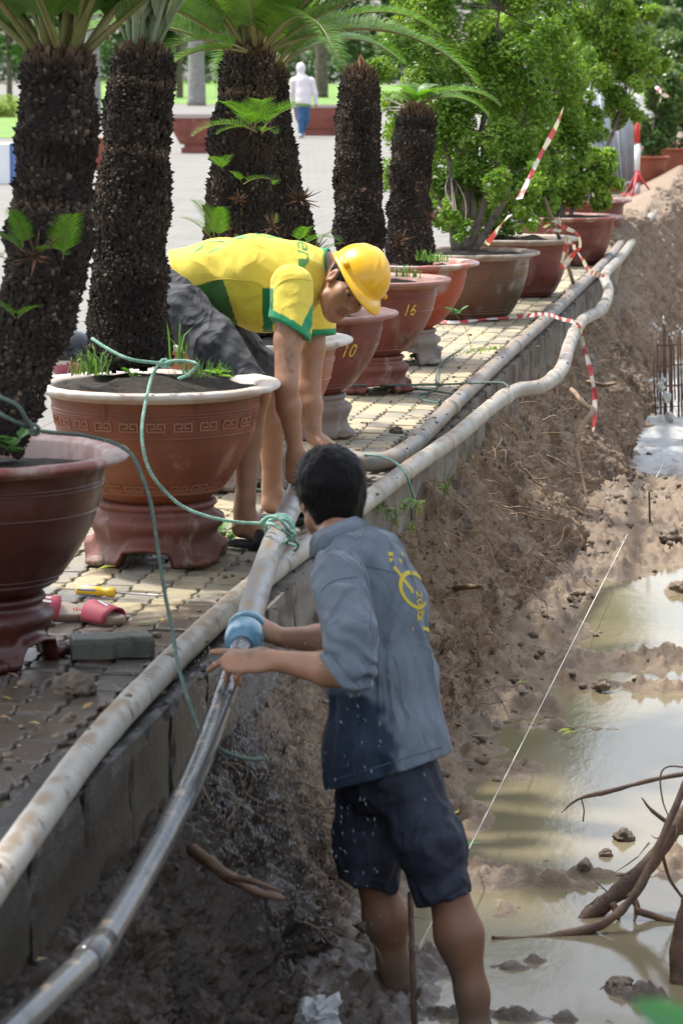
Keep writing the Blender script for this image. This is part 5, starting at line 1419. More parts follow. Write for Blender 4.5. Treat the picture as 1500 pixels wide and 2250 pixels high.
# ================================================================== clods, litter, weeds
M_clod = mat('mud_clod', (0.19, 0.143, 0.10), .75, layers=[((0.10, 0.075, 0.052), 12, .45, .65), ((.26, .205, .15), 20, .58, .7)], bumps=[(60, .8), (180, .5)], bump_dist=.012)
def clods(label, spots, name='mud_clod', grp='clods of mud'):
    for k, (lab, px, py, r, z) in enumerate(spots):
        c = P(px, py, z); V, F = clod((0, 0, r * .3), r, 60 + k, .42, ICO3, .75)
        V2, F2 = clod((r * .7, -r * .2, r * .15), r * .5, 80 + k, .4, ICO2, .7)
        mb = MB(); mb.add(V, F).add(V2, F2); o = mb.obj('mud_clod', M_clod, origin=None); o.location = c; tag(o, lab, 'mud clod', grp)
clods('', [('lone double mud lump standing in the open water', 1368, 1845, .034, ZW), ('small lump in the water left of the brown root', 1330, 1880, .02, ZW), ('rounded clod at the right edge of the far puddle', 1490, 1300, .05, ZW), ('round clod on the far mud by the peg', 1473, 1185, .05, ZW + .06), ('dark clod poking up near the lower edge of the water', 1362, 2175, .034, ZW),
           ('clod on the mud bar right of the lower wall', 1320, 1510, .035, ZW + .02), ('dark clump of mud on the pavers near the joined pipes', 870, 952, .03, 0), ('heap of mud on the wet pavers left of the pale pipe', 165, 1520, .05, 0)])
crest_lim = -.16; mbw = MB(); mb = MB(); r_ = np.random.default_rng(33)
for i in range(220):
    Yc = r_.uniform(8, 22); xx = base_x(Yc) + abs(r_.normal(0, .16)) + .0; r = r_.uniform(.006, .024)
    zz = float(floor_z(np.array([xx]), np.array([Yc]))[0])
    if zz < ZW - .012: continue
    V, F = clod((xx, Yc, zz + r * .2), r, i, .45, ICO1, .75); mb.add(V, F)
for i in range(260):
    Yc = r_.uniform(9, 20); xx = r_.uniform(-1.2, -.3); r = r_.uniform(.006, .02); zz = float(floor_z(np.array([xx]), np.array([Yc]))[0])
    if zz < ZW - .006: continue
    V, F = clod((xx, Yc, zz + r * .2), r, i, .45, ICO1, .75); mb.add(V, F)
for i in range(240):          # mud caught between the two pipes
    Yc = r_.uniform(10.8, 19); r = r_.uniform(.006, .020)
    V, F = clod((-1.80 + r_.normal(0, .022), Yc, r * .1), r, i, .45, ICO1, .6); mb.add(V, F)
for i in range(520):          # crumbs on the kerb and paving
    Yc = 7.2 + 14 * r_.random() ** 1.6; xx = -1.76 + r_.normal(0, .05) if i % 3 else -1.8 - abs(r_.normal(0, .35)); r = r_.uniform(.003, .011)
    if Yc < 9.3 and i % 2: xx = r_.uniform(-2.4, -1.75); r *= 1.9
    V, F = clod((xx, Yc, r * .2), r, i, .45, ICO1, .7); mb.add(V, F)
for (pp, n) in ((path1, 34), (path2, 50)):
    for i in range(n):        # mud sitting on the pipes
        k = r_.integers(10, len(pp) - 40); q = pp[k]; a = r_.normal(0, .7); r = r_.uniform(.004, .014)
        dd_ = unit(pp[k + 1] - pp[k]); sd = np.cross(dd_, [0, 0, 1])
        V, F = clod(q + sd * math.sin(a) * R90 + vec(0, 0, math.cos(a) * R90), r, i, .4, ICO1, .5); mb.add(V, F)
I0 = icos(0)
wv = WALLV[(WALLV[:, 1] > 7.4) & (WALLV[:, 1] < 24) & (WALLV[:, 2] > -.98) & (WALLV[:, 2] < crest_lim) & (WALLV[:, 0] > -1.72)]
dens = fbm(wv[:, 1] * 3.5, wv[:, 2] * 3.0, 0 * wv[:, 0], 3, 91) + .25 + .5 * (wv[:, 2] < -.75)
pr = np.clip(dens, .02, 1) * wv[:, 1]; pick = r_.choice(len(wv), 6500, p=pr / pr.sum())
for i in pick:                # crumbs clinging to the earth wall
    r = .003 + .010 * r_.random() ** 2.2
    q = I0[0] * r * (1 + .35 * r_.normal(size=(12, 1))) ; mbw.add(q * np.array([.8, 1, .9]) + wv[i] + vec(.003, 0, 0), [I0[1]])
o = mbw.obj('wall_crumbs', M_earth, smooth=False); tag(o, 'earth crumbs clinging to the trench wall', 'earth', kind='stuff')
o = mb.obj('mud_crumbs', M_clod); tag(o, 'crumbs and small lumps of mud on kerb, pipes and trench floor', 'mud', kind='stuff')

M_weed = mat('weed_leaf', (1, 1, 1), .5, attr=True, trans=.35)
def blades(mb, c, n, h, spread, col=(.10, .22, .03), w=.0035, lean=.5):
    for i in range(n):
        a = rnd.uniform(0, 6.28); p0 = np.asarray(c) + vec(math.cos(a), math.sin(a), 0) * spread * rnd.random(); b = rnd.uniform(0, 6.28); L = h * rnd.uniform(.5, 1.1); k = lean * rnd.uniform(.2, 1.3)
        d = vec(math.cos(b), math.sin(b), 0); sdv = vec(-math.sin(b), math.cos(b), 0) * w
        p1 = p0 + vec(0, 0, L * .6) + d * L * k * .3; p2 = p0 + vec(0, 0, L * (.95 - .3 * k)) + d * L * k * .8
        mb.add([p0 - sdv, p0 + sdv, p1 + sdv * .8, p1 - sdv * .8, p2], [np.array([[0, 1, 2, 3]]), np.array([[3, 2, 4]])], np.array(col) * rnd.uniform(.6, 1.4))
def broad(mb, c, n, size, col=(.08, .20, .025), rise=.05):
    for i in range(n):
        a = rnd.uniform(0, 6.28); L = size * rnd.uniform(.6, 1.2); d = vec(math.cos(a), math.sin(a), rnd.uniform(-.1, .6)); d = unit(d); p0 = np.asarray(c) + vec(rnd.uniform(-1, 1) * size * .6, rnd.uniform(-1, 1) * size * .6, rnd.uniform(0, rise)); sdv = unit(np.cross(d, [0, 0, 1])) * L * .36; up = vec(0, 0, L * .1)
        mb.add([p0, p0 + d * L * .35 + sdv + up, p0 + d * L * .75 + sdv * .7 + up, p0 + d * L, p0 + d * L * .75 - sdv * .7 + up, p0 + d * L * .35 - sdv + up, p0 + d * L * .5], [np.array([[0, 1, 6], [1, 2, 6], [2, 3, 6], [3, 4, 6], [4, 5, 6], [5, 0, 6]])], np.array(col) * rnd.uniform(.65, 1.4))
        mb.tube([np.asarray(c), p0], .0012, sides=4, col=(.12, .2, .04))
WG = 'weeds sprouting in pots and paving joints'
def weed(label, c, fn):
    mb = MB(); fn(mb); o = mb.obj('weed_tuft', M_weed, usecol=True, smooth=False, origin=np.asarray(c)); tag(o, label, 'weed', WG)
zB = .575
def fB1(mb): blades(mb, W(205, 822, 650), 46, .12, .07, (.09, .19, .035), .003, .9); blades(mb, W(180, 824, 648), 26, .09, .06, (.17, .19, .06), .0025, 1.0)
weed('grass tuft at the left of the soil in the orange pot', W(200, 826, 650), fB1)
def fB2(mb): broad(mb, W(292, 830, 668), 8, .03, (.12, .30, .03), .03)
weed('small bright broad-leaved weed in front of the second cycad trunk', W(292, 830, 668), fB2)
def fB3(mb):
    blades(mb, W(420, 828, 650), 26, .09, .08, (.07, .16, .03), .003); blades(mb, W(480, 826, 645), 26, .07, .06, (.09, .19, .04), .003, .9); broad(mb, W(500, 828, 648), 7, .05, (.16, .33, .04), .02)
    blades(mb, W(392, 800, 655), 10, .16, .03, (.09, .2, .03), .004, .4)
weed('taller weeds at the right of the soil in the orange pot', W(440, 828, 650), fB3)
def fA(mb): broad(mb, W(25, 990, 800), 12, .05, (.06, .17, .035), .03)
weed('dull green leaves at the foot of the leaning trunk', W(25, 990, 790), fA)
def fF(mb): blades(mb, W(960, 575, 395), 50, .07, .08, (.12, .27, .04), .003); blades(mb, W(930, 572, 400), 30, .08, .05, (.10, .22, .03), .003)
weed('fresh grass on the soil of the peeling red pot', W(950, 575, 395), fF)
def fE(mb): blades(mb, W(885, 608, 436), 30, .08, .05, (.10, .20, .05), .003, .8); blades(mb, W(910, 610, 436), 20, .05, .05, (.12, .2, .05), .003)
weed('drooping grass at the edge of the pot numbered 16', W(890, 608, 436), fE)
def fC(mb): blades(mb, W(640, 742, 560), 16, .08, .05, (.10, .2, .04), .003); blades(mb, W(660, 742, 556), 8, .06, .03, (.14, .24, .04), .003)
weed('grass blades under the chest of the yellow-shirted worker', W(640, 742, 556), fC)
mb = MB()
for k in range(7): blades(mb, P(1025 + k * 11, 778 - k * 2, 0), 24, .035, .10, (.16, .26, .05), .002, .9)
o = mb.obj('grass_patch', M_weed, usecol=True, smooth=False); tag(o, 'low yellow-green grass patch in the pavers beside the dark pipe', 'grass', kind='stuff')
def fP2(mb): broad(mb, P(908, 795, 0), 10, .045, (.10, .25, .03), .04)
weed('small leafy weed before the stand of the peeling pot', P(908, 795, 0), fP2)
def fP3(mb): broad(mb, P(490, 1200, 0), 16, .055, (.09, .24, .03), .07)
weed('leafy green weed at the right foot of the worn red stand', P(492, 1205, 0), fP3)
def fP4(mb): broad(mb, W(998, 690, 408), 8, .05, (.05, .15, .04), .02); mb.tube(spline([W(1000, 690, 408), W(1018, 715, 408), W(1030, 745, 405), W(1034, 770, 402)], 5), .0015, sides=4, col=(.14, .22, .08))
weed('drooping leafy vine beside the peeling red pot', W(998, 690, 408), fP4)
def fK(mb):
    for (px, py) in ((850, 1135), (870, 1150), (885, 1120), (835, 1120), (900, 1165), (915, 1120)): broad(mb, W(px, py, 560), 6, .035, (.12, .27, .035), .03); blades(mb, W(px, py + 10, 562), 8, .09, .03, (.25, .28, .10), .002, 1.2)
weed('pale straggling weeds on the earth right of the dark-haired head', W(870, 1140, 560), fK)
def fK2(mb):
    for (a, b_, c_) in (((975, 1085), (990, 1030), (1020, 995)), ((980, 1085), (985, 1050), (962, 1040)), ((978, 1088), (1000, 1040), (1045, 1030)), ((985, 1090), (975, 1070), (930, 1048))):
        mb.tube(spline([W(*a, 505), W(*b_, 508), W(*c_, 508)], 5), [.003, .002, .001], sides=4, col=(.22, .28, .08))
    broad(mb, W(980, 1085, 505), 6, .04, (.09, .26, .03), .03)
weed('thin yellow-green stalks growing at the foot of the kerb', W(980, 1085, 505), fK2)
mb = MB()
M_litter = mat('leaf_litter', (1, 1, 1), .7, attr=True)
for i in range(150):
    Yc = 7.6 + 14 * rnd.random() ** 1.5; xx = -1.78 - abs(rnd.gauss(0, .55)); L = rnd.uniform(.012, .032); a = rnd.uniform(0, 6.28); d = vec(math.cos(a), math.sin(a), rnd.uniform(-.1, .3)); sdv = vec(-math.sin(a), math.cos(a), .1) * L * .35; p0 = vec(xx, Yc, .006)
    mb.add([p0 - d * L, p0 + sdv + vec(0, 0, .004), p0 + d * L, p0 - sdv + vec(0, 0, .004)], [np.array([[0, 1, 2], [0, 2, 3]])], rnd.choice([(.30, .20, .07), (.16, .09, .045), (.35, .28, .06), (.22, .13, .07), (.12, .16, .04)]))
for (px, py, c_) in ((235, 1247, (.42, .45, .05)), (1010, 1785, (.45, .42, .08)), (1000, 1842, (.12, .25, .03)), (1035, 1855, (.12, .28, .06)), (1495, 1140, (.55, .45, .03)), (1240, 1605, (.40, .42, .06)), (1145, 1500, (.25, .3, .05)), (75, 2112, (.42, .36, .16)), (1250, 1610, (.38, .4, .06))):
    p0 = P(px, py, .012) if px < 500 and py < 1300 else P(px, py, ZW + .03); L = .035; d = unit(RGT + vec(0, .6, .1)); sdv = vec(-d[1], d[0], .1) * L * .4
    if px == 75: p0 = W(75, 2112, 980)
    mb.add([p0 - d * L, p0 + sdv + vec(0, 0, .006), p0 + d * L, p0 - sdv + vec(0, 0, .006)], [np.array([[0, 1, 2], [0, 2, 3]])], c_)
o = mb.obj('fallen_leaves', M_litter, usecol=True, smooth=False); tag(o, 'fallen leaves and bits scattered on paving and mud', 'leaves', kind='stuff')
# crumpled bag at the bottom edge
M_bag = mat('white_plastic', (.55, .56, .56), .3, trans=.3); V, F = clod((0, 0, 0), .055, 7, .5, ICO3, .8); V += (fbm(V[:, 0] * 45, V[:, 1] * 45, V[:, 2] * 45, 3, 3) * .012)[:, None]
o = obj('plastic_bag', mesh_np('plastic_bag', V, F, smooth=False), M_bag, None, tuple(W(695, 2225, 835))); tag(o, 'crumpled white plastic bag in the mud at the bottom edge', 'plastic bag')
# ================================================================== far side of the plaza
M_far_leaf = mat('tree_leaf', (1, 1, 1), .5, attr=True, trans=.35)
M_lawn = mat('lawn', (0.10, 0.20, 0.025), .9, layers=[((0.17, 0.27, 0.05), 1.5, .4, .7), ((.06, .13, .02), 8, .5, .7)], bumps=[(30, .6)])
V = [P(-200, 303, 0.006) , P(46, 303, .006), P(330, 215, .006), P(-300, 215, .006)]
o = obj('lawn', mesh_np('lawn', V, [[(0, 1, 2, 3)]]), M_lawn); tag(o, kind='structure')
V = [P(60, 222, .008), P(900, 238, .008), P(1500, 205, .008), P(1500, 165, .008), P(60, 165, .008)]
o = obj('lawn', mesh_np('lawn', V, [[(0, 1, 2, 3, 4)]] if False else [[(0, 1, 2, 4)], [(1, 2, 3), (1, 3, 4)][:1]][:1]), M_lawn); tag(o, kind='structure')
M_rbark = mat('pale_palm_bark', (0.30, 0.29, 0.27), .85, layers=[((.20, .19, .17), 4, .4, .65, (1, 1, 6)), ((.38, .37, .35), 9, .55, .7)], bumps=[(12, .5, (1, 1, 8), .03)])
M_bbark = mat('brown_bark', (0.13, 0.10, 0.075), .9, layers=[((.07, .055, .04), 6, .45, .65), ((.2, .17, .14), 11, .6, .72)], bumps=[(20, .8, (1, 1, .4), .03)])
TG = 'trees beyond the plaza'
def far_tree(label, px, py, r0, h, clumps, col, seed, bark=M_bbark, n=5000, size=(.07, .13), lean=0.0, per=7, sub=.45):
    b = P(px, py, 0); s_ = scale_at(b)
    t = thing('tree', label, 'tree', b, TG)
    mb = MB(); mb.tube(spline([vec(0, 0, -.05), vec(lean * .3, 0, h * .35), vec(lean, 0, h)], 8), [r0 * 1.2, r0, r0 * .75], sides=14, noise=r0 * .06, nscale=3)
    r_ = np.random.default_rng(seed); cc = []; rr = []
    for (dx, dz, r, dy) in clumps:
        c = RGT * dx + vec(0, dy, dz); rv = r * np.array([1, 1, .8])
        for _ in range(per):
            d = r_.normal(size=3); d /= np.linalg.norm(d); cc.append(c + d * rv * r_.uniform(.4, 1)); rr.append(rv * sub * r_.uniform(.6, 1.2))
        mb.tube(spline([vec(lean * .6, 0, h * .7), c * .5 + vec(0, 0, h * .4), c], 5), [r0 * .4, r0 * .2, r0 * .08], sides=6)
    obj('trunk', mb.mesh('trunk'), bark, t)
    V, F, K = leaf_cloud(cc, rr, n, seed, size, .2, col); obj('crown', mesh_np('crown', V, [F], K, smooth=False), M_far_leaf, t)
    return t
L1 = ((.035, .10, .02), (.12, .24, .035)); L2 = ((.05, .14, .03), (.17, .30, .05)); L3 = ((.02, .06, .015), (.07, .15, .03)); L4 = ((.08, .15, .05), (.2, .28, .10))
far_tree('smooth pale grey palm trunk behind the first two cycads', 205, 262, .21, 6.0, [(-.6, 6.2, 1.6, 0), (.8, 6.3, 1.6, 0)], L1, 31, M_rbark, 3000)
far_tree('pale grey trunk behind the long terracotta trough', 432, 232, .30, 6.0, [(-.5, 6.0, 1.8, 0), (1.0, 6.2, 1.8, 0)], L1, 32, M_rbark, 3000)
far_tree('brown-grey trunk behind the walking person', 706, 215, .26, 5.5, [(0, 5.8, 1.8, 0), (.6, 1.9, .5, 1.5)], L1, 33, M_bbark, 3000)
far_tree('thin dark tree with bright leaves at the far left edge', 22, 226, .10, 3.5, [(-.3, 3.2, 1.2, 0), (.9, 1.9, .7, 0), (-.9, 2.6, .8, 0), (.9, 2.9, .8, 1)], L2, 34, M_bbark, 4200)
far_tree('dark broadleaf tree seen between the second and third cycads', 395, 215, .14, 3.2, [(-.6, 2.4, .8, 0), (-1.2, 1.8, .8, 0), (-.9, 3.0, .9, 0), (.4, 3.0, .9, 0), (.5, 1.9, .5, 2)], L3, 35, M_bbark, 5200)
far_tree('bright low tree right of the walking person', 790, 212, .10, 2.6, [(0, 1.9, .9, 0), (-.6, 2.6, .8, 0), (.8, 2.4, .9, 0), (.4, 1.2, .6, 0), (-.4, 1.0, .5, 0)], L4, 36, M_bbark, 5200)
far_tree('dense tree filling the gap left of the pale palm trunk', 110, 205, .16, 3.4, [(0, 2.6, 1.3, 0), (-1.2, 2.0, 1.0, 0), (1.2, 2.2, 1.1, 0), (0, 1.4, .9, 0)], L1, 37, M_bbark, 5600)
far_tree('dark tree behind the pale grey trunks', 520, 205, .16, 3.6, [(0, 2.4, 1.4, 0), (-1.4, 2.0, 1.2, 0), (1.5, 2.2, 1.2, 0), (.2, 1.2, 1.0, 0)], L3, 38, M_bbark, 5600)
far_tree('soft green tree rising at the top right corner', 1490, 205, .12, 3.6, [(0, 2.6, 1.2, 0), (-1.2, 2.2, 1.1, 0), (-.6, 3.3, 1.0, 0), (1.0, 2.0, 1.2, 0), (-1.9, 2.8, .9, 0)], L4, 39, M_bbark, 6500)
far_tree('dark slim trunk at the top right corner', 1418, 200, .12, 4.0, [(-.3, 4.2, 1.2, 0), (.6, 3.6, 1.0, 0)], L1, 40, M_bbark, 2600)
far_tree('leafy tree half hidden by the tall dark shrub', 960, 205, .16, 3.5, [(0, 2.5, 1.3, 0), (-1.3, 2.0, 1.1, 0), (1.3, 2.1, 1.2, 0), (-.2, 1.3, 1.0, 0)], L1, 41, M_bbark, 5000)
far_tree('low dark tree left of the pale palm trunk', 150, 214, .1, 2.2, [(-.4, 1.7, .7, 0), (.5, 1.5, .6, 0), (-1.0, 1.2, .6, 0), (0, 2.3, .7, 0)], L3, 43, M_bbark, 4200)
far_tree('small dark tree between the pale grey trunks', 320, 214, .1, 2.4, [(0, 1.9, .8, 0), (-.7, 1.4, .6, 0), (.7, 1.5, .7, 0), (.2, 2.6, .8, 0)], L3, 44, M_bbark, 4200)
far_tree('leafy tree behind the pale shrub', 1230, 200, .16, 3.5, [(0, 2.5, 1.3, 0), (-1.3, 2.0, 1.1, 0), (1.5, 2.2, 1.3, 0), (.4, 1.3, 1.0, 0)], L2, 42, M_bbark, 5000)
# clipped hedge and far wood
def mass(name, label, x0, x1, py, z1, dep, col, n, seed, size, kind=None, cat=None):
    r_ = np.random.default_rng(seed); a = P(x0, py, 0); b = P(x1, py, 0); m = max(6, int(np.linalg.norm(b - a) / .5)); cc = []; rr = []
    for i in range(m):
        f = (i + .5) / m
        for k in range(3 if z1 > 1.5 else 1):
            cc.append(a + (b - a) * f + vec(r_.normal() * .2, r_.normal() * dep * .5, z1 * (.25 + .3 * k if z1 > 1.5 else .45) + r_.normal() * .1)); rr.append(np.array([.55, dep, z1 * (.32 if z1 > 1.5 else .5)]) * r_.uniform(.8, 1.2))
    V, F, K = leaf_cloud(cc, rr, n, seed, size, .3, col)
    o = obj(name, mesh_np(name, V - a, [F], K, smooth=False), M_far_leaf, None, tuple(a)); tag(o, label, cat, kind=kind); return o
mass('hedge', 'low clipped yellow-green hedge at the far left', -120, 60, 258, .75, .4, ((.16, .25, .03), (.38, .42, .06)), 5200, 50, (.03, .055), cat='hedge')
mass('far_wood', 'dark mass of trees closing the view behind the plaza', -900, 3400, 176, 17.0, 2.5, L1, 90000, 51, (.26, .46), kind='stuff', cat='trees')
mass('far_undergrowth', 'dark undergrowth below the far trees', -700, 2200, 184, 2.6, 1.2, L3, 34000, 52, (.10, .18), kind='stuff', cat='undergrowth')

# long planters and pots across the plaza
M_tro = mat('terracotta_trough', (0.26, 0.075, 0.05), .6, layers=[((.19, .055, .04), 3, .4, .65), ((.36, .2, .16), 8, .6, .75)]); M_trim = mat('pale_trough_rim', (.45, .36, .32), .7)
def trough(label, px, py, w, h, d):
    b = P(px, py, 0); t = thing('planter_trough', label, 'planter', b, 'terracotta troughs across the plaza')
    def fr(levels, name, m, par):
        V = []
        for z, kw, kd in levels:
            for sx, sy in ((-1, -1), (-.9, -1), (.9, -1), (1, -1), (1, 1), (.9, 1), (-.9, 1), (-1, 1)): V.append(RGT * sx * w / 2 * kw + vec(-RGT[1], RGT[0], 0) * sy * d / 2 * kd + vec(0, 0, z))
        n = 8; j = np.arange(n); F = np.concatenate([np.stack([l * n + j, l * n + (j + 1) % n, (l + 1) * n + (j + 1) % n, (l + 1) * n + j], -1) for l in range(len(levels) - 1)])
        return obj(name, mesh_np(name, np.array(V), [F], smooth=False), m, par)
    fr([(h * .22, .74, .74), (h * .25, .76, .76), (h * .6, .92, .92), (h * .90, .97, .97)], 'body', M_tro, t)
    fr([(h * .90, .97, .97), (h * .91, 1.03, 1.05), (h, 1.04, 1.06), (h, .94, .9), (h * .9, .92, .86)], 'rim', M_trim, t)
    fr([(0, .72, .74), (h * .12, .73, .75), (h * .14, .66, .66), (h * .22, .66, .66)], 'plinth', M_tro, t)
    fr([(h * .86, .93, .9), (h * .87, .01, .01)], 'soil', M_soil, t)
trough('terracotta trough planter seen left of the stout cycad', 470, 335, 1.62, .70, .75)
trough('terracotta trough planter behind the walking person', 700, 297, 1.15, .68, .7)
for (lab, px, py, R, h, cols) in (('orange-red pot beyond the striped pole', 1410, 412, .36, .42, 'orange2'), ('second orange-red pot at the right edge behind the pole', 1468, 392, .42, .44, 'orange2'), ('far pot cut off by the right edge', 1512, 372, .42, .42, 'orange2'), ('orange-red pot glimpsed under the metal sheets', 1352, 422, .30, .24, 'orange2'), ('red pot glimpsed between the first two cycad trunks', 208, 372, .30, .50, 'orange2')):
    c = P(px, py, 0); make_pot(lab, c, R, h, .005, R * .62, gl[cols], gl[cols], 'orange-red pots farther off', lip=.05)
GS = ((.05, .11, .035), (.16, .24, .07))
for (lab, px, py, s_, cl_, n_, sd) in (('rounded grey-green shrub in the pot beyond the striped pole', 1425, 330, 162, [(1425, 310, .25), (1440, 260, .35), (1400, 270, .25), (1460, 220, .4), (1440, 180, .3)], 8000, 61), ('large soft shrub in the second far pot', 1480, 310, 152, [(1480, 280, .3), (1500, 220, .45), (1475, 160, .4), (1510, 120, .5), (1460, 120, .35)], 9000, 62)):
    shrub(lab, W(px, py, s_), 1, [(W(x, y, s_), r) for x, y, r in cl_], n_, sd, [([W(px, py + 25, s_), W(px + 4, py - 20, s_), W(px + 15, py - 80, s_)], .03, .01)], GS, (.025, .045), 'potted shrubs farther off')

# white box at the left edge
M_white = mat('white_board', (.78, .79, .80), .5); M_bl = mat('blue_trim', (.05, .13, .35), .5)
b = P(-20, 402, 0); t = thing('white_box', 'white box with a blue edge at the far left of the plaza', 'box', b)
mb = MB(); mb.box((-.55, -.3, 0), (.36, .3, .55)); mb.obj('body', M_white, t, smooth=False); mb = MB(); mb.box((.362, -.31, 0), (.40, .31, .56)); mb.obj('edge', M_bl, t, smooth=False)

# corrugated sheets on a frame, striped pole
M_zinc = mat('galvanised_sheet', (0.42, 0.46, 0.50), .5, metallic=.2, layers=[((.34, .38, .43), 3, .4, .65), ((.42, .20, .08), 4, .62, .68, (1, 1, .3))])
s_ = 172; og = P(1350, 428, 0); t = thing('sheet_metal_board', 'blue-grey corrugated metal sheets on short legs behind the shrubs', 'metal sheet', og)
def sheet(a, b_, c_, d_, name):
    a, b_, c_, d_ = [np.asarray(q) - og for q in (a, b_, c_, d_)]; n = 25; V = []
    for v in (0, 1):
        for i in range(n):
            u = i / (n - 1); V.append((a * (1 - u) + b_ * u) * (1 - v) + (d_ * (1 - u) + c_ * u) * v - FWD * (.018 * math.sin(u * 40)))
    F = np.array([[i, i + 1, n + i + 1, n + i] for i in range(n - 1)]); q = obj(name, mesh_np(name, np.array(V), [F]), M_zinc, t); m = q.modifiers.new('t', 'SOLIDIFY'); m.thickness = .004
sheet(W(1305, 412, s_), W(1368, 408, s_), W(1345, 195, s_), W(1290, 195, s_), 'sheet'); sheet(W(1366, 402, s_ + 4), W(1396, 396, s_ + 4), W(1384, 200, s_ + 4), W(1348, 198, s_ + 4), 'sheet')
for (x0, y0, x1, y1, w_) in ((1374, 436, 1371, 398, .022), (1402, 446, 1394, 396, .022), (1335, 432, 1325, 380, .015), (1366, 404, 1398, 397, .015)):
    mb = MB(); mb.tube([W(x0, y0, s_) - og, W(x1, y1, s_) - og], w_, sides=8); mb.obj('leg', M_zinc, t)
M_rw = mat('striped_pole_paint', (1, 1, 1), .4, attr=True)
b = P(1398, 436, 0); s2 = scale_at(b); t = thing('striped_pole', 'red and white striped pole on a red tripod foot', 'pole', b, None)
ys_ = [436, 402, 376, 316, 250, 204]; mb = MB()
for i in range(5):
    mb.tube([W(1398, ys_[i], s2) - b, W(1400, ys_[i + 1], s2) - b], .036, sides=12, col=((.35, .33, .31), (.5, .05, .05), (.72, .72, .72), (.55, .04, .04), (.72, .72, .72))[i])
mb.obj('pole', M_rw, t, usecol=True)
for a in (.3, 2.4, 4.5):
    mb = MB(); mb.tube([vec(0, 0, .32), vec(math.cos(a) * .22, math.sin(a) * .22, .02)], .014, sides=6, col=(.5, .05, .06)); mb.obj('leg', M_rw, t, usecol=True)
mb = MB(); mb.tube([vec(math.cos(a) * .2, math.sin(a) * .2, .05) for a in np.linspace(0, 6.283, 13)], .009, sides=5, col=(.5, .05, .06)); mb.obj('foot_ring', M_rw, t, usecol=True)
tape_obj('pinkish tape end knotted in the far shrub at the top right', [[W(1440, 190, 165), W(1452, 205, 166), W(1448, 225, 166)], [W(1452, 208, 166), W(1470, 212, 166)]], w=.06)

# shade tree overhead (its crown is above the picture, its shade falls on the near trench)
t = thing('shade_tree', 'broad shade tree reaching over the near end of the trench', 'tree', (-8.2, 7.2, 0))
mb = MB(); mb.tube(spline([vec(0, 0, -.1), vec(.1, .1, 2.2), vec(.6, .3, 4.2), vec(2.6, .6, 5.4), vec(5.0, .8, 6.0)], 8), [.30, .24, .2, .14, .05], sides=14, noise=.02, nscale=3)
for (x, y, z) in ((3.2, -1.2, 6.2), (3.5, 2.2, 6.2), (5.5, -1.0, 6.3), (2.4, 1.0, 6.6)): mb.tube(spline([vec(.7, .3, 4.3), vec(x * .6, y * .6, 5.4), vec(x, y, z)], 6), [.13, .08, .03], sides=8)
obj('trunk', mb.mesh('trunk'), M_bbark, t)
r_ = np.random.default_rng(77); cc = []; rr = []
for i in range(95):
    a = r_.uniform(0, 6.283); q = math.sqrt(r_.random()); cc.append(vec(4.7 + 3.1 * q * math.cos(a), .75 + 2.75 * q * math.sin(a), 6.1 + r_.normal() * .45)); rr.append(np.array([.75, .75, .4]) * r_.uniform(.6, 1.15))
V, F, K = leaf_cloud(cc, rr, 26000, 77, (.05, .085), .1, L1); obj('crown', mesh_np('crown', V, [F], K, smooth=False), M_far_leaf, t)

# sprig close to the lens at the lower right
b = vec(.35, 2.25, 0); t = thing('leafy_sprig', 'blurred green leaf at the bottom right corner', 'plant', b)
tip = W(1462, 2232, 2900) - b; mb = MB(); mb.tube(spline([vec(0, 0, 0), tip * .5 + vec(.05, 0, .05), tip + UPV * -.02 + RGT * .03], 8), [.004, .003, .002], sides=6, col=(.10, .2, .05)); mb.obj('stem', M_weed, t, usecol=True)
for k, (c, L, d) in enumerate(((tip, .030, -RGT * .8 + UPV * .35), (tip + RGT * .03 - UPV * .02, .035, RGT * .6 + UPV * .3), (tip - UPV * .06 + RGT * .02, .035, -RGT * .3 - UPV * .6), (tip * .7, .04, RGT), (tip * .6, .04, -FWD + RGT * .4))):
    d = unit(d); sd = unit(np.cross(d, FWD)) * L * .42; up = -FWD * L * .12
    mb = MB(); mb.add([c - d * L, c - d * L * .4 + sd + up, c + d * L * .3 + sd * .9 + up, c + d * L, c + d * L * .3 - sd * .9 + up, c - d * L * .4 - sd + up, c], [np.array([[0, 1, 6], [1, 2, 6], [2, 3, 6], [3, 4, 6], [4, 5, 6], [5, 0, 6]])], (.06, .20, .09)); mb.obj('leaf', M_weed, t, usecol=True)
# ================================================================== people
TC = -FWD                                     # towards the camera
def iv(r, u, t): return unit(RGT * r + UPV * u + TC * t)
def to_px(V):
    q = V - CAM; d = q @ FWD
    return CX + FPX * (q @ RGT) / d, CY - FPX * (q @ UPV) / d

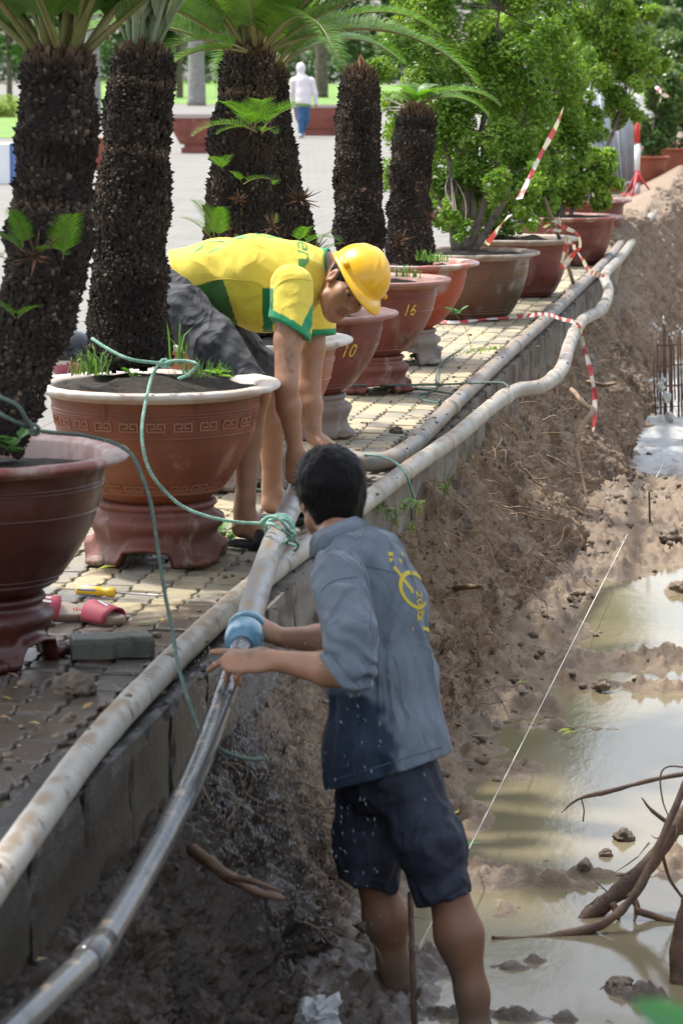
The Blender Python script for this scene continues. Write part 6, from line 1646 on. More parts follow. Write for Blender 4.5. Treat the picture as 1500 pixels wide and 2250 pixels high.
def add_head(S, c, F, U, k=.012, neck=None):
    Rt = np.cross(F, U); R = np.array([Rt, F, U])
    S.ell(c + U * .030 - F * .012, (.073, .094, .098), R, .015)
    S.ell(c + F * .028 - U * .042, (.058, .066, .082), R, .03)
    S.ell(c + F * .066 - U * .100, (.026, .022, .020), R, .03)
    for sg in (-1, 1):
        S.ell(c + F * .058 - U * .022 + Rt * sg * .040, (.024, .026, .024), R, .025)      # cheeks
        S.cone(c + F * .020 - U * .072 + Rt * sg * .050, c + F * .060 - U * .100 + Rt * sg * .014, .018, .016, .025)   # jaw
        S.cone(c + F * .088 + U * .024 + Rt * sg * .012, c + F * .070 + U * .024 + Rt * sg * .046, .010, .010, .014)   # brow
    for sg in (-1, 1):
        S.ell(c + F * .098 + U * .002 + Rt * sg * .032, (.017, .014, .010), R, .008, 's')
        S.ell(c + F * .0745 + U * .001 + Rt * sg * .031, (.0145, .014, .0125), R, .003)
        S.cone(c + F * .088 + U * .009 + Rt * sg * .020, c + F * .083 + U * .008 + Rt * sg * .044, .0038, .0035, .004)
        S.ell(c + F * .096 - U * .036 + Rt * sg * .013, (.009, .011, .008), R, .006)
        S.ell(c - F * .006 - U * .006 + Rt * sg * .077, (.010, .021, .032), R, .008)
        S.ell(c + F * .001 - U * .004 + Rt * sg * .086, (.006, .011, .017), R, .005, 's')
    S.cone(c + F * .088 + U * .010, c + F * .110 - U * .030, .0075, .0125, .012)
    S.cone(c + F * .089 - U * .058 + Rt * .018, c + F * .089 - U * .058 - Rt * .018, .006, .006, .006)
    S.cone(c + F * .090 - U * .070 + Rt * .014, c + F * .090 - U * .070 - Rt * .014, .0075, .0075, .006)
    S.ell(c + F * .099 - U * .064, (.024, .006, .0022), R, .003, 's')
    if neck is not None:
        S.cone(c - U * .055 - F * .018, neck, .052, .056, .03)

def add_hand(S, w, d, n, side, curl=(.3, .4, .5, .6), thumb=(.6, .5, .3), size=1.0, spread=.12):
    d = unit(d); n = unit(n - d * np.dot(n, d)); sd = unit(np.cross(d, n)); sd = sd if np.dot(sd, side) > 0 else -sd
    z = size
    kn = w + d * .088 * z
    S.cone(w, w + d * .03 * z, .028 * z, .036 * z, .015, flat=(n, .62))
    S.cone(w + d * .03 * z, kn, .037 * z, .040 * z, .012, flat=(n, .42))
    L = (.070, .078, .072, .056); off = (.029, .0095, -.0105, -.029); rr = (.0092, .0095, .009, .008)
    for i in range(4):
        p = kn + sd * off[i] * z - d * (.004 + .008 * abs(i - 1)) * z
        dirn = unit(d + sd * spread * (1.3 - i) * .8); a = curl[i] * .55
        for j, f in enumerate((.46, .30, .24)):
            dd = unit(dirn * math.cos(a) - n * math.sin(a)); q = p + dd * L[i] * f * 1.12 * z
            S.cone(p, q, rr[i] * z * (1 - .08 * j), rr[i] * z * (.93 - .09 * j), .005)
            p = q; a += curl[i] * (.75 if j == 0 else .55)
    p = w + d * .022 * z + sd * .026 * z - n * .008
    t1 = unit(d * thumb[0] + sd * thumb[1] - n * thumb[2]); q = p + t1 * .042 * z
    S.cone(p, q, .017 * z, .0125 * z, .014); t2 = unit(t1 + d * .35 - n * .15); q2 = q + t2 * .032 * z; S.cone(q, q2, .0115 * z, .0105 * z, .005); S.cone(q2, q2 + unit(t2 + d * .2) * .026 * z, .0105 * z, .008 * z, .004)

M_skin = mat('tanned_skin', (1, 1, 1), .48, attr=True, layers=[((.24, .115, .065), 18, .55, .8, None, .35), ((.10, .065, .045), 7, .60, .70, None, .6), ((.16, .115, .085), 26, .63, .72, None, .5)], sss=.10, bumps=[(160, .12), (500, .10)], bump_dist=.003, spec=.45)
M_hair = mat('black_hair', (0.0045, 0.004, 0.004), .5, layers=[((.008, .007, .007), 90, .5, .7)], bumps=[(180, .5)], bump_dist=.004, spec=.12)
M_cloth = mat('cotton_cloth', (1, 1, 1), .85, attr=True, bumps=[(7, .28, (1, .8, 1.3), .02, True), (9, .25, (1, 1, 1), .02), (420, .2, (1, 1, 1), .002)], sheen=.15, spec=.25)
M_cloth_wet = mat('damp_cloth', (1, 1, 1), .78, attr=True, bumps=[(8, .8, (1, 1, .35), .03, True), (10, .28, (1, 1, .6), .02), (420, .2, (1, 1, 1), .002)], sheen=.1, spec=.3)
M_denim = mat('black_denim', (0.075, 0.078, 0.086), .85, layers=[((.16, .163, .17), 7, .5, .75, (1, 1, 1), .8), ((.028, .029, .033), 12, .5, .7), ((.15, .15, .155), 70, .62, .8, None, .5)], bumps=[(12, .5, (1, 1, .7), .02, True), (11, .4, (1, 1, 1), .025), (380, .4, (1, 1, 1), .003)], spec=.2)
M_short = mat('navy_shorts', (0.020, 0.024, 0.038), .7, layers=[((.035, .042, .062), 6, .5, .7), ((.010, .012, .018), 9, .5, .7)], bumps=[(10, .5, (1, 1, .5), .02, True), (10, .35, (1, 1, 1), .02), (300, .3, (1, 1, 1), .002)], spec=.35)

def folds(S, dirs, amp, freq, seed, band=.04):
    """cloth folds: stretched noise ridges along a direction"""
    d = unit(dirs); u = unit(np.cross(d, [0.3, .5, .8])); v = np.cross(d, u)
    def f(x, y, z):
        a = (x * d[0] + y * d[1] + z * d[2]) * freq * .22; b = (x * u[0] + y * u[1] + z * u[2]) * freq; c = (x * v[0] + y * v[1] + z * v[2]) * freq
        w = vn(a * 2, b * .4, c * .4, seed + 5) * .8
        return amp * (1 - 2 * np.abs(vn(a, b + w, c + w, seed))) * .6 + amp * .4 * vn(a * 2.3, b * 2.1, c * 2.1 + w, seed + 1)
    S.warp(f, band)

def print_on(V2, F2, bvh, c, u, v, ray, off=.002):
    """flat lettering laid on a cloth surface"""
    pts = []; ok = np.ones(len(V2), bool)
    for i, (a, b) in enumerate(V2[:, :2]):
        p = np.asarray(c) + u * a + v * b - ray * .25
        h, nrm, _, _ = bvh.ray_cast(Vector(p), Vector(ray), .6)
        if h is None: ok[i] = False; pts.append(p); continue
        pts.append(np.array(h) - ray * off)
    F2 = F2[ok[F2].all(1)]
    return np.array(pts), F2

def arc_strokes(arcs, w):
    """polyline strokes as flat ribbons"""
    V = []; F = []
    for pl in arcs:
        pl = np.asarray(pl, float); t = np.gradient(pl, axis=0); t /= np.linalg.norm(t, axis=1, keepdims=True); n = np.stack([-t[:, 1], t[:, 0]], -1) * w / 2
        b = len(V)
        for k in range(len(pl)): V += [(*(pl[k] - n[k]), 0), (*(pl[k] + n[k]), 0)]
        for k in range(len(pl) - 1): F += [(b + 2 * k, b + 2 * k + 2, b + 2 * k + 3), (b + 2 * k, b + 2 * k + 3, b + 2 * k + 1)]
    return np.array(V), np.array(F)

def bounds(pts, m): pts = np.array(pts); return pts.min(0) - m, pts.max(0) + m

# ------------------------------------------------------------------ the bending worker in yellow
hc = W(763, 630, 612); hL = iv(.62, -.48, -.62); hU = iv(.68, .68, .27); hU = unit(hU - hL * np.dot(hU, hL)); hF = np.cross(hL, hU) * 1.0
if np.dot(hF, TC) < 0: hF = -hF
hU = unit(np.cross(-hL, hF)) if np.dot(np.cross(-hL, hF), UPV) > 0 else -unit(np.cross(-hL, hF))
neckb = W(702, 588, 606)
nearS, nearE, nearWr = W(640, 628, 622), W(628, 850, 628), W(648, 985, 624)
farS, farE, farWr = W(690, 650, 588), W(680, 858, 590), W(690, 962, 592)
pelv = W(405, 655, 602)
nK, nA = W(560, 862, 622), W(537, 1118, 619); fK_, fA_ = W(605, 838, 592), W(597, 1070, 586)
lo, hi = bounds([hc, pelv, W(360, 650, 600), W(880, 500, 612), W(520, 1200, 618), W(650, 1140, 580), W(400, 700, 640), W(700, 1090, 630)], .12)
S = SDF(lo, hi, .0045)
add_head(S, hc, hF, hU, neck=neckb)
S.chain([neckb, W(600, 610, 605), W(500, 618, 604), pelv], [.06, .11, .105, .11], .04)
for (a, e, w_, ) in ((nearS, nearE, nearWr), (farS, farE, farWr)):
    S.cone(a, a * .45 + e * .55, .052, .049, .02); S.cone(a * .45 + e * .55, e, .049, .040, .02)
    m1 = e * .68 + w_ * .32; S.cone(e, m1, .040, .042, .02); S.cone(m1, w_, .042, .027, .02)
add_hand(S, nearWr, iv(-.05, -1, .1), iv(-.55, 0, .8), iv(.6, 0, .6), (.5, .55, .6, .6), (.75, .3, .35))
add_hand(S, farWr, iv(.75, -.45, .35), iv(.25, .8, .5), iv(-.1, -.2, -.9), (.25, .3, .35, .4), (.7, .5, .3))
for (k_, a_, heel, toe, ball) in ((nK, nA, W(530, 1160, 618), W(592, 1190, 620), W(572, 1180, 620)), (fK_, fA_, W(594, 1108, 586), W(650, 1138, 588), W(630, 1125, 588))):
    cf = k_ * .62 + a_ * .38 - RGT * .012
    S.cone(k_, cf, .052, .053, .02); S.cone(cf, a_ * .9 + k_ * .1, .053, .035, .02); S.cone(a_ * .9 + k_ * .1, a_, .035, .034, .015)
    S.cone(a_, heel, .036, .032, .02); S.cone(a_ * .6 + ball * .4, ball, .030, .026, .025); S.cone(heel, ball, .028, .024, .02)
    sdv = unit(np.cross(toe - heel, vec(0, 0, 1)))
    for q in range(5): S.cone(ball + sdv * (q - 2) * .014, toe + sdv * (q - 2) * .015 - unit(toe - heel) * .006 * abs(q - (0 if np.dot(sdv, TC) < 0 else 4)), .013, .0105 if q not in (0, 4) else .012, .006)
S.chain([pelv, W(478, 762, 615), nK], [.085, .07, .052], .03); S.chain([W(418, 680, 596), W(516, 760, 593), fK_], [.075, .066, .052], .03)
V, F = S.nets(); del S
q = V - hc; Rt = np.cross(hF, hU); l, f, u = q @ Rt, q @ hF, q @ hU
K = np.tile(np.array([.36, .185, .105]), (len(V), 1)); K[V[:, 2] < .62] *= .9
K *= (1 + .12 * vn(V[:, 0] * 30, V[:, 1] * 30, V[:, 2] * 30, 3))[:, None]
head = np.linalg.norm(q, axis=1) < .16
eye = head & (np.abs(np.abs(l) - .031) < .0125) & (np.abs(u - .001) < .0065) & (f > .068)
K[eye] = (.045, .03, .025); white = eye & (np.abs(np.abs(l) - .031) > .0065); K[white] = (.30, .24, .20)
K[head & (np.abs(np.abs(l) - .031) < .020) & (np.abs(u - .023 + np.abs(np.abs(l) - .028) * .25) < .0045) & (f > .06)] = (.03, .022, .018)
K[head & (np.abs(l) < .023) & (np.abs(u + .064) < .011) & (f > .083)] = (.27, .105, .08)
K[head & (np.abs(l) < .010) & (np.abs(u + .040) < .003) & (f > .09)] *= .5
pw = thing('person', 'man bending over in a yellow and green shirt, black denim shorts and yellow hard hat', 'person', (float(nA[0]), float(nA[1]), 0.0))
OW = np.array([nA[0], nA[1], 0.0])
obj('body', mesh_np('body', V - OW, [F], K), M_skin, pw)
# hair below the hat
S = SDF(*bounds([hc], .2), .0045); R_ = np.array([Rt, hF, hU]); S.ell(hc + hU * .030 - hF * .014, (.077, .097, .101), R_, .005)
S.cut(hc + hF * .048, hF); S.cut(hc - hU * .035 - hF * .03, -hU * .85 + hF * .5)
V, F = S.nets(); obj('hair', mesh_np('hair', V - OW, [F]), M_hair, pw)
# shirt
S = SDF(*bounds([W(350, 600, 600), W(740, 560, 605), W(600, 760, 625), W(700, 760, 580), W(400, 500, 600)], .16), .0052)
S.chain([W(352, 628, 600), W(392, 622, 601), W(470, 614, 603), W(565, 612, 606), W(640, 612, 607)], [.112, .118, .140, .158, .145], .05)
S.cone(W(640, 612, 607), W(708, 590, 607), .12, .070, .05)
S.cone(W(500, 628, 604), W(600, 648, 608), .105, .118, .06)
S.cone(W(480, 640, 606), W(590, 690, 610), .05, .055, .08)
nearCut = W(636, 722, 626); farCut = W(702, 738, 590)
Q = S.like(); Q.cone(nearS, W(636, 775, 626), .080, .078, .022)
folds(Q, iv(.1, -1, 0), .010, 15, 5); Q.cut(nearCut, iv(-.50, -.86, .1))
folds(S, iv(.2, -1, 0), .010, 10, 3); folds(S, iv(1, .35, 0), .008, 9, 9); folds(S, iv(.7, -.7, .2), .003, 20, 10)
S.cut(W(381, 600, 602), iv(-.95, -.25, 0)); S.cut(W(722, 586, 607), iv(.92, .10, .2), .16)
S.join(Q, .012); Q = S.like(); Q.cone(farS, W(702, 770, 590), .075, .066, .05); Q.cut(farCut, iv(.10, -1, 0)); S.join(Q, .03); del Q
S.shell(.011)
V, F = S.nets(); del S
px, py = to_px(V)
Yw, Gr, Dg = np.array([.76, .60, .085]), np.array([.025, .27, .115]), np.array([.045, .135, .030])
K = np.tile(Yw, (len(V), 1))
line = np.interp(px, [377, 400, 430, 470, 510, 560, 600, 640], [650, 636, 628, 615, 612, 618, 632, 650])
panel = (py > line) & (px > 376) & (px < 492 + (py - 620) * .32); K[panel] = Dg
edge = (py > line) & ~panel & (px < 575); K[edge] = Yw * np.array([.8, .85, .6])  # belly below the side line: yellow darkened in the colour as shade
K[(px > 577) & (px < 601 - (py - 640) * .02) & (py > 634) & (py < 730)] = Gr * .6
n1 = iv(-.50, -.86, .1); d1 = (V - nearCut) @ n1; nr = np.linalg.norm(V - nearCut, axis=1) < .155; K[nr & (d1 > -.024) & ((V - nearCut) @ TC > -.12)] = Gr
d2 = (V - farCut) @ iv(.10, -1, 0); K[(np.linalg.norm(V - farCut, axis=1) < .11) & (d2 > -.022) & (px > 668)] = Gr
sidef = (px > 660) & (py > 640 - (px - 690) * .8) & (py < 735) & (np.abs(px - (712 - (py - 640) * .50)) < 12) & nr; K[sidef] = Gr
obj('shirt', mesh_np('shirt', V - OW, [F], K), M_cloth, pw)
bv = BVHTree.FromPolygons([tuple(v) for v in V], [tuple(f_) for f_ in F])
# collar
mb = MB(); cdir = iv(.92, .10, .2); cu = unit(np.cross(cdir, vec(0, 0, 1))); cvv = np.cross(cdir, cu); cc_ = W(719, 588, 607)
a = np.linspace(0, 2 * np.pi, 40)
ring = [cc_ + (cu * math.cos(t_) + cvv * math.sin(t_)) * .066 for t_ in a]
Vc = []
for t_ in a:
    rd = cu * math.cos(t_) + cvv * math.sin(t_)
    Vc += [cc_ + rd * .074 - cdir * .016, cc_ + rd * .070 + cdir * .012, cc_ + rd * .064 + cdir * .012, cc_ + rd * .064 - cdir * .010]
Vc = np.array(Vc); n_ = len(a); Fc = [[i * 4 + k, i * 4 + (k + 1) % 4, (i + 1) * 4 + (k + 1) % 4, (i + 1) * 4 + k] for i in range(n_ - 1) for k in range(4)]
M_green = mat('green_trim', (.03, .28, .13), .8); obj('collar', mesh_np('collar', Vc - OW, [Fc]), M_green, pw)
def seam0(bvh, pts, s_, org, par, m, r=.0013):
    out = []
    for q in spline(np.array(pts, float), 7):
        d = unit(W(q[0], q[1], s_) - CAM); h, nrm, _, _ = bvh.ray_cast(Vector(CAM), Vector(d), 30)
        if h is not None: out.append(np.array(h) - d * .0006)
    out = np.array(out); k = np.concatenate([[True], np.linalg.norm(np.diff(out, axis=0), axis=1) < .06])
    mb = MB(); mb.tube(out[k] - org, r, sides=5); obj('seam', mb.mesh('seam'), m, par)
M_yseam = mat('yellow_seam', (.50, .38, .05), .9)
for pts in ([(598, 660), (604, 636), (622, 618), (650, 612), (690, 618)], [(392, 640), (430, 628), (480, 614), (540, 617), (582, 630)]): seam0(bv, pts, 606, OW, pw, M_yseam)
M_print = mat('green_print', (.16, .40, .14), .8); M_print2 = mat('dark_green_print', (.10, .30, .10), .8)
th = np.linspace(-1.75, 1.75, 20)
def uarc(R, xs, w_): return [(-xs, -R * .62)] + [(R * math.cos(t_) * .9, R * .62 * math.sin(t_)) for t_ in th] + [(-xs, R * .62)]
arcs = [uarc(.085, .02, 0), uarc(.055, .02, 0), [(-.24, -.02), (-.15, .0), (-.06, -.050)], [(-.22, -.06), (-.12, -.05), (-.02, -.075)]]
V2, F2 = arc_strokes([spline(a_, 3) if len(a_) > 2 else a_ for a_ in [np.array(q_) for q_ in arcs]], .014)
uA = iv(1, 0, 0); vA = unit(FWD - uA * np.dot(FWD, uA)); rA = unit(-np.cross(uA, vA)); rA = rA if rA[2] < 0 else -rA
Vp, Fp = print_on(V2, F2, bv, W(572, 530, 607), uA, vA, rA)
if len(Fp): obj("printed_emblem", mesh_np('printed_emblem', Vp - OW, [Fp], smooth=False), M_print, pw)
V2, F2 = text_mesh('nen', .085); 
c_, s__ = math.cos(-1.45), math.sin(-1.45); V2 = np.stack([V2[:, 0] * c_ - V2[:, 1] * s__, V2[:, 0] * s__ + V2[:, 1] * c_, 0 * V2[:, 0]], -1)
Vp, Fp = print_on(V2, F2, bv, W(652, 560, 611), uA, vA, rA)
if len(Fp): obj("printed_word", mesh_np('printed_word', Vp - OW, [Fp], smooth=False), M_print2, pw)
# denim shorts
S = SDF(*bounds([W(340, 640, 600), W(400, 700, 630), W(640, 860, 590), W(560, 900, 630)], .14), .0055)
S.ell(W(398, 655, 602), (.135, .17, .125), None, .03); S.cut(W(420, 600, 602), iv(.55, .84, 0), .25)
Q = S.like(); Q.chain([W(405, 690, 612), W(480, 765, 617), W(570, 880, 622)], [.108, .094, .076], .03); Q.cut(W(551, 852, 622), iv(.62, -.78, 0)); S.join(Q, .03)
Q = S.like(); Q.chain([W(420, 680, 594), W(515, 755, 594), W(625, 860, 592)], [.10, .088, .068], .03); Q.cut(W(606, 836, 592), iv(.66, -.75, 0)); S.join(Q, .03); del Q
folds(S, iv(.35, 1, 0), .011, 15, 13); folds(S, iv(-.8, .6, .2), .008, 20, 14)
S.shell(.012); V, F = S.nets(); del S
obj('denim_shorts', mesh_np('denim_shorts', V - OW, [F]), M_denim, pw)
# hard hat
hh = thing('hard_hat', 'yellow hard hat on the head of the bending worker', 'hard hat', tuple(hc + hU * .05))
M_hat = mat('yellow_hat_plastic', (0.80, 0.43, 0.018), .28, layers=[((.70, .34, .015), 5, .55, .75), ((.5, .3, .08), 30, .68, .76, None, .5)], spec=.5, bumps=[(25, .05)])
na, ne = 72, 18; Vh = []
hcn = hU * .0
for i in range(na):
    a = i / na * 2 * np.pi
    ca, sa = math.cos(a), math.sin(a)
    ext = .010 + .052 * max(0, ca) ** 2.2; drop = -.004 - .020 * max(0, ca) ** 2
    ro = Rt * sa; fo = hF * ca
    Vh.append(ro * (.106 + ext * .6) + fo * (.126 + ext) + hU * (drop - .004)); Vh.append(ro * (.106 + ext * .6) + fo * (.126 + ext) + hU * (drop + .001)); Vh.append(ro * .108 + fo * .129 + hU * .004)
    for j in range(ne):
        e = (j + .3) / ne * np.pi / 2; ce, se = math.cos(e), math.sin(e)
        lat = sa * ce
        rid = .007 * math.exp(-(lat / .14) ** 2) * (1 if se > .22 else se / .22) + .004 * (math.exp(-((abs(lat) - .30) / .05) ** 2)) * (se > .3)
        pz = se ** .88
        Vh.append(ro * (.105 + rid) * ce + fo * (.125 + rid) * ce + hU * (.118 + rid) * pz)
m_ = ne + 3; Vh.append(hU * .1255)
Fh = [[i * m_ + k, ((i + 1) % na) * m_ + k, ((i + 1) % na) * m_ + k + 1, i * m_ + k + 1] for i in range(na) for k in range(m_ - 1)]
Ft = [[i * m_ + m_ - 1, ((i + 1) % na) * m_ + m_ - 1, na * m_] for i in range(na)]
sh = obj('shell', mesh_np('shell', np.array(Vh), [Fh, Ft]), M_hat, hh); md = sh.modifiers.new('t', 'SOLIDIFY'); md.thickness = .003; md.offset = -1
for sg in (-1, 1):
    mb = MB(); pp = [Rt * sg * .109 + hF * (.02 + .018 * k) + hU * (.018 + .002 * k) for k in range(3)]; mb.tube(pp, [.009, .010, .009], sides=8); mb.obj('slot', M_hat, hh)
mb = MB(); mb.tube(spline([Rt * .098 + hU * -.005 + hF * .03, Rt * .083 - hU * .05 + hF * .03, Rt * .06 - hU * .115 + hF * .045, -hU * .163 + hF * .055], 6) if False else spline([-Rt * .1 + hF * -.02 - hU * .004, -Rt * .09 - hF * .01 - hU * .03], 4), .004, sides=6); mb.obj('suspension_tab', mat('hat_tab', (.6, .3, .02), .5), hh)
# sandals
M_blk = mat('black_foam', (.012, .012, .014), .8)
for (lab, a, b_) in (('black sandal on the near foot of the bending worker', W(518, 1182, 618), W(600, 1198, 622)), ('black sandal on the far foot of the bending worker', W(580, 1128, 586), W(655, 1144, 590))):
    a = np.array([a[0], a[1], 0]); b_ = np.array([b_[0], b_[1], 0]); d = unit(b_ - a); L = .25; c0 = (a + b_) / 2; n_ = 24; sdv = np.cross([0, 0, 1], d)
    an = np.linspace(0, 2 * np.pi, n_, endpoint=False); out = np.array([d * math.cos(q_) * L / 2 + sdv * math.sin(q_) * (.046 + .006 * math.cos(q_)) for q_ in an])
    V = np.vstack([out * .96 + vec(0, 0, .004), out + vec(0, 0, .010), out + vec(0, 0, .024), out * .94 + vec(0, 0, .026), [[0, 0, .026]]]); j = np.arange(n_); j2 = (j + 1) % n_
    F4 = np.concatenate([np.stack([l_ * n_ + j, l_ * n_ + j2, (l_ + 1) * n_ + j2, (l_ + 1) * n_ + j], -1) for l_ in range(3)]); F3 = np.stack([3 * n_ + j, 3 * n_ + j2, np.full(n_, 4 * n_)], -1)
    t = thing('black_sandal', lab, 'sandal', c0); obj('sole', mesh_np('sole', V, [F4, F3]), M_blk, t)
    Vs = []
    for k in range(5):
        for q_ in np.linspace(0, math.pi, 12): Vs.append(d * (.02 + k * .017) + sdv * math.cos(q_) * .052 + vec(0, 0, .018 + math.sin(q_) * (.056 - .007 * k)))
    Fs = [[k * 12 + i, k * 12 + i + 1, k * 12 + 13 + i, k * 12 + 12 + i] for k in range(4) for i in range(11)]
    st = obj('strap', mesh_np('strap', np.array(Vs), [Fs]), M_blk, t); md = st.modifiers.new('t', 'SOLIDIFY'); md.thickness = .004

# ------------------------------------------------------------------ the man standing in the trench
mc = W(722, 1090, 770); mF = iv(-.42, .10, -.90); mU = iv(-.06, 1, .12); mU = unit(mU - mF * np.dot(mU, mF)); mR = np.cross(mF, mU)
nk = W(752, 1205, 782)
Ls, Le, Lw = W(745, 1275, 803), W(772, 1478, 816), W(596, 1450, 806)
Rs, Re, Rw = W(838, 1250, 768), W(735, 1412, 752), W(614, 1400, 764)
lo, hi = bounds([mc, W(640, 970, 770), W(1000, 1650, 790), W(1060, 2290, 790), W(470, 1480, 775), W(800, 2190, 750), W(860, 1230, 760), W(780, 1480, 830)], .10)
S = SDF(lo, hi, .0048)
add_head(S, mc, mF, mU, neck=nk)
S.chain([nk, W(815, 1300, 785), W(845, 1500, 787), W(858, 1690, 788)], [.062, .095, .10, .11], .04)
for (a, e, w_) in ((Ls, Le, Lw), (Rs, Re, Rw)):
    S.cone(a, e, .050, .042, .02); m1 = e * .70 + w_ * .30; S.cone(e, m1, .044, .046, .02); S.cone(m1, w_, .046, .027, .02)
add_hand(S, Lw, iv(-1, -.05, -.02), iv(-.05, .75, .65), iv(0, .3, -1), (.15, .45, 1.0, 1.25), (.7, .5, .4), size=1.1, spread=.3)
add_hand(S, Rw, iv(-.62, .42, -.25), iv(.45, .75, .35), iv(-.5, .4, .6), (.8, .85, .9, .95), (.75, .55, .15))
nk1, na1 = W(978, 1935, 792), W(1037, 2185, 790)
S.chain([nk1, W(1008, 2055, 791), na1, W(1042, 2245, 789)], [.056, .061, .040, .043], .045); S.cone(W(1045, 2262, 789), W(985, 2300, 772), .042, .032, .02)
fk1, fa1 = W(822, 1925, 770), W(864, 2118, 765)
S.chain([fk1, W(848, 2020, 768), fa1, W(868, 2155, 764)], [.055, .058, .039, .040], .045); S.cone(W(870, 2160, 764), W(800, 2176, 748), .036, .026, .02)
V, F = S.nets(); del S
K = np.tile(np.array([.345, .178, .105]), (len(V), 1)); K[V[:, 2] < -.3] = (.235, .115, .068)
K *= (1 + .12 * vn(V[:, 0] * 25, V[:, 1] * 25, V[:, 2] * 25, 7))[:, None]
mudm = np.clip((-.72 - V[:, 2]) * 7 + .8 * fbm(V[:, 0] * 22, V[:, 1] * 22, V[:, 2] * 14, 3, 19), 0, 1)[:, None] * .85; K = K * (1 - mudm) + np.array([.16, .118, .083]) * mudm
OM = np.array([float(fa1[0]), float(fa1[1]), ZW])
pm_ = thing('person', 'man seen from behind in a grey-blue shirt and navy shorts, standing barefoot in the trench', 'person', OM)
obj('body', mesh_np('body', V - OM, [F], K), M_skin, pm_)
# hair
S = SDF(*bounds([mc], .22), .0042); R_ = np.array([mR, mF, mU])
S.ell(mc + mU * .038 - mF * .018, (.100, .116, .114), R_, .01); S.ell(mc - mU * .030 - mF * .058, (.080, .055, .078), R_, .03)
S.cut(mc + mF * .055 + mU * .02, mF * .9 - mU * .35); S.cut(mc - mU * .088 - mF * .06, -mU + mF * .10)
for sg in (-1, 1): S.ell(mc + mR * sg * .085 + mF * .012 - mU * .022, (.022, .030, .036), R_, .006, 's')
S.warp(lambda x, y, z: .006 * fbm(x * 22, y * 22, z * 14, 3, 5), .03)
V, F = S.nets(); del S
mb = MB(); mb.add(V - OM, [F])
N_ = np.zeros_like(V); fn = np.cross(V[F[:, 1]] - V[F[:, 0]], V[F[:, 2]] - V[F[:, 0]])
for k in range(4): np.add.at(N_, F[:, k], fn)
N_ /= np.maximum(np.linalg.norm(N_, axis=1, keepdims=True), 1e-9)
r_ = np.random.default_rng(4); whorl = mc + mU * .12 - mF * .06
for i in r_.choice(len(V), 5200):
    fl = V[i] - whorl; fl = fl - N_[i] * np.dot(fl, N_[i]); fl = unit(fl)
    dr = unit(N_[i] * r_.uniform(.25, .8) + fl * 1.0 + r_.normal(size=3) * .25); L = r_.uniform(.012, .026); w_ = unit(np.cross(dr, N_[i])) * .0011
    p0 = V[i] - OM - N_[i] * .002
    mb.add([p0 - w_, p0 + w_, p0 + dr * L - N_[i] * L * .2], [np.array([[0, 1, 2]])])
obj('hair', mb.mesh('hair'), M_hair, pm_)
# shirt
S = SDF(*bounds([W(660, 1150, 785), W(1010, 1660, 790), W(700, 1760, 790), W(860, 1200, 750), W(760, 1500, 830)], .16), .0052)
S.chain([W(792, 1240, 785), W(822, 1340, 786), W(838, 1480, 787), W(848, 1640, 788), W(852, 1790, 788)], [.112, .142, .152, .172, .186], .05)
S.cone(W(752, 1192, 783), W(800, 1260, 785), .056, .10, .04)
S.cone(W(738, 1246, 798), W(842, 1240, 770), .070, .078, .06)
S.cone(W(700, 1262, 792), W(790, 1400, 790), .035, .09, .05)
folds(S, iv(.12, -1, .05), .020, 8, 23); folds(S, iv(.30, -.9, 0), .012, 15, 24); folds(S, iv(-.1, -1, .2), .006, 30, 25)
hemc = W(850, 1694, 788); S.cut(hemc, iv(.287, -.958, 0)); S.cut(W(742, 1186, 783), iv(-.38, .92, -.1), .12)
slc = W(738, 1488, 812); sln = iv(-.80, -.60, 0); slc2 = W(700, 1412, 752)
Q = S.like(); Q.cone(Ls, W(772, 1400, 816), .084, .074, .01); Q.cone(W(772, 1400, 816), W(766, 1476, 818), .074, .074, .01); Q.cone(W(766, 1476, 818), W(690, 1478, 812), .072, .060, .02)
folds(Q, iv(.2, -1, .05), .009, 16, 26); folds(Q, iv(.8, -.5, 0), .008, 20, 27)
def armfold(x, y, z):
    d = np.sqrt((x - Le[0]) ** 2 + (y - Le[1]) ** 2 + (z - Le[2]) ** 2)
    w_ = np.exp(-(d / .12) ** 2); return .010 * w_ * np.sin(((x - Le[0]) * .4 + (z - Le[2])) * 120 + 4 * vn(x * 14, y * 14, z * 14, 3))
Q.warp(armfold, .03); Q.cut(slc, sln); S.join(Q, .008)
Q = S.like(); Q.cone(W(838, 1250, 768), W(760, 1400, 752), .075, .072, .03); Q.cone(W(760, 1400, 752), W(680, 1412, 752), .066, .056, .02); Q.cut(slc2, iv(-1, 0, 0)); S.join(Q, .02); del Q
S.shell(.012); V, F = S.nets(); del S
px, py = to_px(V)
dry = np.array([.128, .155, .186]); wet = np.array([.016, .028, .052])
wob = 26 * vn(px * .02, py * .012, 0 * px, 8) + 14 * vn(px * .07, py * .05, 0 * px, 9)
bd = np.interp(py, [1490, 1520, 1560, 1620, 1680, 1740], [690, 790, 850, 862, 866, 880]) + wob
sleeve = (np.linalg.norm(V - Le, axis=1) < .13) & (py < 1532)
mixw = np.clip((bd - px) / 26 + .5, 0, 1) * np.clip((py - 1500) / 30, 0, 1) * (~sleeve)
K = dry * (1 - mixw[:, None]) + wet * mixw[:, None]
K *= (1 + .08 * vn(V[:, 0] * 12, V[:, 1] * 12, V[:, 2] * 12, 4))[:, None]
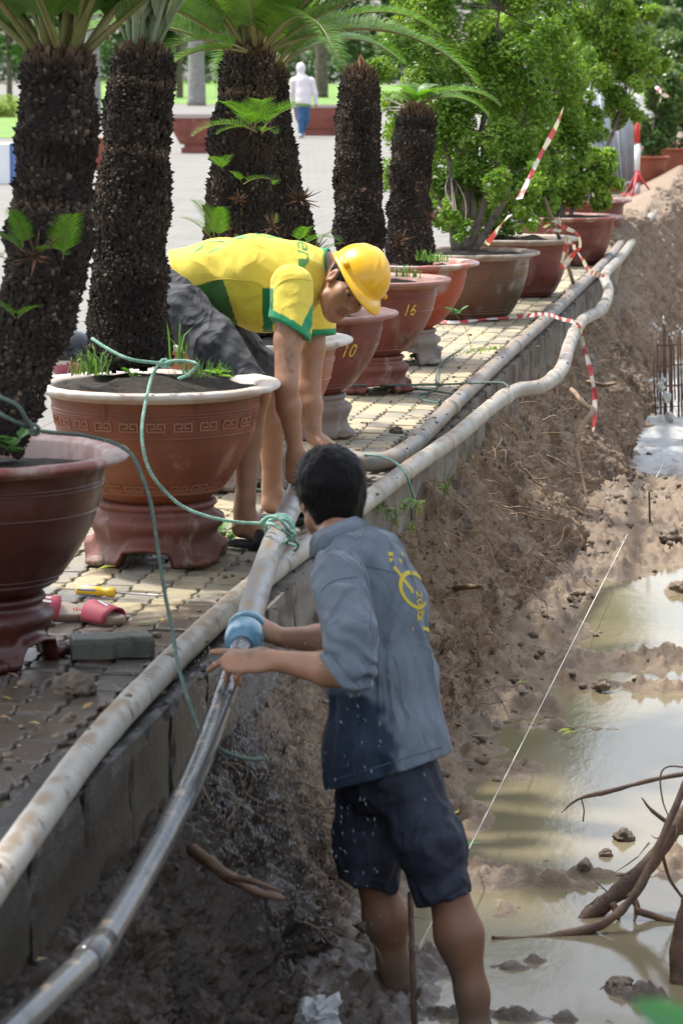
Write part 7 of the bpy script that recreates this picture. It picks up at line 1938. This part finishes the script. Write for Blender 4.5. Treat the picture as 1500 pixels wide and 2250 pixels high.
# sewn seams: yoke, armhole
obj('shirt', mesh_np('shirt', V - OM, [F], K), M_cloth_wet, pm_)
bv = BVHTree.FromPolygons([tuple(v) for v in V], [tuple(f_) for f_ in F])
def seam(bvh, pts, s_, org, par, m, r=.0013):
    out = []
    for q in spline(np.array(pts, float), 7):
        d = unit(W(q[0], q[1], s_) - CAM); h, nrm, _, _ = bvh.ray_cast(Vector(CAM), Vector(d), 30)
        if h is not None: out.append(np.array(h) - d * .0006)
    out = np.array(out); k = np.concatenate([[True], np.linalg.norm(np.diff(out, axis=0), axis=1) < .06])
    mb = MB(); mb.tube(out[k] - org, r, sides=5); obj('seam', mb.mesh('seam'), m, par)
M_seam = mat('shirt_seam', (.075, .092, .115), .9)
for pts in ([(792, 1234), (806, 1275), (815, 1330), (812, 1385)], [(716, 1718), (790, 1697), (880, 1669), (984, 1637)], [(797, 1242), (840, 1252), (908, 1268)], [(722, 1427), (750, 1466), (792, 1512)], [(705, 1300), (722, 1282), (750, 1272), (785, 1268)]): seam(bv, pts, 790, OM, pm_, M_seam)
# collar: folded band open at the throat
cn = iv(-.38, .92, -.1); cu = unit(np.cross(cn, FWD)); cvv = np.cross(cn, cu); cc_ = W(744, 1172, 783)
Vc = []; aa = np.linspace(-2.5, 2.5, 46); back = iv(.75, .15, .55); cu = unit(back - cn * np.dot(back, cn)); cvv = np.cross(cn, cu)
for t_ in aa:
    rd = cu * math.cos(t_) + cvv * math.sin(t_)
    g = 1 + .10 * (1 - math.cos(t_)) / 2
    for (r0, h0) in ((.060, -.022), (.062, .022), (.066, .025), (.073 + .006 * g, .006), (.086 + .012 * (1 - math.cos(t_)) / 2, -.020 - .010 * (1 - math.cos(t_)))): Vc.append(cc_ + rd * r0 * g + cn * h0)
n_ = len(aa); Fc = [[i * 5 + k, i * 5 + k + 1, (i + 1) * 5 + k + 1, (i + 1) * 5 + k] for i in range(n_ - 1) for k in range(4)]
me = mesh_np('collar', np.array(Vc) - OM, [Fc], np.tile(dry, (len(Vc), 1))); o = obj('collar', me, M_cloth_wet, pm_); md = o.modifiers.new('t', 'SOLIDIFY'); md.thickness = .002
# sleeve cuffs, rolled
for (c_, n__, r__) in ((slc, sln, .068),):
    u_ = unit(np.cross(n__, FWD)); v_ = np.cross(n__, u_); a = np.linspace(0, 2 * np.pi, 40)
M_yprint = mat('yellow_print', (.52, .40, .03), .7)
uB = iv(.62, -.08, -.78); vB = iv(.18, 1, .06); vB = unit(vB - uB * np.dot(vB, uB)); rB = -np.cross(uB, vB); rB = rB if np.dot(rB, FWD) > 0 else -rB
def shirt_print(name, V2, F2, c):
    Vp, Fp = print_on(V2, F2, bv, c, uB, vB, rB)
    if len(Fp): obj(name, mesh_np(name, Vp - OM, [Fp], smooth=False), M_yprint, pm_)
th = np.linspace(.5, 5.6, 26); ring = [(.055 * math.cos(t_), .045 * math.sin(t_)) for t_ in th]
V2, F2 = arc_strokes([np.array(ring), np.array([(-.06, .055), (-.02, .0), (.0, -.075), (.03, -.055)]), np.array([(-.065, .085), (.0, .090), (.065, .085)]), np.array([(-.065, .070), (-.02, .072)]), np.array([(-.02, -.105), (.03, -.10), (.07, -.105)])], .010)
V2, F2 = V2, F2
shirt_print('printed_emblem', V2, F2, W(893, 1292, 790))
V2, F2 = text_mesh('2002', .042); c_, s__ = math.cos(-1.5708), math.sin(-1.5708); V2 = np.stack([V2[:, 0] * c_ - V2[:, 1] * s__, V2[:, 0] * s__ + V2[:, 1] * c_, 0 * V2[:, 0]], -1)
shirt_print('printed_number', V2, F2, W(879, 1322, 790))
# shorts
S = SDF(*bounds([W(700, 1650, 780), W(1040, 1990, 800), W(740, 1970, 760), W(990, 1650, 830)], .13), .0055)
S.ell(W(856, 1705, 787), (.135, .14, .12), None, .03)
Q = S.like(); Q.chain([W(900, 1735, 789), W(943, 1850, 792), W(985, 2000, 792)], [.100, .100, .083], .04); folds(Q, iv(.3, -1, 0), .010, 12, 35); Q.cut(W(966, 1983, 793), iv(.30, -.95, 0)); S.join(Q, .03)
Q = S.like(); Q.chain([W(822, 1735, 777), W(812, 1850, 773), W(812, 2000, 769)], [.115, .098, .087], .04); folds(Q, iv(.3, -1, 0), .010, 12, 36); Q.cut(W(803, 1946, 770), iv(-.26, -.96, 0)); S.join(Q, .03); del Q
folds(S, iv(.3, -1, 0), .007, 16, 33); folds(S, iv(.9, .45, 0), .008, 18, 34)
S.shell(.012)
V, F = S.nets(); del S; obj('shorts', mesh_np('shorts', V - OM, [F]), M_short, pm_)

# ------------------------------------------------------------------ the walker across the plaza
M_hood = mat('white_hoodie', (.74, .68, .70), .85, bumps=[(14, .4, (1, 1, 1), .03)]); M_bjean = mat('blue_jeans', (.035, .10, .22), .8, layers=[((.06, .15, .3), 12, .5, .7)]); M_shoe = mat('pale_shoe', (.5, .5, .5), .6)
ft = P(662, 303, 0); sW = scale_at(ft)
def WP(x, y, d=0): return W(x, y, sW) + TC * d
pwk = thing('person', 'person in a white hooded jacket and blue jeans walking away across the plaza', 'person', ft); Of = ft
S = SDF(*bounds([WP(630, 130), WP(705, 310)], .3), .012)
S.ell(WP(661, 150), (.10, .12, .125), None, .03); S.cone(WP(661, 165), WP(664, 185), .075, .10, .05); S.chain([WP(664, 180), WP(666, 205), WP(667, 226)], [.17, .165, .175], .05)
S.cone(WP(646, 178), WP(683, 178), .085, .085, .05); S.chain([WP(685, 180), WP(692, 205), WP(694, 226, -.05)], [.07, .06, .045], .03); S.chain([WP(644, 180), WP(640, 203, -.06), WP(643, 222, -.15)], [.07, .06, .045], .03)
S.cut(WP(666, 231), -UPV * 1.0); V, F = S.nets(); obj('jacket', mesh_np('jacket', V - Of, [F]), M_hood, pwk)
S = SDF(*bounds([WP(640, 220), WP(690, 310)], .3), .012)
S.chain([WP(660, 228), WP(661, 262), WP(661, 294)], [.11, .080, .055], .03); S.chain([WP(672, 228), WP(672, 262, -.1), WP(664, 288, -.2)], [.11, .078, .05], .03); V, F = S.nets(); obj('jeans', mesh_np('jeans', V - Of, [F]), M_bjean, pwk)
S = SDF(*bounds([WP(640, 280), WP(690, 310)], .3), .010); S.cone(WP(660, 298, .03), WP(660, 302, -.14), .045, .04, .02); S.cone(WP(665, 292, -.2), WP(664, 296, -.3), .045, .035, .02); V, F = S.nets(); obj('shoes', mesh_np('shoes', V - Of, [F]), M_shoe, pwk)
S = SDF(*bounds([WP(695, 228), WP(696, 236)], .15), .010); S.cone(WP(694, 226, -.05), WP(695, 235, -.06), .032, .028, .02); V, F = S.nets(); obj('hand', mesh_np('hand', V - Of, [F]), mat('walker_skin', (.4, .22, .14), .5), pwk)
